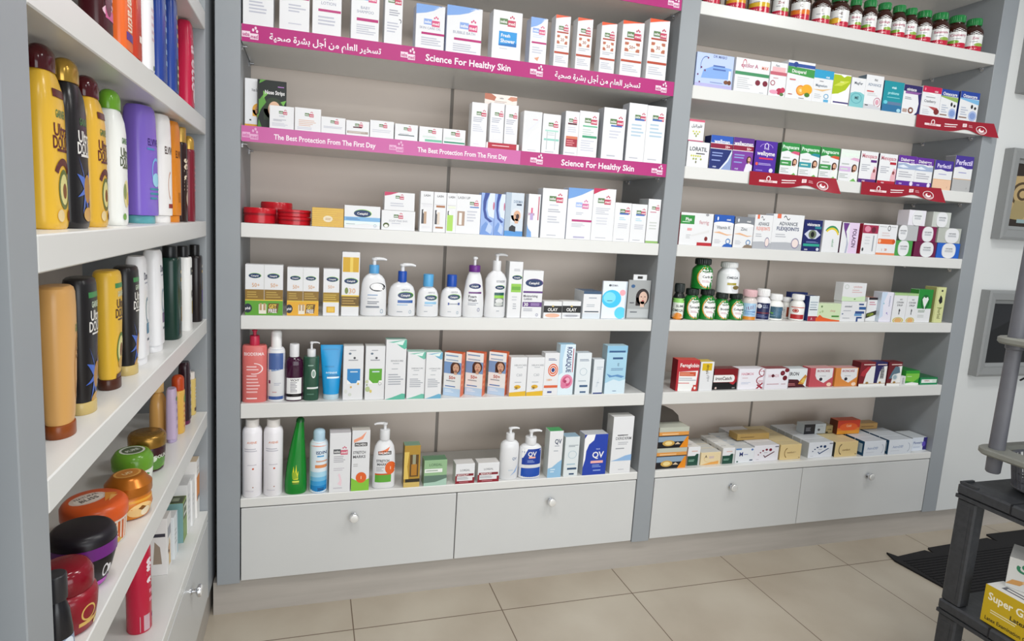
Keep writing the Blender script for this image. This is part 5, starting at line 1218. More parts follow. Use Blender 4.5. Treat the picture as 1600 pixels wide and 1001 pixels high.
put('vit', 'vitamin_bottle', 'amber bottle with orange and green label, second from left on the highest right-hand shelf', 'bottle', 'bottles on the highest right-hand shelf', 1.8572, 0.019, 2.387, -33, 0.0871, 0.0871, 0.1427, {'a': 'R 0 .02 1 .62 ececea;P ececea .02 .62 .5 .76 .98 .62;R 0 .02 1 .22 c0243f;L .2 .8 .08 .16 1 e8b0b8;R 0 .22 1 .34 e0a030;T .5 .5 .09 Fish 8a1a2a .7;L .25 .75 .34 .4 1 a0a0a6', 'c': '3a1c14', 'cc': '1f7a3c', 'p': 'vit', 'ro': 0.15})
put('vit', 'vitamin_bottle', 'amber bottle with yellow fruit label, third from left on the highest right-hand shelf', 'bottle', 'bottles on the highest right-hand shelf', 1.9707, 0.0195, 2.387, -33, 0.0932, 0.0932, 0.1501, {'a': 'R 0 .02 1 .62 ececea;P ececea .02 .62 .5 .76 .98 .62;R 0 .02 1 .22 c0243f;L .2 .8 .08 .16 1 e8b0b8;R 0 .22 1 .36 d8b030;T .5 .5 .09 Oil 8a1a2a .7;L .25 .75 .34 .4 1 a0a0a6', 'c': '3a1c14', 'cc': '1f7a3c', 'p': 'vit', 'ro': 0.15})
put('vit', 'vitamin_bottle', 'pale-labelled bottle with pink band, fourth from left on the highest right-hand shelf', 'bottle', 'bottles on the highest right-hand shelf', 2.0731, 0.0178, 2.387, -33, 0.0714, 0.0714, 0.1419, {'a': 'R 0 .02 1 .62 ececea;P ececea .02 .62 .5 .76 .98 .62;R 0 .02 1 .22 c0243f;L .2 .8 .08 .16 1 e8b0b8;E .75 .26 .25 .07 8fae4a;T .5 .5 .09 Zinc 8a1a2a .7;L .25 .75 .34 .4 1 a0a0a6', 'c': '3a1c14', 'cc': '1f7a3c', 'p': 'vit', 'ro': 0.15})
put('vit', 'vitamin_bottle', 'bottle with orange band and letter C on the highest right-hand shelf', 'bottle', 'bottles on the highest right-hand shelf', 2.1757, 0.0189, 2.387, -33, 0.0851, 0.0851, 0.1486, {'a': 'R 0 .02 1 .62 ececea;P ececea .02 .62 .5 .76 .98 .62;R 0 .02 1 .22 c0243f;L .2 .8 .08 .16 1 e8b0b8;R 0 .22 1 .38 e2782a;T .5 .5 .09 C 4a3a3a .7;L .25 .75 .34 .4 1 a0a0a6', 'c': '3a1c14', 'cc': '1f7a3c', 'p': 'vit', 'ro': 0.15})
put('vit', 'vitamin_bottle', 'bottle with white label and letter E, left of two on the highest right-hand shelf', 'bottle', 'bottles on the highest right-hand shelf', 2.283, 0.0186, 2.387, -33, 0.0819, 0.0819, 0.1404, {'a': 'R 0 .02 1 .62 ececea;P ececea .02 .62 .5 .76 .98 .62;R 0 .02 1 .22 c0243f;L .2 .8 .08 .16 1 e8b0b8;E .75 .26 .25 .07 8fae4a;T .5 .5 .09 E 4a1a2a .7;L .25 .75 .34 .4 1 a0a0a6', 'c': '3a1c14', 'cc': '1f7a3c', 'p': 'vit', 'ro': 0.15})
put('vit', 'vitamin_bottle', 'bottle with letter E and yellow corner, right of two on the highest right-hand shelf', 'bottle', 'bottles on the highest right-hand shelf', 2.3808, 0.0192, 2.387, -33, 0.087, 0.0889, 0.1444, {'a': 'R 0 .02 1 .62 ececea;P ececea .02 .62 .5 .76 .98 .62;R 0 .02 1 .22 c0243f;L .2 .8 .08 .16 1 e8b0b8;E .25 .26 .3 .1 e6b430;T .5 .5 .09 +E 4a1a2a .7;L .25 .75 .34 .4 1 a0a0a6', 'c': '3a1c14', 'cc': '1f7a3c', 'p': 'vit', 'ro': 0.15})
put('vit', 'vitamin_bottle', 'first green-capped dark bottle after the two letter E bottles on the highest right-hand shelf', 'bottle', 'bottles on the highest right-hand shelf', 2.4622, 0.017, 2.387, -33, 0.0595, 0.0614, 0.1345, {'a': 'R 0 .02 1 .62 ececea;P ececea .02 .62 .5 .76 .98 .62;R 0 .02 1 .22 c0243f;L .2 .8 .08 .16 1 e8b0b8;E .7 .26 .25 .06 8fae4a;T .5 .5 .09 Biotin b0486a .7;L .25 .75 .34 .4 1 a0a0a6', 'c': '3a1c14', 'cc': '16803c', 'p': 'vit', 'ro': 0.15})
put('vit', 'vitamin_bottle', 'second green-capped dark bottle after the two letter E bottles on the highest right-hand shelf', 'bottle', 'bottles on the highest right-hand shelf', 2.5405, 0.0174, 2.387, -33, 0.0667, 0.0667, 0.1413, {'a': 'R 0 .02 1 .62 ececea;P ececea .02 .62 .5 .76 .98 .62;R 0 .02 1 .22 c0243f;L .2 .8 .08 .16 1 e8b0b8;E .3 .26 .25 .06 7aa83a;T .5 .5 .09 Garlic b0486a .7;L .25 .75 .34 .4 1 a0a0a6', 'c': '3a1c14', 'cc': '16803c', 'p': 'vit', 'ro': 0.15})
put('vit', 'vitamin_bottle', 'third green-capped dark bottle after the two letter E bottles on the highest right-hand shelf', 'bottle', 'bottles on the highest right-hand shelf', 2.6228, 0.0176, 2.387, -33, 0.069, 0.069, 0.1422, {'a': 'R 0 .02 1 .62 ececea;P ececea .02 .62 .5 .76 .98 .62;R 0 .02 1 .22 c0243f;L .2 .8 .08 .16 1 e8b0b8;E .7 .26 .25 .06 8fae4a;T .5 .5 .09 Ginkgo b0486a .7;L .25 .75 .34 .4 1 a0a0a6', 'c': '3a1c14', 'cc': '16803c', 'p': 'vit', 'ro': 0.15})
put('vit', 'vitamin_bottle', 'fourth green-capped dark bottle after the two letter E bottles on the highest right-hand shelf', 'bottle', 'bottles on the highest right-hand shelf', 2.7048, 0.0174, 2.387, -33, 0.0668, 0.0668, 0.1435, {'a': 'R 0 .02 1 .62 ececea;P ececea .02 .62 .5 .76 .98 .62;R 0 .02 1 .22 c0243f;L .2 .8 .08 .16 1 e8b0b8;E .3 .26 .25 .06 7aa83a;T .5 .5 .09 Ginseng b0486a .7;L .25 .75 .34 .4 1 a0a0a6', 'c': '3a1c14', 'cc': '16803c', 'p': 'vit', 'ro': 0.15})
put('vit', 'vitamin_bottle', 'fifth green-capped dark bottle after the two letter E bottles on the highest right-hand shelf', 'bottle', 'bottles on the highest right-hand shelf', 2.7722, 0.0171, 2.387, -33, 0.0631, 0.0631, 0.1409, {'a': 'R 0 .02 1 .62 ececea;P ececea .02 .62 .5 .76 .98 .62;R 0 .02 1 .22 c0243f;L .2 .8 .08 .16 1 e8b0b8;E .7 .26 .25 .06 8fae4a;T .5 .5 .09 Kelp b0486a .7;L .25 .75 .34 .4 1 a0a0a6', 'c': '3a1c14', 'cc': '16803c', 'p': 'vit', 'ro': 0.15})
put('vit', 'vitamin_bottle', 'sixth green-capped dark bottle after the two letter E bottles on the highest right-hand shelf', 'bottle', 'bottles on the highest right-hand shelf', 2.8548, 0.018, 2.387, -33, 0.0746, 0.0746, 0.1438, {'a': 'R 0 .02 1 .62 ececea;P ececea .02 .62 .5 .76 .98 .62;R 0 .02 1 .22 c0243f;L .2 .8 .08 .16 1 e8b0b8;E .3 .26 .25 .06 7aa83a;T .5 .5 .09 Lutein b0486a .7;L .25 .75 .34 .4 1 a0a0a6', 'c': '3a1c14', 'cc': '16803c', 'p': 'vit', 'ro': 0.15})
put('vit', 'vitamin_bottle', 'seventh green-capped dark bottle after the two letter E bottles on the highest right-hand shelf', 'bottle', 'bottles on the highest right-hand shelf', 2.9529, 0.0186, 2.387, -33, 0.082, 0.082, 0.1496, {'a': 'R 0 .02 1 .62 ececea;P ececea .02 .62 .5 .76 .98 .62;R 0 .02 1 .22 c0243f;L .2 .8 .08 .16 1 e8b0b8;E .7 .26 .25 .06 8fae4a;T .5 .5 .09 Selenium b0486a .7;L .25 .75 .34 .4 1 a0a0a6', 'c': '3a1c14', 'cc': '16803c', 'p': 'vit', 'ro': 0.15})
put('vit', 'vitamin_bottle', 'eighth green-capped dark bottle after the two letter E bottles on the highest right-hand shelf', 'bottle', 'bottles on the highest right-hand shelf', 3.0583, 0.0189, 2.387, -33, 0.0861, 0.0861, 0.153, {'a': 'R 0 .02 1 .62 ececea;P ececea .02 .62 .5 .76 .98 .62;R 0 .02 1 .22 c0243f;L .2 .8 .08 .16 1 e8b0b8;E .3 .26 .25 .06 7aa83a;T .5 .5 .09 Cranberry b0486a .7;L .25 .75 .34 .4 1 a0a0a6', 'c': '3a1c14', 'cc': '16803c', 'p': 'vit', 'ro': 0.15})
put('vit', 'vitamin_bottle', 'last green-capped dark bottle after the two letter E bottles on the highest right-hand shelf', 'bottle', 'bottles on the highest right-hand shelf', 3.1628, 0.0186, 2.387, -33, 0.0817, 0.0817, 0.1536, {'a': 'R 0 .02 1 .62 ececea;P ececea .02 .62 .5 .76 .98 .62;R 0 .02 1 .22 c0243f;L .2 .8 .08 .16 1 e8b0b8;E .7 .26 .25 .06 8fae4a;T .5 .5 .09 Zinc b0486a .7;L .25 .75 .34 .4 1 a0a0a6', 'c': '3a1c14', 'cc': '16803c', 'p': 'vit', 'ro': 0.15})
put('carton', 'carton', 'wide pale blue carton with molecule drawing on the second right-hand shelf', 'box', 'cartons on the second right-hand shelf', 1.7793, 0.004, 2.0695, 0, 0.1739, 0.05, 0.1293, {'a': 'P 7fa6e0 .15 .25 .95 .3 .95 .62 .5 .66 .2 .5;T .62 .93 .08 DR_MABO 5a6aa0 .5;A .25 .6 .14 .3 .08 60 200 3a5fa8;E .14 .56 .02 .03 6a2a5a;E .3 .86 .02 .03 6a2a5a;E .24 .48 .02 .03 6a2a5a;E .12 .12 .02 .03 6a2a5a;E .06 .34 .02 .03 6a2a5a;L .45 .85 .5 .7 2 4a6ab0;R .88 .2 .94 .55 dfe6f2;E .83 .2 .06 .06 7a4a2a;E .92 .2 .05 .07 6a3a20;R 0 0 1 .1 b2b0dc;L .4 .8 .13 .18 1 8a98c8', 'c': 'b7c8ec'})
put('carton', 'carton', 'white carton with green band and two dark red discs on the second right-hand shelf', 'box', 'cartons on the second right-hand shelf', 1.9598, 0.004, 2.0695, 0, 0.1658, 0.05, 0.1315, {'a': 'R 0 .5 1 .6 3d8a5c;T .4 .8 .12 excilor_A b05a7a .65;T .86 .78 .1 MAX e0765a .2;A .25 .82 .06 .15 .2 0 250 c03a5a;E .68 .32 .075 .085 7a1f34;E .9 .32 .075 .085 7a1f34;L .08 .55 .08 .44 6 c4c6ca;L .75 .9 .02 .05 1 a0a2a6'})
put('carton', 'carton', 'narrow white carton with pink band and red flowers on the second right-hand shelf', 'box', 'cartons on the second right-hand shelf', 2.0884, 0.004, 2.0695, 0, 0.0824, 0.045, 0.135, {'a': 'R 0 .62 1 .72 c06070;R .1 .72 .9 .86 e6b4b8;T .4 .9 .06 Fem 6a6a70 .4;O .2 .38 .14 .08 .3 a0304a;E .65 .15 .2 .1 b02a4c;E .85 .2 .14 .08 c03a5a;E .3 .12 .25 .06 e09ab4;E .8 .07 .12 .05 5a7a4a;L .2 .7 .5 .56 1 c8a0a6'})
put('carton', 'carton', 'tall white carton with green band and sliced orange on the second right-hand shelf', 'box', 'cartons on the second right-hand shelf', 2.2011, 0.004, 2.0695, 0, 0.1381, 0.05, 0.1526, {'a': 'R 0 .84 1 .93 2c4f9a;P 3f9448 0 .66 1 .6 1 .82 0 .84;E .28 .9 .09 .07 1f3f8a;T .42 .73 .09 Diosparal w .7;E .55 .24 .17 .14 e08a2a;E .55 .24 .13 .1 f0b050;E .55 .24 .05 .04 f6d8a0;E .78 .28 .2 .14 e6a82a;E .8 .14 .1 .06 4a7a2a;L .1 .45 .46 .54 1 c8707a;R .1 .1 .25 .12 a03a3a;L .5 .7 .02 .05 1 6a6a70'})
put('carton', 'carton', 'white magnesium carton with sky blue top on the second right-hand shelf', 'box', 'cartons on the second right-hand shelf', 2.3214, 0.004, 2.0695, 0, 0.1014, 0.045, 0.1315, {'a': 'R 0 .74 1 1 2f9cc8;T .7 .8 .06 vitab w .4;L .3 .6 .62 .68 1 8a8a90;T .42 .52 .08 Magnesium 6a7a8a .6;P e0b880 0 .38 .5 .4 1 .46 .5 .34;O .72 .2 .13 .08 .3 5aa0c8;R .6 .02 .85 .1 5aa8d0;L .1 .5 .1 .26 3 c0c4ca'})
put('carton', 'carton', 'white carton with lime green leaf shape and navy edges on the second right-hand shelf', 'box', 'cartons on the second right-hand shelf', 2.4192, 0.004, 2.0695, 0, 0.0929, 0.05, 0.1267, {'a': 'P a8bc1c 0 .32 .35 .36 .75 .5 1 .75 1 .97 0 .97;P c8d44a .05 .6 .5 .62 .95 .8 .5 .78;P f2f2ef .4 .97 .6 .9 .75 .97;R .1 .05 1 .1 4a3f7a;T .5 .75 .05 iFlora e6eaa0 .6', 'c': 'f4f4f0', 's': '2a3a6a', 't': '2a3a6a'})
put('carton', 'carton', 'small white magnesium carton with teal lower half on the second right-hand shelf', 'box', 'cartons on the second right-hand shelf', 2.5102, 0.004, 2.0695, 0, 0.0774, 0.045, 0.1226, {'a': 'T .5 .82 .09 MagFer 3a4a5a .85;P 7fc0c4 0 0 1 0 1 .45 .7 .52 .3 .52 0 .46;O .45 .3 .38 .18 .1 4a9aa8;T .48 .32 .1 ME 2a4a58 .35;P e8e8e6 .4 .96 .7 .9 .95 .98'})
put('carton', 'carton', 'taller white carton with rose circle drawing on the second right-hand shelf', 'box', 'cartons on the second right-hand shelf', 2.5984, 0.004, 2.0695, 0, 0.0979, 0.045, 0.1431, {'a': 'T .55 .88 .09 nu 4a4a52 .3;T .5 .72 .08 ADVANCE 7a8aa0 .75;R .1 .5 .5 .54 c85a5a;L .15 .8 .38 .48 2 c8cacc;O .75 .22 .2 .14 .15 b0607a;E .75 .22 .1 .08 d8a0b0;P c9cacf 0 0 1 0 1 .06 .5 .14 0 .14;R .08 .09 .25 .12 3a3a40', 's': '6a7a86', 't': '9aa6b0'})
put('carton', 'carton', 'teal carton with navy side edge on the second right-hand shelf', 'box', 'cartons on the second right-hand shelf', 2.7101, 0.004, 2.0695, 0, 0.1134, 0.045, 0.13, {'a': 'T .5 .8 .08 vitab d8eef0 .5;T .5 .62 .09 probioms a8e0e4 .85;L .2 .9 .44 .5 1 7ac0c8;P 2f6f9a 0 0 1 0 1 .2 .5 .25 0 .22;R .25 .23 .95 .33 5f7a9a;E .15 .3 .1 .06 6ac4d8;E .85 .07 .1 .06 a0d0e0', 'c': '1d8f9c', 's': '1a2a5a'})
put('carton', 'carton', 'white carton with dark purple top and ring drawing on the second right-hand shelf', 'box', 'cartons on the second right-hand shelf', 2.82, 0.004, 2.0695, 0, 0.1051, 0.045, 0.1257, {'a': 'R 0 .78 1 1 2c2460;T .42 .86 .11 ointace w .8;R .1 .7 .95 .78 8a5a9a;P 2c2460 .8 .7 1 .78 1 0 .7 0 .85 .1 .9 .4;O .5 .14 .15 .11 .5 7a4a3a;R .05 .06 .3 .18 b49a90;L .1 .6 .5 .6 2 8a9098'})
put('carton', 'carton', 'white cranberry carton with crimson top on the second right-hand shelf', 'box', 'cartons on the second right-hand shelf', 2.9328, 0.004, 2.0695, 0, 0.1116, 0.045, 0.1325, {'a': 'R 0 .8 1 1 c01f4a;P f2f2f0 .2 .8 .5 .8 .85 .7 .3 .78;T .72 .86 .06 vitab w .4;E .12 .9 .04 .05 e88aa0;L .2 .9 .62 .68 1 9a9aa0;T .45 .52 .09 Cranberry 7a7a80 .75;P b04a4a 0 .36 .4 .34 .8 .2 .9 .32 .7 .34;E .85 .2 .14 .1 7a2a2a;R .55 0 .95 .04 c0304a;L .1 .5 .08 .26 3 c8cad0'})
put('carton', 'carton', 'white and blue calcium carton with green strip on the second right-hand shelf', 'box', 'cartons on the second right-hand shelf', 3.042, 0.004, 2.0695, 0, 0.1046, 0.045, 0.131, {'a': 'R 0 .78 1 1 23429a;T .5 .86 .11 Osteocare w .9;P 8fae5a 0 .74 1 .6 1 .76 0 .78;E .66 .52 .06 .07 2a2a2a;E .84 .48 .06 .05 2a2a2a;E .75 .22 .22 .17 a8b8dc;E .75 .22 .15 .11 8098cc;L .1 .5 .2 .5 4 b0b8c8;R .05 .12 .45 .16 8a6a5a', 's': '1c2f7a'})
put('carton', 'carton', 'white and blue calcium carton beside the grey upright on the second right-hand shelf', 'box', 'cartons on the second right-hand shelf', 3.1665, 0.004, 2.0695, 0, 0.1187, 0.045, 0.1353, {'a': 'R 0 .78 1 1 23429a;T .5 .86 .11 Osteocare w .9;P 7ab4dc 0 .74 1 .6 1 .76 0 .78;E .66 .52 .06 .07 2a2a2a;E .84 .48 .06 .05 2a2a2a;E .75 .22 .22 .17 a8b8dc;E .75 .22 .15 .11 8098cc;L .1 .5 .2 .5 4 b0b8c8;R .05 .12 .45 .16 8a6a5a', 's': '1c2f7a'})
put('carton', 'carton', 'lower white carton with yellow dot pattern, left end on the third right-hand shelf', 'box', 'cartons on the third right-hand shelf', 1.742, 0.004, 1.7517, 0, 0.1021, 0.05, 0.1003, {'a': 'T .5 .72 .16 LORATIL 3a3f4a .8;R .4 .52 .8 .56 3a3a40;E .2 .44 .04 .04 c8c85a;E .3 .44 .04 .04 c8c85a;E .4 .44 .04 .04 c8c85a;E .5 .44 .04 .04 c8c85a;E .6 .44 .04 .04 c8c85a;E .3 .32 .04 .04 9aa84a;E .42 .32 .04 .04 9aa84a;E .64 .32 .04 .04 9aa84a;E .42 .2 .03 .05 7a7a5a'})
put('carton', 'carton', 'small white carton with pink edges on top of another on the third right-hand shelf', 'box', 'cartons on the third right-hand shelf', 1.7234, 0.004, 1.8528, 0, 0.0709, 0.045, 0.0857, {'a': 'R 0 .9 1 1 d0607a;R 0 0 1 .05 c05a7a;T .5 .72 .13 ﻞﻴﺗﺍﺭﻮﻠﻓ 4a4a52 .85;E .3 .45 .06 .04 c8c85a;E .5 .45 .06 .04 c8c85a;E .7 .45 .06 .04 c8c85a;E .4 .35 .06 .04 a8b04a;E .6 .35 .06 .04 a8b04a;E .5 .25 .05 .05 8a9a4a', 't': 'd8708a'})
put('carton', 'carton', 'navy carton with red band and white curve on the third right-hand shelf', 'box', 'cartons on the third right-hand shelf', 1.8497, 0.004, 1.7517, 0, 0.1056, 0.045, 0.1344, {'a': 'R 0 .78 1 1 2c58b4;T .5 .83 .12 wellman w .9;R 0 .62 1 .76 8a1a3a;T .78 .68 .08 50+ f0d0d0 .25;R 0 0 1 .6 1f2d6e;L .1 .7 .36 .52 2 8a9ad0;L .1 .6 .22 .3 1 8a9ad0;P 8a9cc8 1 0 1 .6 .85 .3 .5 0;P d8e0f0 1 .62 1 .5 .85 .25 .55 0 .48 0 .8 .3;T .25 .07 .05 vitab c8d0ec .3', 's': '1a2150', 't': '2c58b4'})
put('carton', 'carton', 'purple carton with red band and woman on the third right-hand shelf', 'box', 'cartons on the third right-hand shelf', 1.9564, 0.004, 1.7517, 0, 0.1019, 0.045, 0.1356, {'a': 'R 0 .78 1 1 5a2f86;T .5 .83 .12 wellwoman w .9;R 0 .62 1 .76 8a1a3a;T .78 .68 .08 50+ f0d0d0 .25;R 0 0 1 .6 7a3a9a;L .1 .7 .36 .52 2 8a9ad0;L .1 .6 .22 .3 1 8a9ad0;F .82 .36 .1 d8a98c 4a2a1c;P e0dce8 .62 0 1 0 1 .2 .85 .25 .7 .22;T .25 .07 .05 vitab c8d0ec .3', 's': '1a2150', 't': '5a2f86'})
put('carton', 'carton', 'violet carton with round arch emblem on the third right-hand shelf', 'box', 'cartons on the third right-hand shelf', 2.0712, 0.004, 1.7517, 0, 0.1097, 0.045, 0.1332, {'a': 'A .5 .84 .1 .1 .3 -40 220 e6dff4;T .5 .76 .05 VITAB d8ccec .5;A .5 .8 .3 .12 .1 0 180 a88ad8;T .5 .62 .13 wellzyme w .85;R .2 .43 .85 .48 d0305a;E .12 .28 .06 .05 e05a4a;L .2 .95 .24 .32 2 b8a8e0;E .8 .1 .09 .07 dcd6ec;L .1 .6 .05 .12 1 8a78d0', 'c': '4f2a9a', 's': '351c70', 't': '5f3aa8'})
put('carton', 'carton', 'green-topped white carton with pink tag and woman on the third right-hand shelf', 'box', 'cartons on the third right-hand shelf', 2.1959, 0.004, 1.7517, 0, 0.0938, 0.045, 0.1369, {'a': 'P 2f8a44 0 1 1 1 1 .66 .7 .68 .35 .76 0 .7;T .5 .87 .11 Pregnacare dff0e2 .9;P d0567a .5 .7 1 .64 1 .74 .7 .76;R 0 .3 .6 .46 3d8f4a;L .08 .5 .34 .42 1 c8e0cc;F .78 .42 .12 d8a98c 4a2a1c;P e6eae6 .55 0 1 0 1 .3 .85 .32 .65 .24;P 6fae5a .6 0 .95 0 .8 .1;L .05 .5 .08 .24 3 b0b8b4;L .1 .6 .5 .58 1 b0b8b4', 's': '1f5a2e', 't': '2f8a44'})
put('carton', 'carton', 'green-topped white carton with teal bar and woman on the third right-hand shelf', 'box', 'cartons on the third right-hand shelf', 2.2998, 0.004, 1.7517, 0, 0.1041, 0.045, 0.1359, {'a': 'P 2f8a44 0 1 1 1 1 .66 .7 .68 .35 .76 0 .7;T .5 .87 .11 Pregnacare dff0e2 .9;P 2f8a9a .5 .7 1 .64 1 .74 .7 .76;R 0 .3 .6 .46 3a94a0;L .08 .5 .34 .42 1 c8e0cc;F .78 .42 .12 d8a98c 4a2a1c;P e6eae6 .55 0 1 0 1 .3 .85 .32 .65 .24;P 6fae5a .6 0 .95 0 .8 .1;L .05 .5 .08 .24 3 b0b8b4;L .1 .6 .5 .58 1 b0b8b4', 's': '1f5a2e', 't': '2f8a44'})
put('carton', 'carton', 'green-topped white carton with red tag and woman on the third right-hand shelf', 'box', 'cartons on the third right-hand shelf', 2.4072, 0.004, 1.7517, 0, 0.0997, 0.045, 0.1351, {'a': 'P 2f8a44 0 1 1 1 1 .66 .7 .68 .35 .76 0 .7;T .5 .87 .11 Pregnacare dff0e2 .9;P d0583a .5 .7 1 .64 1 .74 .7 .76;R 0 .3 .6 .46 3d8f4a;L .08 .5 .34 .42 1 c8e0cc;F .78 .42 .12 d8a98c 4a2a1c;P e6eae6 .55 0 1 0 1 .3 .85 .32 .65 .24;P 6fae5a .6 0 .95 0 .8 .1;L .05 .5 .08 .24 3 b0b8b4;L .1 .6 .5 .58 1 b0b8b4', 's': '1f5a2e', 't': '2f8a44'})
put('carton', 'carton', 'pale pink and white carton with mother and baby on the third right-hand shelf', 'box', 'cartons on the third right-hand shelf', 2.5174, 0.004, 1.7517, 0, 0.106, 0.045, 0.1356, {'a': 'P dfe6e0 0 1 1 1 1 .66 .7 .68 .35 .76 0 .7;T .5 .87 .11 Pregnacare dff0e2 .9;P d8a8c4 .5 .7 1 .64 1 .74 .7 .76;R 0 .3 .6 .46 cdb0d6;L .08 .5 .34 .42 1 c8e0cc;F .78 .42 .12 d8a98c 4a2a1c;P e6eae6 .55 0 1 0 1 .3 .85 .32 .65 .24;P 6fae5a .6 0 .95 0 .8 .1;L .05 .5 .08 .24 3 b0b8b4;L .1 .6 .5 .58 1 b0b8b4', 's': '8aa090', 't': 'dfe6e0'})
put('carton', 'carton', 'white menopause carton with purple foot on the third right-hand shelf', 'box', 'cartons on the third right-hand shelf', 2.6258, 0.004, 1.7517, 0, 0.0978, 0.045, 0.1372, {'a': 'T .5 .86 .13 Menopace c06a7a .85;R .6 .66 .95 .74 5a2a7a;L .1 .6 .36 .6 4 a8aab4;R 0 0 1 .12 5a2a7a;P e0b0b8 .7 .12 1 .12 1 .5 .85 .55 .72 .3;E .85 .4 .07 .06 8a4a4a;T .3 .06 .05 vitab f0d8e0 .3', 's': '3a2440', 't': 'e8e4e4'})
put('carton', 'carton', 'white menopause carton with red foot on the third right-hand shelf', 'box', 'cartons on the third right-hand shelf', 2.7366, 0.004, 1.7517, 0, 0.103, 0.045, 0.1359, {'a': 'T .5 .86 .13 Menopace c06a7a .85;R .6 .66 .95 .74 b01f34;L .1 .6 .36 .6 4 a8aab4;R 0 0 1 .12 b01f34;P e0b0b8 .7 .12 1 .12 1 .5 .85 .55 .72 .3;E .85 .4 .07 .06 8a4a4a;T .3 .06 .05 vitab f0d8e0 .3', 's': '3a2440', 't': 'e8e4e4'})
put('carton', 'carton', 'purple and white diabetic carton with grey waves, left on the third right-hand shelf', 'box', 'cartons on the third right-hand shelf', 2.8475, 0.004, 1.7517, 0, 0.1072, 0.045, 0.1372, {'a': 'R 0 .78 1 1 5f2a94;T .5 .87 .1 Diabetone w .9;R .6 .76 1 .84 5f2a94;T .8 .79 .05 PLUS e0d0f0 .3;P a0b0cc 0 .56 1 .56 1 .72 .7 .7 .4 .76 0 .74;P dfe6f0 0 .64 .3 .7 .6 .62 .3 .6;L .1 .9 .28 .5 3 b0b0b8;R 0 0 1 .18 5f2a94;T .25 .09 .05 vitab e0d0f0 .3;E .85 .1 .09 .08 e6e0f0', 't': '7a3aa0', 's': '4a2070'})
put('carton', 'carton', 'purple and white diabetic carton with grey waves, right on the third right-hand shelf', 'box', 'cartons on the third right-hand shelf', 2.9541, 0.004, 1.7517, 0, 0.1044, 0.045, 0.1352, {'a': 'R 0 .78 1 1 5f2a94;T .5 .87 .1 Diabetone w .9;R .6 .76 1 .84 5f2a94;T .8 .79 .05 PLUS e0d0f0 .3;P a0b0cc 0 .56 1 .56 1 .72 .7 .7 .4 .76 0 .74;P dfe6f0 0 .64 .3 .7 .6 .62 .3 .6;L .1 .9 .28 .5 3 b0b0b8;R 0 0 1 .18 5f2a94;T .25 .09 .05 vitab e0d0f0 .3;E .85 .1 .09 .08 e6e0f0', 't': '7a3aa0', 's': '4a2070'})
put('carton', 'carton', 'purple-topped white carton with peach lower part on the third right-hand shelf', 'box', 'cartons on the third right-hand shelf', 3.0725, 0.004, 1.7517, 0, 0.1132, 0.05, 0.1331, {'a': 'P 43308f 0 1 1 1 1 .66 .7 .64 .35 .7 0 .66;T .5 .82 .14 Perfectil e0d8f4 .88;L .25 .75 .5 .56 1 9a9ac8;R 0 0 1 .34 e6bfa0;R .0 .34 1 .355 d0a060;T .8 .1 .06 i 5a5a60 .1', 's': '7f8082', 't': '4a3a94'})
put('carton', 'carton', 'taller purple-topped white carton with silver lower part on the third right-hand shelf', 'box', 'cartons on the third right-hand shelf', 3.1953, 0.004, 1.7517, 0, 0.1146, 0.05, 0.164, {'a': 'P 43308f 0 1 1 1 1 .66 .7 .64 .35 .7 0 .66;T .5 .82 .14 Perfectil e0d8f4 .88;L .25 .75 .5 .56 1 9a9ac8;R 0 0 1 .34 b4b4b4;R .0 .34 1 .355 d0a060;T .8 .1 .06 i 5a5a60 .1', 's': '7f8082', 't': '4a3a94'})
put('carton', 'carton', 'wide white iron carton with green label and red tag on the fourth right-hand shelf', 'box', 'cartons on the fourth right-hand shelf', 1.771, 0.006, 1.4332, 0, 0.1567, 0.05, 0.1338, {'a': 'R 0 .65 .42 .92 2f8a3c;T .24 .8 .1 Plus w .3;L .05 .38 .69 .74 1 bfe0c4;T .72 .73 .12 ferrig c89aa0 .3;P dcdcdc .3 .3 .9 .5 .9 .42 .4 .28;R .22 .45 .36 .53 e0a0a0;L .2 .34 .2 .34 3 c0c0c4;E .82 .22 .05 .07 7a2a2a;R .55 0 1 .1 b52a34;E .8 .96 .05 .04 9a9a9e', 's': 'b01f2a', 't': 'a01f2a'})
put('carton', 'carton', 'white vitamin carton with blue top on the fourth right-hand shelf', 'box', 'cartons on the fourth right-hand shelf', 1.9029, 0.006, 1.4332, 0, 0.0984, 0.045, 0.1334, {'a': 'R 0 .74 1 1 2558b0;E .5 .73 .5 .06 f2f2f0;T .72 .86 .06 vitab w .4;E .18 .88 .04 .06 e0e4ec;T .5 .61 .1 Vitamin_K 7a7d84 .7;P e0b08a 0 .44 .3 .48 .7 .4 1 .4 .7 .36 .3 .42;O .78 .18 .12 .09 .35 5a86b8;P 2f62b4 .5 0 1 0 1 .08 .75 .12 .6 .08;L .1 .45 .1 .24 3 c4c6cc', 's': '1c2f6a'})
put('carton', 'carton', 'white zinc carton with grey top on the fourth right-hand shelf', 'box', 'cartons on the fourth right-hand shelf', 2.0055, 0.006, 1.4332, 0, 0.0967, 0.045, 0.1312, {'a': 'R 0 .74 1 1 7d8188;E .5 .73 .5 .06 f2f2f0;T .72 .86 .06 vitab w .4;E .18 .88 .04 .06 e0e4ec;T .5 .61 .1 Zinc 7a7d84 .7;P e0b08a 0 .44 .3 .48 .7 .4 1 .4 .7 .36 .3 .42;O .78 .18 .12 .09 .35 5a86b8;P 8a7a6a .5 0 1 0 1 .08 .75 .12 .6 .08;L .1 .45 .1 .24 3 c4c6cc', 's': '1c2f6a'})
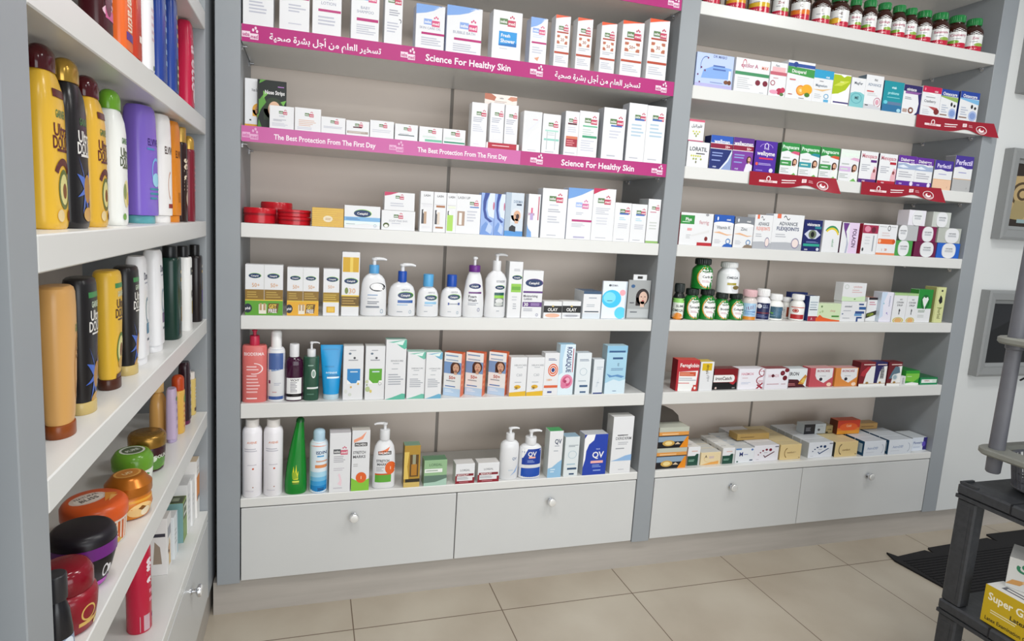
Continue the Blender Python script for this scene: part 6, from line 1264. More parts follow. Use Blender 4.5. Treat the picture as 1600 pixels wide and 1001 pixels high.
put('carton', 'carton', 'narrower white joint carton with orange corner on the fourth right-hand shelf', 'box', 'cartons on the fourth right-hand shelf', 2.1033, 0.006, 1.4332, 0, 0.0928, 0.05, 0.1447, {'a': 'A .38 .9 .05 .06 .4 0 180 2a2a30;A .48 .9 .05 .06 .4 180 360 2a2a30;T .5 .74 .1 ADVANCE 5f6670 .6;T .5 .6 .1 FLEXIJOINTS e08a7a .75;L .12 .6 .34 .46 2 b4b6bc;P b0b3b9 0 0 1 0 1 .18 .5 .22 0 .2;E .78 .2 .13 .15 e8d8d4;O .78 .2 .13 .15 .2 8a86a0;R .12 .88 .24 1 e07050', 't': '3a5f9a'})
put('carton', 'carton', 'wider white joint carton with navy lettering on the fourth right-hand shelf', 'box', 'cartons on the fourth right-hand shelf', 2.2324, 0.006, 1.4332, 0, 0.1637, 0.05, 0.154, {'a': 'A .38 .9 .05 .06 .4 0 180 2a2a30;A .48 .9 .05 .06 .4 180 360 2a2a30;T .5 .74 .1 ADVANCE 5f6670 .6;T .5 .6 .1 FLEXIJOINTS 2a3a66 .75;L .12 .6 .34 .46 2 b4b6bc;P b0b3b9 0 0 1 0 1 .18 .5 .22 0 .2;E .78 .2 .13 .15 e8d8d4;O .78 .2 .13 .15 .2 8a86a0;R .12 .88 .24 1 e07050', 't': '3a5f9a'})
put('carton', 'carton', 'dark navy carton with large eye on the fourth right-hand shelf', 'box', 'cartons on the fourth right-hand shelf', 2.3675, 0.006, 1.4332, 0, 0.0991, 0.045, 0.1379, {'a': 'T .5 .86 .1 visionace w .9;R .6 .72 .95 .8 2a7a8a;P c8ccdc .05 .54 .3 .68 .7 .68 .95 .54 .7 .4 .3 .4;E .5 .54 .22 .14 6f7a62;E .5 .54 .1 .09 17171a;R .05 .16 .95 .24 2fa08a;L .2 .9 .27 .32 2 8a98d0;T .22 .06 .05 vitab e0e4f0 .3;E .86 .07 .08 .05 d0d4e4', 'c': '1a2260'})
put('carton', 'carton', 'white carton with green and yellow arc on the fourth right-hand shelf', 'box', 'cartons on the fourth right-hand shelf', 2.4736, 0.006, 1.4332, 0, 0.0943, 0.045, 0.141, {'a': 'A .5 .52 .45 .32 .22 20 150 2f8a5a;A .5 .46 .45 .32 .2 20 140 e0c43a;V .62 .3 .08 calcid 7aa88a .4'})
put('carton', 'carton', 'white and lilac carton with upright lettering on the fourth right-hand shelf', 'box', 'cartons on the fourth right-hand shelf', 2.577, 0.006, 1.4332, 0, 0.0963, 0.045, 0.1377, {'a': 'P e0cbe6 .4 1 1 1 1 0 .45 0 .5 .4;P 6a3a86 .05 .98 .4 .98 .25 .7 .4 .4 .3 .5 .1 .8;P b0b4c8 .3 .6 .45 .3 .4 0 .3 0 .35 .3;V .76 .5 .16 FOLACIN 5a3a5f .6', 's': '5a2a4a', 't': '7a3a5a'})
put('carton', 'carton', 'white carton with dark pink photo strip on the fourth right-hand shelf', 'box', 'cartons on the fourth right-hand shelf', 2.6923, 0.006, 1.4332, 0, 0.0881, 0.045, 0.1394, {'a': 'R .0 .68 1 .95 a02a4a;E .3 .82 .2 .1 d88aa0;E .7 .8 .15 .1 6a1f34;R .72 .1 .8 .62 9aa0a8;E .12 .15 .06 .06 3a3a40;L .2 .6 .3 .6 3 d0d2d6', 's': 'a8283c', 't': 'e0dcdc'})
put('carton', 'carton', 'white carton with orange band and rounded side on the fourth right-hand shelf', 'box', 'cartons on the fourth right-hand shelf', 2.7943, 0.006, 1.4332, 0, 0.1125, 0.05, 0.1401, {'a': 'R .05 .36 .9 .53 e0682f;E .14 .45 .06 .06 f0c8a8;E .88 .45 .08 .07 c8501f;O .55 .88 .08 .09 .3 4a4a50;R .05 .92 .4 .93 5a5a60;R .65 .92 .9 .93 5a5a60;R 0 0 1 .07 e08a60;T .3 .17 .07 I d89a6a .1;T .5 .18 .07 20 d8702a .2;L .2 .8 .6 .76 2 d8c8c8', 't': 'e07a48'})
put('oval', 'oval_front_carton', 'green carton with round white flap, bottom row on the fourth right-hand shelf', 'box', 'cartons on the fourth right-hand shelf', 2.908, 0.01, 1.4332, 0, 0.1072, 0.06, 0.0715, {'c': '4a9a4a', 'ox': -0.02})
put('oval', 'oval_front_carton', 'maroon carton with round white flap, bottom of the pile on the fourth right-hand shelf', 'box', 'cartons on the fourth right-hand shelf', 3.0444, 0.01, 1.4332, 0, 0.137, 0.06, 0.0715, {'c': '6a1440', 'ox': 0.05})
put('oval', 'oval_front_carton', 'blue carton with round white flap, bottom of the pile on the fourth right-hand shelf', 'box', 'cartons on the fourth right-hand shelf', 3.1913, 0.01, 1.4332, 0, 0.1447, 0.06, 0.0715, {'c': '1f5fc0', 'ox': 0})
put('oval', 'oval_front_carton', 'maroon carton with round white flap, middle of the pile on the fourth right-hand shelf', 'box', 'cartons on the fourth right-hand shelf', 3.0429, 0.01, 1.5054, 0, 0.1116, 0.06, 0.0715, {'c': '7a1648', 'ox': 0})
put('oval', 'oval_front_carton', 'grey carton turned sideways in the pile on the fourth right-hand shelf', 'box', 'cartons on the fourth right-hand shelf', 2.9409, 0.01, 1.5054, 0, 0.085, 0.05, 0.0715, {'c': 'b4b6b8', 'ox': -0.6})
put('oval', 'oval_front_carton', 'grey-green carton with round white flap, middle on the fourth right-hand shelf', 'box', 'cartons on the fourth right-hand shelf', 3.183, 0.01, 1.5054, 0, 0.1466, 0.06, 0.0715, {'c': 'b4b8b0', 'ox': 0.1})
put('oval', 'oval_front_carton', 'white carton with purple edge, top of the pile on the fourth right-hand shelf', 'box', 'cartons on the fourth right-hand shelf', 2.9657, 0.01, 1.5776, 0, 0.1035, 0.06, 0.0715, {'c': 'e3e0e8', 'ox': 0})
put('oval', 'oval_front_carton', 'pale grey carton with round white flap, top right on the fourth right-hand shelf', 'box', 'cartons on the fourth right-hand shelf', 3.1187, 0.01, 1.5776, 0, 0.1129, 0.06, 0.0715, {'c': 'c4c8c2', 'ox': 0})
put('vit', 'vitamin_bottle', 'dark bottle with lime and orange label at the left end on the fifth right-hand shelf', 'bottle', 'bottles on the fifth right-hand shelf', 1.7277, 0.0162, 1.1169, -33, 0.0525, 0.0525, 0.1528, {'a': 'R 0 .06 1 .62 e6ece2;R 0 .62 1 .78 8fcf6a;E .5 .1 .4 .16 e08a2a;T .6 .5 .09 SLIM 4a4f54 .6;T .5 .34 .1 OMEGA 3a3f44 .8', 'c': '161a18', 'cc': '1f2624', 'bh': 0.76, 'cr': 0.38})
put('vit', 'vitamin_bottle', 'green bottle left of the stacked one on the fifth right-hand shelf', 'bottle', 'bottles on the fifth right-hand shelf', 1.7929, 0.0177, 1.1169, -33, 0.071, 0.071, 0.1317, {'a': 'P f0f0ee .3 .45 .45 .15 1 .05 1 .95 .5 .9 .35 .7;O .86 .5 .6 .46 .1 d89a3a;E .86 .5 .52 .4 f0f0ee;T .72 .72 .1 BIO 5a6a5a .3;T .68 .52 .1 Turmeric 3a3f44 .55;L .5 .9 .28 .38 2 c08a9a', 'c': '1c7a2c', 'cc': '14201a', 'bh': 0.8, 'cr': 0.37, 'ro': 0.2})
put('vit', 'vitamin_bottle', 'green bottle in the middle of the row on the fifth right-hand shelf', 'bottle', 'bottles on the fifth right-hand shelf', 1.8701, 0.0181, 1.1169, -33, 0.0758, 0.0761, 0.1316, {'a': 'P f0f0ee .3 .45 .45 .15 1 .05 1 .95 .5 .9 .35 .7;O .86 .5 .6 .46 .1 d89a3a;E .86 .5 .52 .4 f0f0ee;T .72 .72 .1 BIO 5a6a5a .3;T .68 .52 .1 Macuna 3a3f44 .55;L .5 .9 .28 .38 2 c08a9a', 'c': '1c7a2c', 'cc': '14201a', 'bh': 0.8, 'cr': 0.37, 'ro': 0.2})
put('vit', 'vitamin_bottle', 'shorter green bottle beside the middle one on the fifth right-hand shelf', 'bottle', 'bottles on the fifth right-hand shelf', 1.9447, 0.0175, 1.1169, -33, 0.068, 0.0683, 0.1156, {'a': 'P f0f0ee .3 .45 .45 .15 1 .05 1 .95 .5 .9 .35 .7;O .86 .5 .6 .46 .1 d89a3a;E .86 .5 .52 .4 f0f0ee;T .72 .72 .1 BIO 5a6a5a .3;T .68 .52 .1 Biotin 3a3f44 .55;L .5 .9 .28 .38 2 c08a9a', 'c': '1c7a2c', 'cc': '14201a', 'bh': 0.8, 'cr': 0.37, 'ro': 0.2})
put('vit', 'vitamin_bottle', 'shorter green bottle beside the sweets jar on the fifth right-hand shelf', 'bottle', 'bottles on the fifth right-hand shelf', 2.0183, 0.0178, 1.1169, -33, 0.0714, 0.0714, 0.1149, {'a': 'P f0f0ee .3 .45 .45 .15 1 .05 1 .95 .5 .9 .35 .7;O .86 .5 .6 .46 .1 d89a3a;E .86 .5 .52 .4 f0f0ee;T .72 .72 .1 BIO 5a6a5a .3;T .68 .52 .1 Collagen 3a3f44 .55;L .5 .9 .28 .38 2 c08a9a', 'c': '1c7a2c', 'cc': '14201a', 'bh': 0.8, 'cr': 0.37, 'ro': 0.2})
put('vit', 'vitamin_bottle', 'green bottle stacked on two others on the fifth right-hand shelf', 'bottle', 'bottles on the fifth right-hand shelf', 1.8278, 0.0111, 1.2492, -33, 0.0877, 0.0877, 0.1301, {'a': 'P f0f0ee .3 .45 .45 .15 1 .05 1 .95 .5 .9 .35 .7;O .86 .5 .6 .46 .1 d89a3a;E .86 .5 .52 .4 f0f0ee;T .72 .72 .1 BIO 5a6a5a .3;T .68 .52 .1 Carb 3a3f44 .55;L .5 .9 .28 .38 2 c08a9a', 'c': '1c7a2c', 'cc': '14201a', 'bh': 0.8, 'cr': 0.37, 'ro': 0.2})
put('vit', 'vitamin_bottle', 'white vitamin bottle stacked on the green ones on the fifth right-hand shelf', 'bottle', 'bottles on the fifth right-hand shelf', 1.9653, 0.0156, 1.2331, -33, 0.094, 0.094, 0.1353, {'a': 'T .66 .62 .09 OMEGA 44484f .5;R .45 .33 .85 .42 a89a3a;P d8dade .6 .3 .85 .3 .95 .1 .7 .1;E .85 .24 .14 .08 7a6a3a', 'c': 'e6e8ea', 'cc': 'e0e2e2', 'bh': 0.83, 'cr': 0.37})
put('vit', 'vitamin_bottle', 'clear sweets jar with pink torn seal on the fifth right-hand shelf', 'bottle', 'bottles on the fifth right-hand shelf', 2.0899, 0.0175, 1.1169, -33, 0.0679, 0.0679, 0.1338, {'a': 'R 0 .02 1 .16 d88a2a;R .1 .16 1 .72 a9cbe6;P 7a2a5a .3 .55 .85 .68 .85 .5 .35 .42;T .55 .38 .08 Gummies 3a6ab0 .7;L .25 .9 .22 .32 2 5a8ac0', 'c': 'd4ccc8', 'cc': 'e0b8bc', 'bh': 0.78, 'cr': 0.42})
put('vit', 'vitamin_bottle', 'white bottle with navy label on the fifth right-hand shelf', 'bottle', 'bottles on the fifth right-hand shelf', 2.1611, 0.0178, 1.1169, -33, 0.0708, 0.0725, 0.1387, {'a': 'R 0 .04 1 .72 1c2450;E .3 .58 .13 .09 dfe3ea;L .5 .9 .5 .64 2 a8b4d0;R .1 .28 .95 .34 6a2a3a;L .2 .9 .12 .24 2 6a78a8', 'c': 'e8e8ea', 'cc': 'f0f0f0', 'bh': 0.78, 'cr': 0.38})
put('vit', 'vitamin_bottle', 'white bottle with dark teal label on the fifth right-hand shelf', 'bottle', 'bottles on the fifth right-hand shelf', 2.2321, 0.0177, 1.1169, -33, 0.0693, 0.071, 0.1174, {'a': 'R 0 .1 1 .68 3a5a6a;E .7 .42 .4 .26 4a6f8a;P 5f9a4a .1 .42 .4 .38 .3 .3;L .1 .5 .2 .26 1 8aa8b0', 'c': 'ecece8', 'cc': 'f2f2f2', 'bh': 0.78, 'cr': 0.38})
put('vit', 'vitamin_bottle', 'white bottle with red-brown label, partly behind on the fifth right-hand shelf', 'bottle', 'bottles on the fifth right-hand shelf', 2.3514, 0.084, 1.1169, -33, 0.0477, 0.05, 0.0968, {'a': 'R 0 .1 1 .68 dcdcd8;R .5 .1 1 .68 a04a34;L .1 .45 .3 .56 3 a0a8a8', 'c': 'ecece8', 'cc': 'f2f2f2', 'bh': 0.8, 'cr': 0.4})
put('vit', 'vitamin_bottle', 'white bottle with red label and round emblem on the fifth right-hand shelf', 'bottle', 'bottles on the fifth right-hand shelf', 2.353, 0.0171, 1.1169, -33, 0.0636, 0.0636, 0.1183, {'a': 'R 0 .08 1 .3 b02a2c;R 0 .62 1 .66 c85a4a;E .35 .48 .2 .1 a83a34;O .35 .48 .14 .08 .3 e0b0a8', 'c': 'ecece8', 'cc': 'f2f2f2', 'bh': 0.8, 'cr': 0.4})
put('carton', 'carton', 'white carton with navy border and red foot on the fifth right-hand shelf', 'box', 'cartons on the fifth right-hand shelf', 2.4324, 0.012, 1.1169, 0, 0.0528, 0.045, 0.1158, {'a': 'R 0 0 1 .2 a02a40;R 0 .2 1 .24 w;L .1 .9 .5 .8 3 a8b4be;R .1 .44 .9 .47 3a4a5a;T .4 .1 .1 A e0c8cc .2;R .85 0 1 .14 e06a2a', 'c': 'dfe6e8', 's': '1c2c66', 't': '2c3c70'})
put('carton', 'carton', 'navy frame carton behind the red-label bottle on the fifth right-hand shelf', 'box', 'cartons on the fifth right-hand shelf', 2.4379, 0.11, 1.1169, 0, 0.0969, 0.03, 0.1202, {'a': 'R .08 .1 .9 .85 24346e;L .2 .8 .3 .7 3 6a78a8', 'c': '1c2c66'})
put('carton', 'carton', 'low pale green carton with orange wave on the fifth right-hand shelf', 'box', 'cartons on the fifth right-hand shelf', 2.5242, 0.012, 1.1169, 0, 0.1297, 0.045, 0.0831, {'a': 'P e0602a 0 0 1 0 1 .06 .6 .12 .25 .22 .1 .36 0 .22;T .65 .6 .1 allergy c89a8a .5;E .15 .82 .04 .06 6a8a5a;E .2 .55 .04 .07 a8c08a;E .1 .5 .03 .05 a8c08a;R .62 .24 .95 .33 4a8a3a', 'c': 'cfe0b8', 't': 'dce8cc'})
put('carton', 'carton', 'white carton with blue interlocking bars on the fifth right-hand shelf', 'box', 'cartons on the fifth right-hand shelf', 2.6626, 0.012, 1.1169, 0, 0.1456, 0.045, 0.0948, {'a': 'R .7 .82 .9 .9 2c4a86;R .72 .6 1 .74 2c5a96;R .58 .4 .95 .52 2c4a86;R .56 .28 .86 .4 6a9ac8;R .65 .0 .72 .2 2c4a86;R .65 .16 .88 .24 2c4a86;T .28 .76 .1 omnisol 7a7f8a .45;L .1 .5 .5 .58 1 b0b4bc;L .1 .4 .14 .2 1 9a9ea6;E .08 .38 .03 .03 3a5a8a'})
put('carton', 'carton', 'white and pale green carton stacked on another on the fifth right-hand shelf', 'box', 'cartons on the fifth right-hand shelf', 2.6544, 0.012, 1.2125, 0, 0.1359, 0.045, 0.0855, {'a': 'T .62 .8 .12 cytobute d0a0a0 .6;L .4 .85 .44 .66 2 d8b8b8;P cfe6c0 0 0 1 0 1 .3 .5 .2 0 .26;O .15 .78 .09 .12 .15 a8b8a8;E .55 .12 .04 .04 7a9a6a'})
put('carton', 'carton', 'white carton with red top and olive photo on the fifth right-hand shelf', 'box', 'cartons on the fifth right-hand shelf', 2.791, 0.03, 1.1169, 0, 0.0592, 0.045, 0.1138, {'a': 'R .1 .9 1 1 2a2028;L .2 .9 .66 .84 2 c88a9a;P 2c2a1c 0 .12 1 .28 1 .46 0 .32;P 6a7a2a .1 .2 .6 .26 .5 .36 .1 .3;P 8a9a3a .3 .18 .8 .3 .6 .36', 't': 'c0705a'})
put('carton', 'carton', 'white carton with lilac sparkles on the fifth right-hand shelf', 'box', 'cartons on the fifth right-hand shelf', 2.8572, 0.012, 1.1169, 0, 0.0719, 0.045, 0.1424, {'a': 'P c8d8ec 0 1 .5 1 .2 .6 .3 .2 0 .1;V .75 .7 .07 moisture 8a98b8 .4;E .6 .3 .05 .03 8a7ac0;E .68 .26 .03 .02 b0a0d8;E .25 .62 .05 .03 8ac0d0', 'c': 'e6e4f0', 's': 'c8d4e0'})
put('carton', 'carton', 'white cough carton with green top, left of two on the fifth right-hand shelf', 'box', 'cartons on the fifth right-hand shelf', 2.9392, 0.012, 1.1169, 0, 0.0815, 0.045, 0.1405, {'a': 'T .55 .78 .05 NO 4a4a50 .3;T .5 .68 .06 COUGH 3a3a40 .65;T .5 .58 .06 SYRUP 3a3a40 .6;R .48 .26 .54 .46 3a3a40;E .52 .4 .06 .04 3a3a40;E .5 .06 .28 .08 d8a86a;O .5 .06 .4 .11 .2 c8b83a;R 0 .92 1 1 a8c88a', 't': '7fae6a'})
put('carton', 'carton', 'white cough carton with green top, right of two on the fifth right-hand shelf', 'box', 'cartons on the fifth right-hand shelf', 3.015, 0.012, 1.1169, 0, 0.0663, 0.045, 0.1398, {'a': 'T .55 .78 .05 NO 4a4a50 .3;T .5 .68 .06 COUGH 3a3a40 .65;T .5 .58 .06 SYRUP 3a3a40 .6;R .48 .26 .54 .46 3a3a40;E .52 .4 .06 .04 3a3a40;E .5 .06 .28 .08 d8a86a;O .5 .06 .4 .11 .2 c8b83a;R 0 .92 1 1 a8c88a', 't': '7fae6a'})
put('carton', 'carton', 'green and white carton with heart leaf on the fifth right-hand shelf', 'box', 'cartons on the fifth right-hand shelf', 3.0936, 0.012, 1.1169, 0, 0.0904, 0.045, 0.1608, {'a': 'R 0 .42 1 1 1f8a34;O .52 .62 .3 .22 .3 14602a;P e8ece8 .52 .42 .4 .56 .3 .7 .4 .78 .52 .74 .66 .78 .74 .7 .62 .56;R .49 .34 .55 .46 e8ece8;L .1 .6 .3 .38 2 6a8a6a;L .1 .8 .14 .24 2 c0c4c0', 't': '2f9a44', 's': '3a8a3a'})
put('carton', 'carton', 'pale yellow-green carton with black emblem on the fifth right-hand shelf', 'box', 'cartons on the fifth right-hand shelf', 3.1894, 0.012, 1.1169, 0, 0.0627, 0.06, 0.1742, {'a': 'P 17171a .35 .62 .5 .78 .7 .7 .75 .58 .55 .52;E .6 .9 .1 .03 2a2a2a;V .6 .26 .12 herbal 8a8a5a .3;R .05 0 .1 1 a8b06a;L .3 .9 .4 .44 1 8a9a5a', 'c': 'd2d69a', 's': 'a9a86a', 't': 'b4ae74'})
put('carton', 'carton', 'red iron carton with white lower panel on the sixth right-hand shelf', 'box', 'cartons on the sixth right-hand shelf', 1.807, 0.012, 0.8032, -6, 0.1034, 0.05, 0.1381, {'a': 'T .55 .83 .12 Feroglobin w .85;P ececea .1 0 .72 0 .75 .12 .9 .12 .95 .66 .1 .62;R .12 .48 .86 .62 c8502f;L .14 .84 .5 .6 2 e0a080;L .12 .9 .32 .44 2 a8b0ba;R .1 .24 .6 .27 d88a8a;R .78 .02 .96 .2 c03a2c;E .87 .1 .05 .05 ececea', 'c': 'b5202c', 's': '8a1420', 't': 'd84a3a'})
put('carton', 'carton', 'white carton with yellow top panel on the sixth right-hand shelf', 'box', 'cartons on the sixth right-hand shelf', 1.8988, 0.0072, 0.8032, 0, 0.0677, 0.05, 0.1302, {'a': 'R .12 .7 .85 .95 d8b41c;V .55 .74 .1 drops 5a4a1a .4;L .5 .7 .4 .66 3 c0c0c4;V .65 .42 .07 30ml a0a0a4 .2', 't': 'e0c44a', 's': 'bfc0bc'})
put('carton', 'carton', 'black and dark red carton with white pill label on the sixth right-hand shelf', 'box', 'cartons on the sixth right-hand shelf', 2.0086, 0.02, 0.8032, 0, 0.1247, 0.05, 0.0947, {'a': 'R 0 .34 1 1 7a141c;E .8 .36 .12 .14 b02a34;E .9 .55 .1 .12 a0202a;P 17171a 0 0 1 0 1 .12 .7 .3 0 .34;R 0 .36 .78 .7 ecebe9;E .78 .53 .1 .17 ecebe9;T .42 .54 .16 ironCatch 4a2a34 .7;E .12 .08 .04 .05 e0c8c0;R .8 .05 .92 .1 8a8a8a', 'c': '17171a', 't': '6a2a2a'})
put('carton', 'carton', 'white carton with red spiral strand on the sixth right-hand shelf', 'box', 'cartons on the sixth right-hand shelf', 2.1388, 0.0139, 0.8032, 0, 0.1347, 0.05, 0.0945, {'a': 'T .35 .75 .12 HAEMOX d0889a .5;L .15 .5 .5 .6 1 d8c0c8;L .12 .5 .24 .36 2 c0c8dc;A 1.0 .82 .22 .22 .16 100 260 9a2a3c;A .8 .78 .22 .22 .16 -80 40 9a2a3c;A .95 .42 .24 .22 .16 110 260 9a2a3c;P 9a2a3c .72 .02 .8 .02 1 .28 .96 .32;P 9a2a3c .95 0 1 .06 .8 .24 .74 .2;R .8 .86 .96 .88 c87a8a;R .8 .4 .98 .42 c87a8a;R .8 .34 .98 .36 c87a8a', 'c': 'ebe9f0'})
put('carton', 'carton', 'white carton with dark red berries on the sixth right-hand shelf', 'box', 'cartons on the sixth right-hand shelf', 2.2702, 0.003, 0.8032, 0, 0.1267, 0.05, 0.0955, {'a': 'T .35 .66 .14 HAEMOX d0a0ac .45;E .31 .66 .06 .08 5a1424;E .72 .78 .1 .12 6a1020;E .84 .54 .1 .12 6a1020;E .9 .92 .1 .1 7a1828;E .72 .78 .05 .06 8a3040;R .08 .24 .6 .27 c08a94;L .7 .95 .2 .3 1 c8b0b8', 'c': 'ebe9f0', 't': '8a3a40'})
put('carton', 'carton', 'white iron carton with dark stripe and grains on the sixth right-hand shelf', 'box', 'cartons on the sixth right-hand shelf', 2.3971, 0.0145, 0.8032, 0, 0.1013, 0.05, 0.0909, {'a': 'P 4a1420 0 .02 1 .02 .5 .44 0 .46;L 0 .5 .12 .26 2 c87a7a;T .28 .74 .18 IRON 3a3a40 .5;P c88a3a .55 .2 .85 .18 1 .6 .9 .7 .65 .4;P e0c060 .68 .3 .85 .24 .95 .5 .8 .5', 'c': 'e3e8ea', 't': 'cfd8dc'})
put('carton', 'carton', 'rose red carton with white shield panel on the sixth right-hand shelf', 'box', 'cartons on the sixth right-hand shelf', 2.542, 0.0224, 0.8032, 0, 0.1371, 0.05, 0.0908, {'a': 'P e6e6e8 .22 .98 .95 .98 .95 .5 .6 .2 .3 .4 .22 .6;T .55 .84 .12 IRONCARE a03a4a .6;E .47 .4 .07 .09 2a2430;L .4 .8 .52 .62 1 c0c0c6;E .84 .12 .1 .1 f0d0b8', 'c': 'c0505a', 't': 'd8a0a0'})
put('carton', 'carton', 'orange carton with white shield panel on the sixth right-hand shelf', 'box', 'cartons on the sixth right-hand shelf', 2.687, 0.0197, 0.8032, 0, 0.1344, 0.05, 0.0896, {'a': 'P e6e6e8 .22 .98 .95 .98 .95 .5 .6 .2 .3 .4 .22 .6;T .55 .84 .12 IRONCARE a03a4a .6;E .47 .4 .07 .09 2a2430;L .4 .8 .52 .62 1 c0c0c6;E .84 .12 .1 .1 f0d0b8', 'c': 'd88a40', 't': 'd8a0a0'})
put('carton', 'carton', 'dark red carton with slanting white panel on the sixth right-hand shelf', 'box', 'cartons on the sixth right-hand shelf', 2.7994, 0.0109, 0.8032, 0, 0.0894, 0.05, 0.1183, {'a': 'R 0 .86 1 1 7a1a24;L .2 1 .86 .94 1 e8d0c8;R 0 0 1 .1 ececea;P ececea .3 .1 1 .1 1 .84 .7 .82 .45 .6;R 0 .1 1 .12 b08a5a;E .55 .14 .1 .05 a07a3a;P b0303a .05 .45 .3 .4 .7 .8 .5 .82 .1 .6;', 'c': '7a1a24', 't': '7a1a24', 's': '5a141c'})
put('carton', 'carton', 'carton with navy top and bottle drawing on the sixth right-hand shelf', 'box', 'cartons on the sixth right-hand shelf', 2.8827, 0.0137, 0.8032, 0, 0.0758, 0.05, 0.1168, {'a': 'R 0 .86 1 1 241f5a;L .2 1 .86 .94 1 e8d0c8;R 0 0 1 .1 ececea;P ececea .3 .1 1 .1 1 .84 .7 .82 .45 .6;R 0 .1 1 .12 b08a5a;E .55 .14 .1 .05 a07a3a;R .5 .3 .8 .7 9a9a98;R .55 .7 .75 .8 6a6a80;L .5 .8 .34 .66 4 5a5a60;', 'c': '241f5a', 't': '241f5a', 's': '5a141c'})
put('carton', 'carton', 'dark red carton with grey torso drawing on the sixth right-hand shelf', 'box', 'cartons on the sixth right-hand shelf', 2.9682, 0.0102, 0.8032, 0, 0.084, 0.05, 0.1167, {'a': 'R 0 .86 1 1 6a1420;L .2 1 .86 .94 1 e8d0c8;R 0 0 1 .1 ececea;P ececea .3 .1 1 .1 1 .84 .7 .82 .45 .6;R 0 .1 1 .12 b08a5a;E .55 .14 .1 .05 a07a3a;P 5a7484 .1 .3 .3 .6 .5 .82 .8 .8 .9 .55 .6 .5 .5 .3;E .55 .36 .22 .14 d8dcde;E .55 .36 .14 .09 9ab0b8;', 'c': '6a1420', 't': '6a1420', 's': '5a141c'})
put('carton', 'carton', 'tiny white carton in front of the green tube box on the sixth right-hand shelf', 'box', 'cartons on the sixth right-hand shelf', 3.0243, 0.006, 0.8032, 0, 0.0271, 0.02, 0.0471, {'a': 'R .2 .1 .8 .9 c8caca;L .3 .7 .2 .8 4 8a8a90'})
put('carton', 'carton', 'lying green carton with leaf curve on the sixth right-hand shelf', 'box', 'cartons on the sixth right-hand shelf', 3.0884, 0.012, 0.8032, 0, 0.087, 0.13, 0.0722, {'a': 'P 7ac043 0 .3 .6 .2 1 .5 1 .8 0 .8;P ececea 0 0 1 0 1 .12 .5 .2 0 .12;L .1 .5 .55 .65 1 c8e8b0', 'c': '2f9a2c', 't': '1f7a3a', 's': '3aa040'})
put('carton', 'carton', 'lying teal green carton with white label on the sixth right-hand shelf', 'box', 'cartons on the sixth right-hand shelf', 3.1989, 0.012, 0.8032, 0, 0.1147, 0.12, 0.0358, {'a': 'R .08 .25 .95 .75 e6ece8;T .4 .55 .2 HERBAL b07a6a .5;R .7 .3 .95 .7 d0e0d4;R 0 0 1 .2 1f8a5a', 'c': '14804a', 't': '1a6a3c'})
put('carton', 'carton', 'bottom drawer box of the orange and black stack over the right drawers', 'box', 'cartons over the right drawers', 1.7687, 0.014, 0.4519, 0, 0.1489, 0.1, 0.055, {'a': 'R 0 .55 1 1 8aa0b4;P 17171a 0 0 1 0 1 .3 .6 .22 .3 .5 0 .4;E .35 .42 .2 .26 c8a050;E .35 .42 .12 .17 e6cf90;P e08a20 .72 0 1 0 1 .98 .95 .98;P d8c0a0 .55 .3 .65 .5 .75 .3;', 'c': '22232a', 't': 'a8a090', 's': 'e08a20', 'Rt': 'R 0 0 1 1 e0851c;P b5600f .3 .2 .7 .2 .5 .8', 'flap': 0})
put('carton', 'carton', 'second box up of the orange and black stack over the right drawers', 'box', 'cartons over the right drawers', 1.7686, 0.014, 0.5075, 0, 0.1508, 0.1, 0.0386, {'a': 'R 0 .5 1 1 b9bcae;R 0 0 1 .5 d8954a;L .1 .8 .1 .4 1 e8c090;R 0 0 1 .1 22232a', 'c': 'b0b4a6', 't': 'c8cabc', 's': 'e08a20', 'Rt': 'R 0 0 1 1 e0851c;P b5600f .3 .2 .7 .2 .5 .8', 'flap': 0})
put('carton', 'carton', 'third box up of the orange and black stack over the right drawers', 'box', 'cartons over the right drawers', 1.7697, 0.014, 0.5468, 0, 0.151, 0.1, 0.052, {'a': 'R 0 .55 1 1 8aa0b4;P 17171a 0 0 1 0 1 .3 .6 .22 .3 .5 0 .4;E .35 .42 .2 .26 c8a050;E .35 .42 .12 .17 e6cf90;P e08a20 .72 0 1 0 1 .98 .95 .98;P d8c0a0 .55 .3 .65 .5 .75 .3;', 'c': '22232a', 't': 'a8a090', 's': 'e08a20', 'Rt': 'R 0 0 1 1 e0851c;P b5600f .3 .2 .7 .2 .5 .8', 'flap': 0})
put('carton', 'carton', 'topmost box of the orange and black stack over the right drawers', 'box', 'cartons over the right drawers', 1.7704, 0.014, 0.5993, 0, 0.1488, 0.1, 0.0412, {'a': 'R 0 .5 1 1 b9bcae;R 0 0 1 .5 d8954a;L .1 .8 .1 .4 1 e8c090;R 0 0 1 .1 22232a', 'c': 'b0b4a6', 't': 'c8cabc', 's': 'e08a20', 'Rt': 'R 0 0 1 1 e0851c;P b5600f .3 .2 .7 .2 .5 .8', 'flap': 0, 'hdr': '4a433d'})
put('carton', 'carton', 'front green and white carton of the row by the orange stack over the right drawers', 'box', 'cartons over the right drawers', 1.8934, 0.0284, 0.4519, 0, 0.0639, 0.055, 0.0868, {'a': 'R .0 0 .86 .52 1f4a3c;P 1f4a3c .55 .5 .7 .62 .86 .62 .86 .4;L .1 .7 .2 .34 2 8fb8a4;L .3 .9 .72 .82 1 d8a898;R .86 0 1 .6 c0c4c2', 's': 'dcdcd8', 'L': 'R .2 .2 .5 .8 8a8c8a', 't': 'ecece8', 'at': 'L .1 .6 .4 .6 1 b0b2b4'})
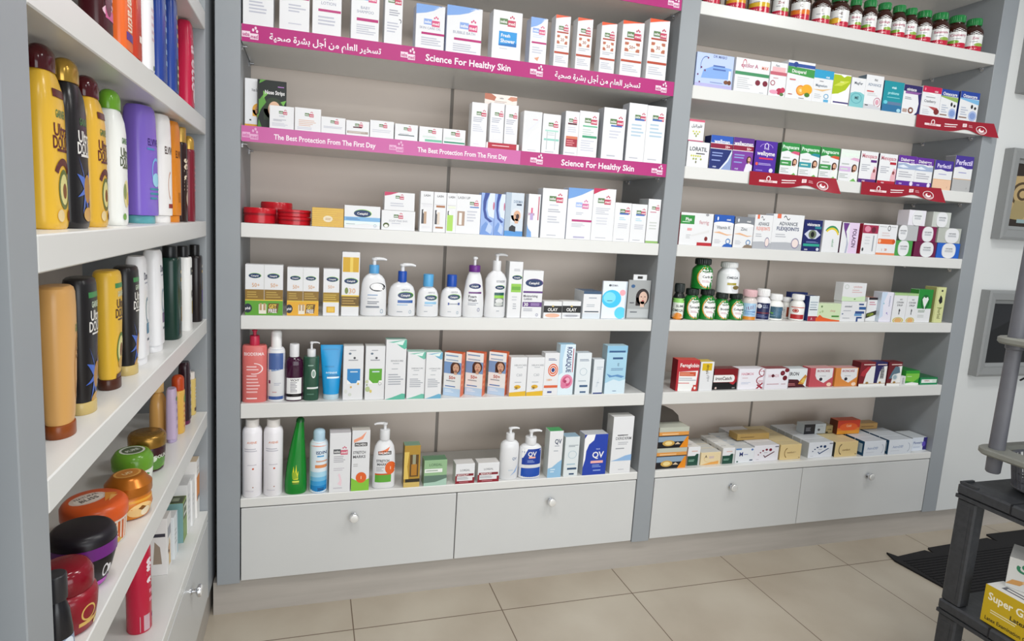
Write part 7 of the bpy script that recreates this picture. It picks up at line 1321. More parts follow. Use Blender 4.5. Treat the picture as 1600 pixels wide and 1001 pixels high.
put('carton', 'carton', 'second green and white carton of the row by the orange stack over the right drawers', 'box', 'cartons over the right drawers', 1.8934, 0.0854, 0.4519, 0, 0.0639, 0.055, 0.0868, {'a': 'R .0 0 .86 .52 1f4a3c;P 1f4a3c .55 .5 .7 .62 .86 .62 .86 .4;L .1 .7 .2 .34 2 8fb8a4;L .3 .9 .72 .82 1 d8a898;R .86 0 1 .6 c0c4c2', 's': 'dcdcd8', 'L': 'R .2 .2 .5 .8 8a8c8a', 't': 'ecece8', 'at': 'L .1 .6 .4 .6 1 b0b2b4'})
put('carton', 'carton', 'third green and white carton of the row by the orange stack over the right drawers', 'box', 'cartons over the right drawers', 1.8934, 0.1424, 0.4519, 0, 0.0639, 0.055, 0.0868, {'a': 'R .0 0 .86 .52 1f4a3c;P 1f4a3c .55 .5 .7 .62 .86 .62 .86 .4;L .1 .7 .2 .34 2 8fb8a4;L .3 .9 .72 .82 1 d8a898;R .86 0 1 .6 c0c4c2', 's': 'dcdcd8', 'L': 'R .2 .2 .5 .8 8a8c8a', 't': 'ecece8', 'at': 'L .1 .6 .4 .6 1 b0b2b4'})
put('carton', 'carton', 'front cream carton of the row with orange lines over the right drawers', 'box', 'cartons over the right drawers', 1.9803, 0.0231, 0.4519, 0, 0.1047, 0.05, 0.0596, {'a': 'T .25 .68 .22 A 4a3a34 .2;P e0a050 .02 .02 .9 .05 .9 .3 .5 .2;L .4 .7 .5 .7 2 b8a0c0;A .45 .5 .3 .3 .06 160 300 d8b070', 'c': 'e2cfa6', 't': 'd8d8d2'})
put('carton', 'carton', 'second cream carton of the row with orange lines over the right drawers', 'box', 'cartons over the right drawers', 1.9803, 0.0751, 0.4519, 0, 0.1047, 0.05, 0.0596, {'a': 'T .25 .68 .22 A 4a3a34 .2;P e0a050 .02 .02 .9 .05 .9 .3 .5 .2;L .4 .7 .5 .7 2 b8a0c0;A .45 .5 .3 .3 .06 160 300 d8b070', 'c': 'e2cfa6', 't': 'd8d8d2'})
put('carton', 'carton', 'third cream carton of the row with orange lines over the right drawers', 'box', 'cartons over the right drawers', 1.9803, 0.1271, 0.4519, 0, 0.1047, 0.05, 0.0596, {'a': 'T .25 .68 .22 A 4a3a34 .2;P e0a050 .02 .02 .9 .05 .9 .3 .5 .2;L .4 .7 .5 .7 2 b8a0c0;A .45 .5 .3 .3 .06 160 300 d8b070', 'c': 'e2cfa6', 't': 'd8d8d2'})
put('carton', 'carton', 'front green and white carton of the row nearest the joint over the right drawers', 'box', 'cartons over the right drawers', 2.0742, 0.0233, 0.4519, 0, 0.0653, 0.055, 0.0751, {'a': 'R .0 0 .86 .52 1f4a3c;P 1f4a3c .55 .5 .7 .62 .86 .62 .86 .4;L .1 .7 .2 .34 2 8fb8a4;L .3 .9 .72 .82 1 d8a898;R .86 0 1 .6 c0c4c2', 's': 'dcdcd8', 'L': 'R .2 .2 .5 .8 8a8c8a', 't': 'ecece8', 'at': 'L .1 .6 .4 .6 1 b0b2b4'})
put('carton', 'carton', 'second green and white carton of the row nearest the joint over the right drawers', 'box', 'cartons over the right drawers', 2.0742, 0.0803, 0.4519, 0, 0.0653, 0.055, 0.0751, {'a': 'R .0 0 .86 .52 1f4a3c;P 1f4a3c .55 .5 .7 .62 .86 .62 .86 .4;L .1 .7 .2 .34 2 8fb8a4;L .3 .9 .72 .82 1 d8a898;R .86 0 1 .6 c0c4c2', 's': 'dcdcd8', 'L': 'R .2 .2 .5 .8 8a8c8a', 't': 'ecece8', 'at': 'L .1 .6 .4 .6 1 b0b2b4'})
put('carton', 'carton', 'third green and white carton of the row nearest the joint over the right drawers', 'box', 'cartons over the right drawers', 2.0742, 0.1373, 0.4519, 0, 0.0653, 0.055, 0.0751, {'a': 'R .0 0 .86 .52 1f4a3c;P 1f4a3c .55 .5 .7 .62 .86 .62 .86 .4;L .1 .7 .2 .34 2 8fb8a4;L .3 .9 .72 .82 1 d8a898;R .86 0 1 .6 c0c4c2', 's': 'dcdcd8', 'L': 'R .2 .2 .5 .8 8a8c8a', 't': 'ecece8', 'at': 'L .1 .6 .4 .6 1 b0b2b4'})
put('carton', 'carton', 'front white carton of the row with letter M over the right drawers', 'box', 'cartons over the right drawers', 2.1609, 0.0216, 0.4519, 0, 0.101, 0.05, 0.07, {'a': 'T .3 .6 .28 M 2c3a78 .25;L .45 .75 .5 .62 1 8a94b8;R 0 .9 .3 1 5a8ac0;R .78 .12 .94 .2 3a4a6a;E .12 .1 .05 .05 2c5a4a;E .88 .88 .06 .07 5a7ab8', 'c': 'e3e6ea', 't': 'd2d6d8'})
put('carton', 'carton', 'second white carton of the row with letter M over the right drawers', 'box', 'cartons over the right drawers', 2.1609, 0.0736, 0.4519, 0, 0.101, 0.05, 0.07, {'a': 'T .3 .6 .28 M 2c3a78 .25;L .45 .75 .5 .62 1 8a94b8;R 0 .9 .3 1 5a8ac0;R .78 .12 .94 .2 3a4a6a;E .12 .1 .05 .05 2c5a4a;E .88 .88 .06 .07 5a7ab8', 'c': 'e3e6ea', 't': 'd2d6d8'})
put('carton', 'carton', 'third white carton of the row with letter M over the right drawers', 'box', 'cartons over the right drawers', 2.1609, 0.1256, 0.4519, 0, 0.101, 0.05, 0.07, {'a': 'T .3 .6 .28 M 2c3a78 .25;L .45 .75 .5 .62 1 8a94b8;R 0 .9 .3 1 5a8ac0;R .78 .12 .94 .2 3a4a6a;E .12 .1 .05 .05 2c5a4a;E .88 .88 .06 .07 5a7ab8', 'c': 'e3e6ea', 't': 'd2d6d8'})
put('carton', 'carton', 'fourth white carton of the row with letter M over the right drawers', 'box', 'cartons over the right drawers', 2.1609, 0.1776, 0.4519, 0, 0.101, 0.05, 0.07, {'a': 'T .3 .6 .28 M 2c3a78 .25;L .45 .75 .5 .62 1 8a94b8;R 0 .9 .3 1 5a8ac0;R .78 .12 .94 .2 3a4a6a;E .12 .1 .05 .05 2c5a4a;E .88 .88 .06 .07 5a7ab8', 'c': 'e3e6ea', 't': 'd2d6d8'})
put('carton', 'carton', 'front white carton of the row with rising red dots and tick over the right drawers', 'box', 'cartons over the right drawers', 2.2833, 0.026, 0.4519, 0, 0.1375, 0.05, 0.076, {'a': 'P 5a2434 .38 .36 .46 .2 .85 .56 .8 .58 .46 .28 .42 .38;E .18 .42 .03 .03 7a1a34;E .26 .55 .03 .04 7a1a34;E .36 .66 .04 .05 7a1a34;E .5 .72 .05 .07 7a1a34;E .66 .7 .06 .09 7a1a34;L .4 .6 .5 .56 1 8a8a94;R .84 .85 .98 .92 7a7a86;L .1 .25 .1 .14 1 9a9aa4', 'c': 'e6e4ea', 't': 'dcdce0', 's': 'c8cacc'})
put('carton', 'carton', 'second white carton of the row with rising red dots and tick over the right drawers', 'box', 'cartons over the right drawers', 2.2833, 0.078, 0.4519, 0, 0.1375, 0.05, 0.076, {'a': 'P 5a2434 .38 .36 .46 .2 .85 .56 .8 .58 .46 .28 .42 .38;E .18 .42 .03 .03 7a1a34;E .26 .55 .03 .04 7a1a34;E .36 .66 .04 .05 7a1a34;E .5 .72 .05 .07 7a1a34;E .66 .7 .06 .09 7a1a34;L .4 .6 .5 .56 1 8a8a94;R .84 .85 .98 .92 7a7a86;L .1 .25 .1 .14 1 9a9aa4', 'c': 'e6e4ea', 't': 'dcdce0', 's': 'c8cacc'})
put('carton', 'carton', 'third white carton of the row with rising red dots and tick over the right drawers', 'box', 'cartons over the right drawers', 2.2833, 0.13, 0.4519, 0, 0.1375, 0.05, 0.076, {'a': 'P 5a2434 .38 .36 .46 .2 .85 .56 .8 .58 .46 .28 .42 .38;E .18 .42 .03 .03 7a1a34;E .26 .55 .03 .04 7a1a34;E .36 .66 .04 .05 7a1a34;E .5 .72 .05 .07 7a1a34;E .66 .7 .06 .09 7a1a34;L .4 .6 .5 .56 1 8a8a94;R .84 .85 .98 .92 7a7a86;L .1 .25 .1 .14 1 9a9aa4', 'c': 'e6e4ea', 't': 'dcdce0', 's': 'c8cacc'})
put('carton', 'carton', 'fourth white carton of the row with rising red dots and tick over the right drawers', 'box', 'cartons over the right drawers', 2.2833, 0.182, 0.4519, 0, 0.1375, 0.05, 0.076, {'a': 'P 5a2434 .38 .36 .46 .2 .85 .56 .8 .58 .46 .28 .42 .38;E .18 .42 .03 .03 7a1a34;E .26 .55 .03 .04 7a1a34;E .36 .66 .04 .05 7a1a34;E .5 .72 .05 .07 7a1a34;E .66 .7 .06 .09 7a1a34;L .4 .6 .5 .56 1 8a8a94;R .84 .85 .98 .92 7a7a86;L .1 .25 .1 .14 1 9a9aa4', 'c': 'e6e4ea', 't': 'dcdce0', 's': 'c8cacc'})
put('carton', 'carton', 'fifth white carton of the row with rising red dots and tick over the right drawers', 'box', 'cartons over the right drawers', 2.2833, 0.234, 0.4519, 0, 0.1375, 0.05, 0.076, {'a': 'P 5a2434 .38 .36 .46 .2 .85 .56 .8 .58 .46 .28 .42 .38;E .18 .42 .03 .03 7a1a34;E .26 .55 .03 .04 7a1a34;E .36 .66 .04 .05 7a1a34;E .5 .72 .05 .07 7a1a34;E .66 .7 .06 .09 7a1a34;L .4 .6 .5 .56 1 8a8a94;R .84 .85 .98 .92 7a7a86;L .1 .25 .1 .14 1 9a9aa4', 'c': 'e6e4ea', 't': 'dcdce0', 's': 'c8cacc'})
put('carton', 'carton', 'front cream carton of the row with brown curve, left row over the right drawers', 'box', 'cartons over the right drawers', 2.4196, 0.0233, 0.4519, 0, 0.1198, 0.05, 0.074, {'a': 'A .35 .45 .15 .34 .2 100 250 8a6a3a;T .5 .48 .12 comfort 8a6a44 .4;L .6 .8 .44 .52 1 b09a70;R .9 .08 .96 .14 8a7a5a', 'c': 'dcc48e', 't': 'd4c294', 's': 'c0aa78'})
put('carton', 'carton', 'second cream carton of the row with brown curve, left row over the right drawers', 'box', 'cartons over the right drawers', 2.4196, 0.0753, 0.4519, 0, 0.1198, 0.05, 0.074, {'a': 'A .35 .45 .15 .34 .2 100 250 8a6a3a;T .5 .48 .12 comfort 8a6a44 .4;L .6 .8 .44 .52 1 b09a70;R .9 .08 .96 .14 8a7a5a', 'c': 'dcc48e', 't': 'd4c294', 's': 'c0aa78'})
put('carton', 'carton', 'third cream carton of the row with brown curve, left row over the right drawers', 'box', 'cartons over the right drawers', 2.4196, 0.1273, 0.4519, 0, 0.1198, 0.05, 0.074, {'a': 'A .35 .45 .15 .34 .2 100 250 8a6a3a;T .5 .48 .12 comfort 8a6a44 .4;L .6 .8 .44 .52 1 b09a70;R .9 .08 .96 .14 8a7a5a', 'c': 'dcc48e', 't': 'd4c294', 's': 'c0aa78'})
put('carton', 'carton', 'fourth cream carton of the row with brown curve, left row over the right drawers', 'box', 'cartons over the right drawers', 2.4196, 0.1793, 0.4519, 0, 0.1198, 0.05, 0.074, {'a': 'A .35 .45 .15 .34 .2 100 250 8a6a3a;T .5 .48 .12 comfort 8a6a44 .4;L .6 .8 .44 .52 1 b09a70;R .9 .08 .96 .14 8a7a5a', 'c': 'dcc48e', 't': 'd4c294', 's': 'c0aa78'})
put('carton', 'carton', 'fifth cream carton of the row with brown curve, left row over the right drawers', 'box', 'cartons over the right drawers', 2.4196, 0.2313, 0.4519, 0, 0.1198, 0.05, 0.074, {'a': 'A .35 .45 .15 .34 .2 100 250 8a6a3a;T .5 .48 .12 comfort 8a6a44 .4;L .6 .8 .44 .52 1 b09a70;R .9 .08 .96 .14 8a7a5a', 'c': 'dcc48e', 't': 'd4c294', 's': 'c0aa78'})
put('carton', 'carton', 'front white carton of the row with navy dots and tick over the right drawers', 'box', 'cartons over the right drawers', 2.5968, 0.0251, 0.4519, 0, 0.1439, 0.05, 0.076, {'a': 'P 2c4a76 .38 .36 .46 .2 .85 .56 .8 .58 .46 .28 .42 .38;E .18 .42 .03 .03 1c3a66;E .26 .55 .03 .04 1c3a66;E .36 .66 .04 .05 1c3a66;E .5 .72 .05 .07 1c3a66;E .66 .7 .06 .09 1c3a66;L .4 .6 .5 .56 1 8a8a94;R .84 .85 .98 .92 7a7a86;L .1 .25 .1 .14 1 9a9aa4', 'c': 'dfe2e8', 't': 'd4d8dc', 's': 'b4b8b8'})
put('carton', 'carton', 'second white carton of the row with navy dots and tick over the right drawers', 'box', 'cartons over the right drawers', 2.5968, 0.0771, 0.4519, 0, 0.1439, 0.05, 0.076, {'a': 'P 2c4a76 .38 .36 .46 .2 .85 .56 .8 .58 .46 .28 .42 .38;E .18 .42 .03 .03 1c3a66;E .26 .55 .03 .04 1c3a66;E .36 .66 .04 .05 1c3a66;E .5 .72 .05 .07 1c3a66;E .66 .7 .06 .09 1c3a66;L .4 .6 .5 .56 1 8a8a94;R .84 .85 .98 .92 7a7a86;L .1 .25 .1 .14 1 9a9aa4', 'c': 'dfe2e8', 't': 'd4d8dc', 's': 'b4b8b8'})
put('carton', 'carton', 'third white carton of the row with navy dots and tick over the right drawers', 'box', 'cartons over the right drawers', 2.5968, 0.1291, 0.4519, 0, 0.1439, 0.05, 0.076, {'a': 'P 2c4a76 .38 .36 .46 .2 .85 .56 .8 .58 .46 .28 .42 .38;E .18 .42 .03 .03 1c3a66;E .26 .55 .03 .04 1c3a66;E .36 .66 .04 .05 1c3a66;E .5 .72 .05 .07 1c3a66;E .66 .7 .06 .09 1c3a66;L .4 .6 .5 .56 1 8a8a94;R .84 .85 .98 .92 7a7a86;L .1 .25 .1 .14 1 9a9aa4', 'c': 'dfe2e8', 't': 'd4d8dc', 's': 'b4b8b8'})
put('carton', 'carton', 'fourth white carton of the row with navy dots and tick over the right drawers', 'box', 'cartons over the right drawers', 2.5968, 0.1811, 0.4519, 0, 0.1439, 0.05, 0.076, {'a': 'P 2c4a76 .38 .36 .46 .2 .85 .56 .8 .58 .46 .28 .42 .38;E .18 .42 .03 .03 1c3a66;E .26 .55 .03 .04 1c3a66;E .36 .66 .04 .05 1c3a66;E .5 .72 .05 .07 1c3a66;E .66 .7 .06 .09 1c3a66;L .4 .6 .5 .56 1 8a8a94;R .84 .85 .98 .92 7a7a86;L .1 .25 .1 .14 1 9a9aa4', 'c': 'dfe2e8', 't': 'd4d8dc', 's': 'b4b8b8'})
put('carton', 'carton', 'fifth white carton of the row with navy dots and tick over the right drawers', 'box', 'cartons over the right drawers', 2.5968, 0.2331, 0.4519, 0, 0.1439, 0.05, 0.076, {'a': 'P 2c4a76 .38 .36 .46 .2 .85 .56 .8 .58 .46 .28 .42 .38;E .18 .42 .03 .03 1c3a66;E .26 .55 .03 .04 1c3a66;E .36 .66 .04 .05 1c3a66;E .5 .72 .05 .07 1c3a66;E .66 .7 .06 .09 1c3a66;L .4 .6 .5 .56 1 8a8a94;R .84 .85 .98 .92 7a7a86;L .1 .25 .1 .14 1 9a9aa4', 'c': 'dfe2e8', 't': 'd4d8dc', 's': 'b4b8b8'})
put('carton', 'carton', 'front cream carton of the row with brown curve, right row over the right drawers', 'box', 'cartons over the right drawers', 2.7437, 0.0167, 0.4519, 0, 0.1383, 0.05, 0.074, {'a': 'A .3 .5 .14 .38 .2 100 260 5a4434;T .5 .46 .14 comfort 8a6a44 .4;R .9 .1 .96 .18 8a7a5a', 'c': 'dcc48e', 't': 'd8c89c', 's': '3a3a34'})
put('carton', 'carton', 'second cream carton of the row with brown curve, right row over the right drawers', 'box', 'cartons over the right drawers', 2.7437, 0.0687, 0.4519, 0, 0.1383, 0.05, 0.074, {'a': 'A .3 .5 .14 .38 .2 100 260 5a4434;T .5 .46 .14 comfort 8a6a44 .4;R .9 .1 .96 .18 8a7a5a', 'c': 'dcc48e', 't': 'd8c89c', 's': '3a3a34'})
put('carton', 'carton', 'third cream carton of the row with brown curve, right row over the right drawers', 'box', 'cartons over the right drawers', 2.7437, 0.1207, 0.4519, 0, 0.1383, 0.05, 0.074, {'a': 'A .3 .5 .14 .38 .2 100 260 5a4434;T .5 .46 .14 comfort 8a6a44 .4;R .9 .1 .96 .18 8a7a5a', 'c': 'dcc48e', 't': 'd8c89c', 's': '3a3a34'})
put('carton', 'carton', 'fourth cream carton of the row with brown curve, right row over the right drawers', 'box', 'cartons over the right drawers', 2.7437, 0.1727, 0.4519, 0, 0.1383, 0.05, 0.074, {'a': 'A .3 .5 .14 .38 .2 100 260 5a4434;T .5 .46 .14 comfort 8a6a44 .4;R .9 .1 .96 .18 8a7a5a', 'c': 'dcc48e', 't': 'd8c89c', 's': '3a3a34'})
put('carton', 'carton', 'fifth cream carton of the row with brown curve, right row over the right drawers', 'box', 'cartons over the right drawers', 2.7437, 0.2247, 0.4519, 0, 0.1383, 0.05, 0.074, {'a': 'A .3 .5 .14 .38 .2 100 260 5a4434;T .5 .46 .14 comfort 8a6a44 .4;R .9 .1 .96 .18 8a7a5a', 'c': 'dcc48e', 't': 'd8c89c', 's': '3a3a34'})
put('carton', 'carton', 'front white carton with dark blue side, left row over the right drawers', 'box', 'cartons over the right drawers', 2.9047, 0.003, 0.4519, 0, 0.1337, 0.055, 0.075, {'a': 'T .4 .52 .16 AstroDEF 8a9ab8 .55;A .78 .45 .14 .34 .14 -70 70 a0a8b8;L .1 .5 .2 .3 1 c8ccd4', 'c': 'd8dde4', 't': 'd0d6dc', 's': '1f4a6a', 'L': 'R .25 .2 .8 .8 b8ccd4'})
put('carton', 'carton', 'second white carton with dark blue side, left row over the right drawers', 'box', 'cartons over the right drawers', 2.9047, 0.06, 0.4519, 0, 0.1337, 0.055, 0.075, {'a': 'T .4 .52 .16 AstroDEF 8a9ab8 .55;A .78 .45 .14 .34 .14 -70 70 a0a8b8;L .1 .5 .2 .3 1 c8ccd4', 'c': 'd8dde4', 't': 'd0d6dc', 's': '1f4a6a', 'L': 'R .25 .2 .8 .8 b8ccd4'})
put('carton', 'carton', 'third white carton with dark blue side, left row over the right drawers', 'box', 'cartons over the right drawers', 2.9047, 0.117, 0.4519, 0, 0.1337, 0.055, 0.075, {'a': 'T .4 .52 .16 AstroDEF 8a9ab8 .55;A .78 .45 .14 .34 .14 -70 70 a0a8b8;L .1 .5 .2 .3 1 c8ccd4', 'c': 'd8dde4', 't': 'd0d6dc', 's': '1f4a6a', 'L': 'R .25 .2 .8 .8 b8ccd4'})
put('carton', 'carton', 'fourth white carton with dark blue side, left row over the right drawers', 'box', 'cartons over the right drawers', 2.9047, 0.174, 0.4519, 0, 0.1337, 0.055, 0.075, {'a': 'T .4 .52 .16 AstroDEF 8a9ab8 .55;A .78 .45 .14 .34 .14 -70 70 a0a8b8;L .1 .5 .2 .3 1 c8ccd4', 'c': 'd8dde4', 't': 'd0d6dc', 's': '1f4a6a', 'L': 'R .25 .2 .8 .8 b8ccd4'})
put('carton', 'carton', 'front white carton with dark blue side, right row over the right drawers', 'box', 'cartons over the right drawers', 3.0677, 0.003, 0.4519, 0, 0.1505, 0.055, 0.075, {'a': 'T .4 .52 .16 AstroDEF 8a9ab8 .55;A .78 .45 .14 .34 .14 -70 70 a0a8b8;L .1 .5 .2 .3 1 c8ccd4', 'c': 'd8dde4', 't': 'd0d6dc', 's': '1f4a6a', 'L': 'R .25 .2 .8 .8 b8ccd4'})
put('carton', 'carton', 'second white carton with dark blue side, right row over the right drawers', 'box', 'cartons over the right drawers', 3.0677, 0.06, 0.4519, 0, 0.1505, 0.055, 0.075, {'a': 'T .4 .52 .16 AstroDEF 8a9ab8 .55;A .78 .45 .14 .34 .14 -70 70 a0a8b8;L .1 .5 .2 .3 1 c8ccd4', 'c': 'd8dde4', 't': 'd0d6dc', 's': '1f4a6a', 'L': 'R .25 .2 .8 .8 b8ccd4'})
put('carton', 'carton', 'third white carton with dark blue side, right row over the right drawers', 'box', 'cartons over the right drawers', 3.0677, 0.117, 0.4519, 0, 0.1505, 0.055, 0.075, {'a': 'T .4 .52 .16 AstroDEF 8a9ab8 .55;A .78 .45 .14 .34 .14 -70 70 a0a8b8;L .1 .5 .2 .3 1 c8ccd4', 'c': 'd8dde4', 't': 'd0d6dc', 's': '1f4a6a', 'L': 'R .25 .2 .8 .8 b8ccd4'})
put('carton', 'carton', 'white carton with violet end near the grey upright over the right drawers', 'box', 'cartons over the right drawers', 3.2226, 0.0266, 0.4519, 0, 0.097, 0.1, 0.0695, {'a': 'T .4 .62 .18 Flowerin 5a6a9a .7;R .75 .05 1 1 2c2470;E .8 .5 .12 .2 5a4ab0;L .1 .6 .2 .36 1 b8c0d4', 'c': 'd3dae4', 't': 'ccd2d6', 's': '9aa0a2'})
put('carton', 'carton', 'small black and white carton lying behind the rows over the right drawers', 'box', 'cartons over the right drawers', 2.657, 0.1308, 0.5287, 0, 0.1336, 0.05, 0.0501, {'a': 'R 0 0 .5 1 1c1c22;L .08 .4 .3 .7 3 8a8a90;E .68 .4 .06 .12 4a4a50;L .6 .95 .7 .8 1 9aa0a8', 'c': 'b9c0c4'})
put('carton', 'carton', 'small olive carton behind, beside the black one over the right drawers', 'box', 'cartons over the right drawers', 2.7501, 0.1332, 0.5287, 0, 0.0419, 0.05, 0.0379, {'a': 'T .5 .5 .2 omega 3a3424 .6;R 0 0 .3 .2 2a2a1a', 'c': 'a8966a'})
put('carton', 'carton', 'red and orange carton lying at the back over the right drawers', 'box', 'cartons over the right drawers', 2.8424, 0.1079, 0.5287, 0, 0.1407, 0.05, 0.0707, {'a': 'R 0 .45 1 1 c03a20;E .5 .5 .4 .3 d85a20;T .5 .6 .16 Cold f0c8a0 .4;R 0 0 1 .25 d8902a', 'c': 'd0782a', 't': 'c8502a', 's': '5a2a1a'})
put('carton', 'carton', 'brown carton behind, right of the red one over the right drawers', 'box', 'cartons over the right drawers', 3.028, 0.1567, 0.5287, 0, 0.1181, 0.05, 0.0313, {'a': 'L .1 .9 .3 .6 1 7a5a34', 'c': 'b08a50', 't': 'c09a60'})
put('carton', 'carton', 'flat brown carton lying on top by the panel joint over the right drawers', 'box', 'cartons over the right drawers', 2.2643, 0.0987, 0.5287, 0, 0.181, 0.06, 0.03, {'a': 'L .1 .6 .3 .6 1 7a6034', 'c': 'a88a50', 't': 'b89c64'})
put('flat', 'shampoo_bottle', 'dark maroon shampoo bottle, first in view on the top left-hand shelf', 'bottle', 'bottles on the top left-hand shelf', -0.1147, -0.9398, 1.7517, 90, 0.07, 0.044, 0.2134, {'a': 'V .6 .4 .3 Elvive d8b0c0 .4;R .2 .18 .95 .26 c05a8a;E .4 .3 .2 .1 5a2030', 'c': '3c1016', 'cc': '3c1016'})
put('flat', 'shampoo_bottle', 'bright orange shampoo bottle on the top left-hand shelf', 'bottle', 'bottles on the top left-hand shelf', -0.1147, -0.815, 1.7517, 90, 0.07, 0.042, 0.2502, {'a': 'V .6 .36 .16 keratin f6dcc0 .3;R .2 .14 .9 .2 5a3a8a;R .3 .5 .8 .8 7a3a7a', 'c': 'e0682c', 'cc': 'e0682c'})
put('flat', 'shampoo_bottle', 'brick red shampoo bottle on the top left-hand shelf', 'bottle', 'bottles on the top left-hand shelf', -0.1147, -0.7432, 1.7517, 90, 0.06, 0.038, 0.2593, {'a': 'A .5 .5 .3 .2 .1 0 200 e09060;R .4 .2 .8 .25 f0e0d8', 'c': 'b83a22', 'cc': 'b83a22'})
put('flat', 'shampoo_bottle', 'white shampoo bottle on the top left-hand shelf', 'bottle', 'bottles on the top left-hand shelf', -0.1147, -0.6381, 1.7517, 90, 0.068, 0.042, 0.2593, {'a': 'L .4 .9 .3 .6 5 d8c0c8;E .6 .1 .1 .02 4a6a4a', 'c': 'ececee', 'cc': 'ececee'})
put('flat', 'shampoo_bottle', 'royal blue shampoo bottle, left of two on the top left-hand shelf', 'bottle', 'bottles on the top left-hand shelf', -0.1147, -0.5113, 1.7517, 90, 0.066, 0.04, 0.2593, {'a': 'L .5 .9 .2 .8 6 8aa8d0', 'c': '24408f', 'cc': '24408f'})
put('flat', 'shampoo_bottle', 'royal blue shampoo bottle, right of two on the top left-hand shelf', 'bottle', 'bottles on the top left-hand shelf', -0.1147, -0.3774, 1.7517, 90, 0.066, 0.04, 0.2593, {'a': 'L .5 .95 .5 .85 4 c8a87a;R .4 .1 .95 .4 2a2a24;L .5 .9 .14 .36 3 d0d0a8', 'c': '24408f', 'cc': '24408f'})
put('flat', 'shampoo_bottle', 'crimson shampoo bottle by the far upright on the top left-hand shelf', 'bottle', 'bottles on the top left-hand shelf', -0.1147, -0.1498, 1.7517, 90, 0.07, 0.045, 0.2593, {'a': 'V .7 .55 .25 Palette f0d0d8 .6;E .6 .2 .2 .08 f0d8dc', 'c': 'c01f45', 'cc': 'c01f45'})
put('cap', 'lotion_bottle', 'large yellow shampoo bottle with maroon cap at the near end on the second left-hand shelf', 'bottle', 'bottles on the second left-hand shelf', -0.127, -1.1416, 1.4332, 90, 0.08, 0.046, 0.2628, {'a': 'T .5 .74 .05 GARNIER 3a7a3a .4;T .5 .64 .08 Ultra 5a1c1c .55;T .5 .56 .08 DOUX 5a1c1c .62;L .3 .75 .49 .53 1 5a1c1c;E .52 .26 .22 .13 5a6a2a;E .52 .26 .17 .1 dcd48a;E .54 .25 .09 .05 7a4a1f;A .5 .33 .32 .13 .35 20 160 5a1c1c;E .35 .09 .12 .04 e0c890;R .25 .84 .75 .89 5a1c1c;E .75 .09 .12 .04 7a3a1c;', 'c': 'e8b93a', 'cc': '4a1016', 'bh': 0.86, 'cr': 0.36, 'ov': 1, 'dome': 0.5, 'p': 'shamp', 'n': 2.6, 'cro': 0.12})
put('cap', 'lotion_bottle', 'black shampoo bottle with gold cap and blue flower on the second left-hand shelf', 'bottle', 'bottles on the second left-hand shelf', -0.119, -1.0721, 1.4332, 90, 0.075, 0.048, 0.2604, {'a': 'T .5 .74 .05 GARNIER 3a7a3a .4;T .5 .64 .08 Ultra e8e6e0 .55;T .5 .56 .08 DOUX e8e6e0 .62;L .3 .75 .49 .53 1 e8e6e0;P 4a6ac0 .5 .3 .2 .5 .38 .36 .15 .38 .36 .28 .15 .22 .38 .24 .3 .1 .45 .2 .55 .1 .56 .22 .75 .14 .66 .26 .85 .3 .66 .32 .75 .45 .58 .36;E .55 .28 .17 .1 b0813a;E .55 .1 .22 .05 c89a4a;', 'c': '1c1a1c', 'cc': 'b8933f', 'bh': 0.86, 'cr': 0.36, 'ov': 1, 'dome': 0.5, 'p': 'shamp', 'n': 2.6, 'cro': 0.2, 'cm': 0.6})
put('cap', 'lotion_bottle', 'second yellow shampoo bottle with maroon cap on the second left-hand shelf', 'bottle', 'bottles on the second left-hand shelf', -0.118, -0.9804, 1.4332, 90, 0.075, 0.05, 0.2533, {'a': 'T .5 .74 .05 GARNIER 3a7a3a .4;T .5 .64 .08 Ultra 5a1c1c .55;T .5 .56 .08 DOUX 5a1c1c .62;L .3 .75 .49 .53 1 5a1c1c;E .52 .26 .22 .13 5a6a2a;E .52 .26 .17 .1 dcd48a;E .54 .25 .09 .05 7a4a1f;A .5 .33 .32 .13 .35 20 160 5a1c1c;E .35 .09 .12 .04 e0c890;R .25 .84 .75 .89 5a1c1c;E .75 .09 .12 .04 7a3a1c;', 'c': 'e0b03a', 'cc': '4a1016', 'bh': 0.86, 'cr': 0.36, 'ov': 1, 'dome': 0.5, 'p': 'shamp', 'n': 2.6, 'cro': 0.12})
put('cap', 'lotion_bottle', 'white shampoo bottle with lime green cap on the second left-hand shelf', 'bottle', 'bottles on the second left-hand shelf', -0.12, -0.8477, 1.4332, 90, 0.075, 0.05, 0.2559, {'a': 'T .5 .74 .05 GARNIER 3a7a3a .4;T .5 .64 .08 Ultra 4a5a3a .55;T .5 .56 .08 DOUX 4a5a3a .62;L .3 .75 .49 .53 1 4a5a3a;E .5 .28 .2 .12 e8dca0;E .4 .3 .1 .07 8a9a5a;E .6 .24 .1 .06 d8c46a;E .35 .08 .1 .03 6aa03a;', 'c': 'eef0ec', 'cc': '6aa32a', 'bh': 0.855, 'cr': 0.36, 'ov': 1, 'dome': 0.5, 'p': 'shamp', 'n': 2.6, 'cro': 0.2})
put('flat', 'shampoo_bottle', 'lilac purple shampoo slab with clear teal foot on the second left-hand shelf', 'bottle', 'bottles on the second left-hand shelf', -0.1238, -0.6244, 1.4332, 72, 0.082, 0.055, 0.2628, {'a': 'T .6 .7 .06 ELVIVE 3a2a7a .5;L .3 .8 .62 .66 1 4a8ac0;A .7 .45 .2 .12 .2 60 300 7ab0e0;E .7 .38 .18 .06 9ad0e8;L .4 .9 .2 .32 3 3a8aa0', 'c': '8066c8', 'cc': '5fa8b0'})
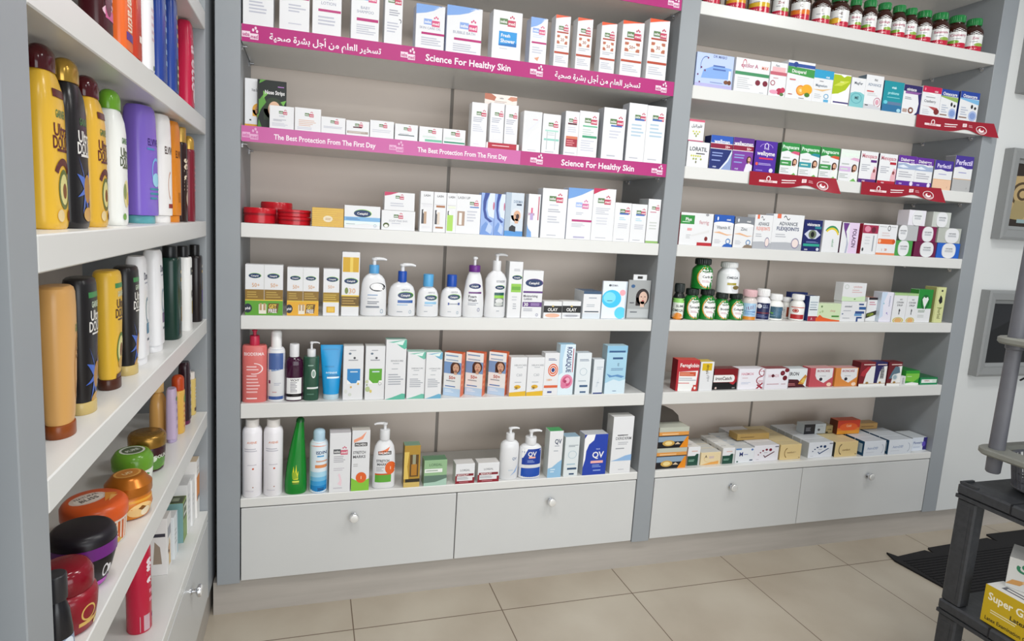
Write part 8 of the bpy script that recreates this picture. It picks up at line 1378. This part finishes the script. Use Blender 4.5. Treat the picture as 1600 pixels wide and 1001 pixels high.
put('flat', 'shampoo_bottle', 'white shampoo slab between purple and orange ones on the second left-hand shelf', 'bottle', 'bottles on the second left-hand shelf', -0.116, -0.4974, 1.4332, 72, 0.06, 0.04, 0.2628, {'a': 'T .6 .68 .07 ELVIVE 4a3a34 .6;A .7 .35 .2 .14 .15 100 250 c88a6a;R .5 .14 .9 .18 8a2a2a', 'c': 'eceae8', 'cc': 'eceae8'})
put('flat', 'shampoo_bottle', 'orange shampoo slab on the second left-hand shelf', 'bottle', 'bottles on the second left-hand shelf', -0.1146, -0.3853, 1.4332, 75, 0.055, 0.036, 0.2628, {'a': 'T .6 .68 .07 ELVIVE 6a3a14 .6;R .5 .2 .9 .3 b06a1a', 'c': 'd98420', 'cc': 'd98420'})
put('cap', 'lotion_bottle', 'dark bottle with gold cap beside the maroon one on the second left-hand shelf', 'bottle', 'bottles on the second left-hand shelf', -0.111, -0.2839, 1.4332, 90, 0.05, 0.034, 0.2611, {'a': 'V .6 .6 .2 serum e0d0b8 .4;E .6 .3 .3 .1 c8b8a0', 'c': '2a1512', 'cc': 'c09a4a', 'bh': 0.84, 'cr': 0.3, 'p': 'square', 'cm': 0.5})
put('cap', 'lotion_bottle', 'maroon bottle with gold cap by the far upright on the second left-hand shelf', 'bottle', 'bottles on the second left-hand shelf', -0.107, -0.1871, 1.4332, 90, 0.05, 0.036, 0.2496, {'a': 'L .4 .9 .4 .8 5 c07a84', 'c': '7a1c2c', 'cc': 'c8a048', 'bh': 0.84, 'cr': 0.32, 'p': 'square', 'cm': 0.5, 'dome': 0.4})
put('cond', 'conditioner_bottle', 'tan conditioner bottle with brown cap at the near end on the third left-hand shelf', 'bottle', 'bottles on the third left-hand shelf', -0.1163, -1.1508, 1.1169, 90, 0.07, 0.048, 0.2321, {'a': 'A .8 .45 .3 .25 .12 90 260 c08a3a;T .7 .72 .05 GARNIER 3a7a3a .3;L .6 .95 .5 .6 2 8a6a3a', 'c': 'd9a560', 'cc': '8a4416'})
put('cond', 'conditioner_bottle', 'black conditioner with blue flower and pale gold cap, first on the third left-hand shelf', 'bottle', 'bottles on the third left-hand shelf', -0.1222, -1.0349, 1.1169, 90, 0.07, 0.046, 0.2328, {'a': 'R .2 .86 .8 .9 3a8a4a;T .5 .81 .045 GARNIER d0e0c8 .4;T .5 .73 .075 Ultra e8e6e0 .5;T .5 .65 .075 DOUX e8e6e0 .6;L .3 .75 .58 .61 1 e8e6e0;P 4a6ac0 .5 .3 .2 .5 .38 .36 .15 .38 .36 .28 .15 .22 .38 .24 .3 .1 .45 .2 .55 .1 .56 .22 .75 .14 .66 .26 .85 .3 .66 .32 .75 .45 .58 .36;E .55 .28 .17 .1 b0813a;E .55 .1 .22 .05 c89a4a;', 'c': '1e1c1e', 'cc': 'c8b070'})
put('cond', 'conditioner_bottle', 'yellow conditioner with avocado and dark brown cap on the third left-hand shelf', 'bottle', 'bottles on the third left-hand shelf', -0.1242, -0.8838, 1.1169, 90, 0.07, 0.046, 0.231, {'a': 'R .2 .86 .8 .9 3a8a4a;T .5 .81 .045 GARNIER d0e0c8 .4;T .5 .73 .075 Ultra 4a2a1c .5;T .5 .65 .075 DOUX 4a2a1c .6;L .3 .75 .58 .61 1 4a2a1c;E .5 .34 .24 .14 5a7a2a;E .5 .34 .19 .11 e0d890;E .52 .33 .1 .06 7a4a1f;E .55 .22 .2 .05 c8a04a;R .3 .09 .8 .13 4a1a1a', 'c': 'e3b63a', 'cc': '4a2416'})
put('cond', 'conditioner_bottle', 'black conditioner with blue flower and pale gold cap, second on the third left-hand shelf', 'bottle', 'bottles on the third left-hand shelf', -0.121, -0.7736, 1.1169, 90, 0.07, 0.046, 0.2305, {'a': 'R .2 .86 .8 .9 3a8a4a;T .5 .81 .045 GARNIER d0e0c8 .4;T .5 .73 .075 Ultra e8e6e0 .5;T .5 .65 .075 DOUX e8e6e0 .6;L .3 .75 .58 .61 1 e8e6e0;P 4a6ac0 .5 .3 .2 .5 .38 .36 .15 .38 .36 .28 .15 .22 .38 .24 .3 .1 .45 .2 .55 .1 .56 .22 .75 .14 .66 .26 .85 .3 .66 .32 .75 .45 .58 .36;E .55 .28 .17 .1 b0813a;E .55 .1 .22 .05 c89a4a;', 'c': '1e1c1e', 'cc': 'c8b070'})
put('flat', 'shampoo_bottle', 'white shampoo bottle, first of two after the black one on the third left-hand shelf', 'bottle', 'bottles on the third left-hand shelf', -0.1261, -0.6843, 1.1169, 90, 0.07, 0.04, 0.2445, {'a': 'T .6 .82 .07 Dove 3a3f5a .5;L .4 .8 .74 .77 1 a0a4b0;A .6 .5 .2 .12 .25 80 280 7a98a8;R .45 .28 .85 .38 3a7a9a;L .5 .8 .2 .25 1 4a5a6a;', 'c': 'eeeef0', 'cc': 'eeeef0'})
put('flat', 'shampoo_bottle', 'white shampoo bottle, second of two before the green one on the third left-hand shelf', 'bottle', 'bottles on the third left-hand shelf', -0.1226, -0.5473, 1.1169, 90, 0.07, 0.042, 0.2509, {'a': 'T .6 .82 .07 Dove 3a3f5a .5;L .4 .8 .74 .77 1 a0a4b0;A .6 .5 .2 .12 .25 80 280 7a98a8;R .45 .28 .85 .38 6a4a7a;L .5 .8 .2 .25 1 4a5a6a;', 'c': 'eeeef0', 'cc': 'eeeef0'})
put('cap', 'lotion_bottle', 'dark green flat-topped bottle with black cap on the third left-hand shelf', 'bottle', 'bottles on the third left-hand shelf', -0.1117, -0.3877, 1.1169, 90, 0.075, 0.052, 0.2522, {'a': 'R .5 .8 .9 .84 c8b890;R .5 .7 .9 .75 b09a5a;R .55 .2 .9 .38 b08a4a;R .6 .4 .7 .6 6a5a34', 'c': '14352c', 'cc': '14181a', 'p': 'square', 'bh': 0.88, 'cr': 0.24, 'n': 3})
put('cap', 'lotion_bottle', 'white bottle with black label top and gold square on the third left-hand shelf', 'bottle', 'bottles on the third left-hand shelf', -0.1058, -0.2634, 1.1169, 90, 0.06, 0.045, 0.2462, {'a': 'R .3 .76 .95 .86 2a2a24;R .5 .22 .9 .4 b09a3a;T .55 .5 .1 K 5a4a3a .3;L .5 .9 .78 .84 1 d0c8a8', 'c': 'eeeeec', 'cc': '1a1a1c', 'p': 'square', 'bh': 0.87, 'cr': 0.24, 'n': 3})
put('cap', 'lotion_bottle', 'dark brown bottle with violet label by the far upright on the third left-hand shelf', 'bottle', 'bottles on the third left-hand shelf', -0.1012, -0.1132, 1.1169, 90, 0.055, 0.042, 0.2426, {'a': 'R .4 .82 .95 .86 b8b0a0;R .4 .74 .95 .78 c8a45a;R .4 .28 .95 .48 6a4a9a;R .55 .48 .65 .62 b08a4a', 'c': '1c1416', 'cc': '141214', 'p': 'square', 'bh': 0.86, 'cr': 0.26, 'n': 3})
put('cap', 'lotion_bottle', 'small black bottle with round cap at the near end on the left-hand jar shelf', 'bottle', 'bottles on the left-hand jar shelf', -0.1059, -1.2569, 0.8032, 50, 0.042, 0.042, 0.1351, {'a': 'R .3 .1 .9 .4 8a98b0;E .6 .3 .2 .1 d8e0e8', 'c': '1c1c20', 'cc': '2a2a2e', 'p': 'boot', 'bh': 0.72, 'cr': 0.36, 'n': 2.2})
put('jar', 'cream_jar', 'dark red jar with gold emblem on the left-hand jar shelf', 'jar', 'jars on the left-hand jar shelf', -0.1077, -1.1926, 0.8032, 48, 0.078, 0.078, 0.1062, {'a': 'O .62 .5 .14 .2 .2 d8b060;R .45 .2 .85 .3 d8b060;E .8 .12 .06 .08 f0d8a0', 'c': '8a0f22', 'cc': '7a0c1e', 'lh': 0.36, 'dome': 0.06, 'cro': 0.15, 'bs': 1.14, 'prof': [(0, 0.78), (0.05, 0.86), (0.5, 0.97), (0.8, 1), (0.93, 0.95), (1, 0.82)]})
put('jar', 'cream_jar', 'black jar with purple rim, wide lid on the left-hand jar shelf', 'jar', 'jars on the left-hand jar shelf', -0.1123, -1.0772, 0.8032, 48, 0.105, 0.105, 0.1049, {'a': 'A .62 .52 .06 .22 .3 0 360 e6e4e8;R .5 .05 .95 .22 c050c0;E .7 .52 .04 .15 e6e4e8', 'c': '16131a', 'cc': '17121a', 'rim': '6a1f7a', 'lh': 0.42, 'dome': 0.02, 'prof': [(0, 0.62), (0.05, 0.68), (0.5, 0.88), (0.9, 1), (1, 0.97)], 'cro': 0.35})
put('jar', 'cream_jar', 'orange tub with pale printed lid on the left-hand jar shelf', 'jar', 'jars on the left-hand jar shelf', -0.1352, -0.928, 0.8032, 48, 0.118, 0.118, 0.0867, {'a': 'R .05 .1 .95 .9 e8dccb;R .2 .1 .8 .9 c05a24;L .3 .7 .2 .8 4 f0d8b8;E .5 .15 .2 .12 c8a040', 'c': 'e6d8c8', 'cc': 'd85a22', 'lh': 0.4, 'dome': 0.03, 'bs': 0.95, 'at': 'E .42 .6 .38 .26 dcc8bc;E .42 .58 .3 .2 e8dcd0;T .45 .72 .09 NATURAL 6a5a54 .5;T .42 .56 .13 BLISS 4a3a34 .6;P e8963a .55 .2 .95 .4 .8 .6 .7 .45;P f0b060 .6 .15 .9 .3 .8 .4', 'prof': [(0, 0.9), (0.04, 0.94), (0.9, 1), (1, 0.99)]})
put('jar', 'cream_jar', 'amber jar with bronze lid on the left-hand jar shelf', 'jar', 'jars on the left-hand jar shelf', -0.1109, -0.8161, 0.8032, 48, 0.092, 0.092, 0.0926, {'a': 'E .5 .4 .3 .3 e8c080;E .6 .3 .12 .2 f0e0c0;P 7a4a1a .4 .5 .5 .6 .6 .5 .5 .4;R .1 .75 .9 .85 e0a03a', 'c': 'd07a1c', 'cc': 'b56a1e', 'lh': 0.42, 'dome': 0.2, 'cm': 0.5, 'prof': [(0, 0.72), (0.06, 0.84), (0.5, 1), (0.85, 0.95), (1, 0.85)], 'bs': 1, 'at': 'E .5 .55 .5 .42 d8a050;E .5 .55 .42 .34 c07a2a;T .5 .55 .2 UD f0d8a8 .4'})
put('jar', 'cream_jar', 'white jar with leaf green lid on the left-hand jar shelf', 'jar', 'jars on the left-hand jar shelf', -0.1447, -0.6533, 0.8032, 48, 0.09, 0.09, 0.0839, {'a': 'T .55 .45 .2 REPAIR 2a2a2a .6;P 4a8a3a .4 .7 .6 .85 .7 .7;L .3 .8 .2 .3 1 5a5a5a', 'c': 'e6eae0', 'cc': '6aa030', 'lh': 0.5, 'dome': 0.1, 'bs': 0.97, 'at': 'E .5 .5 .44 .44 e8ece0;E .5 .5 .36 .36 5a6a4a;T .5 .5 .2 PURE e8ece0 .5', 'cro': 0.2})
put('jar', 'cream_jar', 'dark brown jar with bronze gold lid on the left-hand jar shelf', 'jar', 'jars on the left-hand jar shelf', -0.1341, -0.5622, 0.8032, 48, 0.088, 0.088, 0.0976, {'a': 'E .5 .35 .34 .26 5a8a3a;E .35 .55 .12 .12 d0dcc8;T .6 .62 .14 DOUX e0e4d8 .5;P 6aa03a .6 .2 .9 .4 .8 .1', 'c': '3a1a20', 'cc': '9a7434', 'lh': 0.34, 'dome': 0.02, 'cm': 0.7, 'at': 'O .5 .5 .44 .44 .06 7a5a24;T .5 .5 .16 UD 6a4a1a .3', 'cro': 0.25})
put('cap', 'lotion_bottle', 'tan bottle with rounded shoulders on the left-hand jar shelf', 'bottle', 'bottles on the left-hand jar shelf', -0.1655, -0.3165, 0.8032, 90, 0.062, 0.045, 0.1781, {'a': 'A .8 .4 .3 .3 .15 90 260 c07a2a;L .5 .9 .2 .4 3 c08a4a', 'c': 'd8a45c', 'cc': 'd8b070', 'p': 'oval', 'bh': 0.8, 'cr': 0.25})
put('flat', 'shampoo_bottle', 'slim lilac tube on the left-hand jar shelf', 'bottle', 'bottles on the left-hand jar shelf', -0.1341, -0.3388, 0.8032, 90, 0.045, 0.028, 0.1571, {'a': 'L .4 .8 .2 .8 4 a088b8;E .5 .8 .2 .04 4a8a5a', 'c': 'c4b0cc', 'cc': 'b8a8c8'})
put('cap', 'lotion_bottle', 'yellow spray bottle with orange-red head on the left-hand jar shelf', 'bottle', 'bottles on the left-hand jar shelf', -0.1276, -0.2631, 0.8032, 90, 0.05, 0.036, 0.1768, {'a': 'L .3 .9 .1 .8 6 c8702a;E .6 .8 .3 .1 7a9a3a', 'c': 'e0b050', 'cc': 'c0481c', 'p': 'square', 'bh': 0.74, 'cr': 0.34, 'dome': 0.3})
put('flat', 'shampoo_bottle', 'dark plum bottle behind the spray on the left-hand jar shelf', 'bottle', 'bottles on the left-hand jar shelf', -0.1254, -0.1833, 0.8032, 90, 0.05, 0.034, 0.1967, {'a': 'L .5 .95 .2 .9 6 d0c0cc;R .3 .02 .95 .1 7a2a6a', 'c': '2a121c', 'cc': '6a1f4a'})
put('cap', 'lotion_bottle', 'small pale yellow bottle by the far upright on the left-hand jar shelf', 'bottle', 'bottles on the left-hand jar shelf', -0.1255, -0.093, 0.8032, 90, 0.04, 0.03, 0.1416, {'a': 'R .2 .1 .9 .2 5a3a2a;L .3 .9 .4 .8 4 d8d0c0', 'c': 'dcc070', 'cc': 'e8e0d8', 'p': 'square', 'bh': 0.84, 'cr': 0.3})
put('spray', 'spray_can', 'crimson hairspray can on the lowest left-hand shelf', 'spray can', 'spray bottles on the lowest left-hand shelf', -0.1313, -0.6725, 0.4519, 90, 0.055, 0.055, 0.2417, {'a': 'V .75 .7 .25 taft f0e0e6 .3;R .5 .12 .95 .16 9a4ab0;R .02 .02 .3 .2 c8a8b0;L .3 .9 .3 .5 2 e08aa0', 'c': 'c0183c', 'cc': 'd8d8dc', 'bh': 0.93})
put('carton', 'carton', 'white carton with gold hair picture on the lowest left-hand shelf', 'box', 'cartons on the lowest left-hand shelf', -0.1425, -0.4222, 0.4519, 90, 0.05, 0.045, 0.1664, {'a': 'P d8b060 .4 .1 .8 .1 .7 .5 .5 .6;R .2 .62 .9 .8 9a9ca4;F .5 .4 .2 d8a98c c08a3a', 'c': 'e6e4e2', 't': 'e0dcd8', 'L': 'R .1 .68 .9 .74 3a3a44;P 9a8a7a .2 .2 .7 .2 .6 .5 .3 .6'})
put('carton', 'carton', 'white carton with pale blue edge on the lowest left-hand shelf', 'box', 'cartons on the lowest left-hand shelf', -0.1395, -0.3467, 0.4519, 90, 0.05, 0.045, 0.1305, {'a': 'R .8 0 1 1 a8c8d4;L .2 .7 .3 .7 4 b4b8bc', 'c': 'e3e8ea', 't': 'e8eaea'})
put('carton', 'carton', 'olive and green hair dye carton on the lowest left-hand shelf', 'box', 'cartons on the lowest left-hand shelf', -0.133, -0.2503, 0.4519, 90, 0.055, 0.05, 0.1289, {'a': 'R .1 .55 .95 .95 3a4424;R .2 .62 .9 .88 e0e4d8;R .3 .68 .8 .82 4a5a2a;R 0 0 1 .5 7a9a4a', 'c': '8fa85a', 't': '5a6630', 'L': 'R 0 0 1 1 7fa8a8', 'at': 'R .1 .1 .9 .9 3a4424;R .3 .3 .7 .7 8a947a'})
put('carton', 'carton', 'tall white carton with grey stripes, third from far end on the lowest left-hand shelf', 'box', 'cartons on the lowest left-hand shelf', -0.13, -0.193, 0.4519, 90, 0.06, 0.04, 0.1618, {'a': 'R .7 .1 .76 .9 a8aab0;L .2 .6 .2 .8 5 c8cacc', 'c': 'e6e6e6', 't': 'dcdcdc'})
put('carton', 'carton', 'white carton with thin grey line, second from far end on the lowest left-hand shelf', 'box', 'cartons on the lowest left-hand shelf', -0.125, -0.1473, 0.4519, 90, 0.055, 0.04, 0.1547, {'a': 'R .6 .1 .64 .9 b0b2b6;L .2 .5 .4 .7 3 d0d0d2', 'c': 'ebebea', 't': 'e0e0e0'})
put('carton', 'carton', 'orange and white carton by the far upright on the lowest left-hand shelf', 'box', 'cartons on the lowest left-hand shelf', -0.12, -0.098, 0.4519, 90, 0.05, 0.04, 0.1973, {'a': 'R 0 .3 1 .72 e0862a;R .2 .3 .9 .36 7a8088;L .2 .8 .76 .9 2 d0c8c0', 'c': 'ebe9e6', 't': 'e8d0b0'})
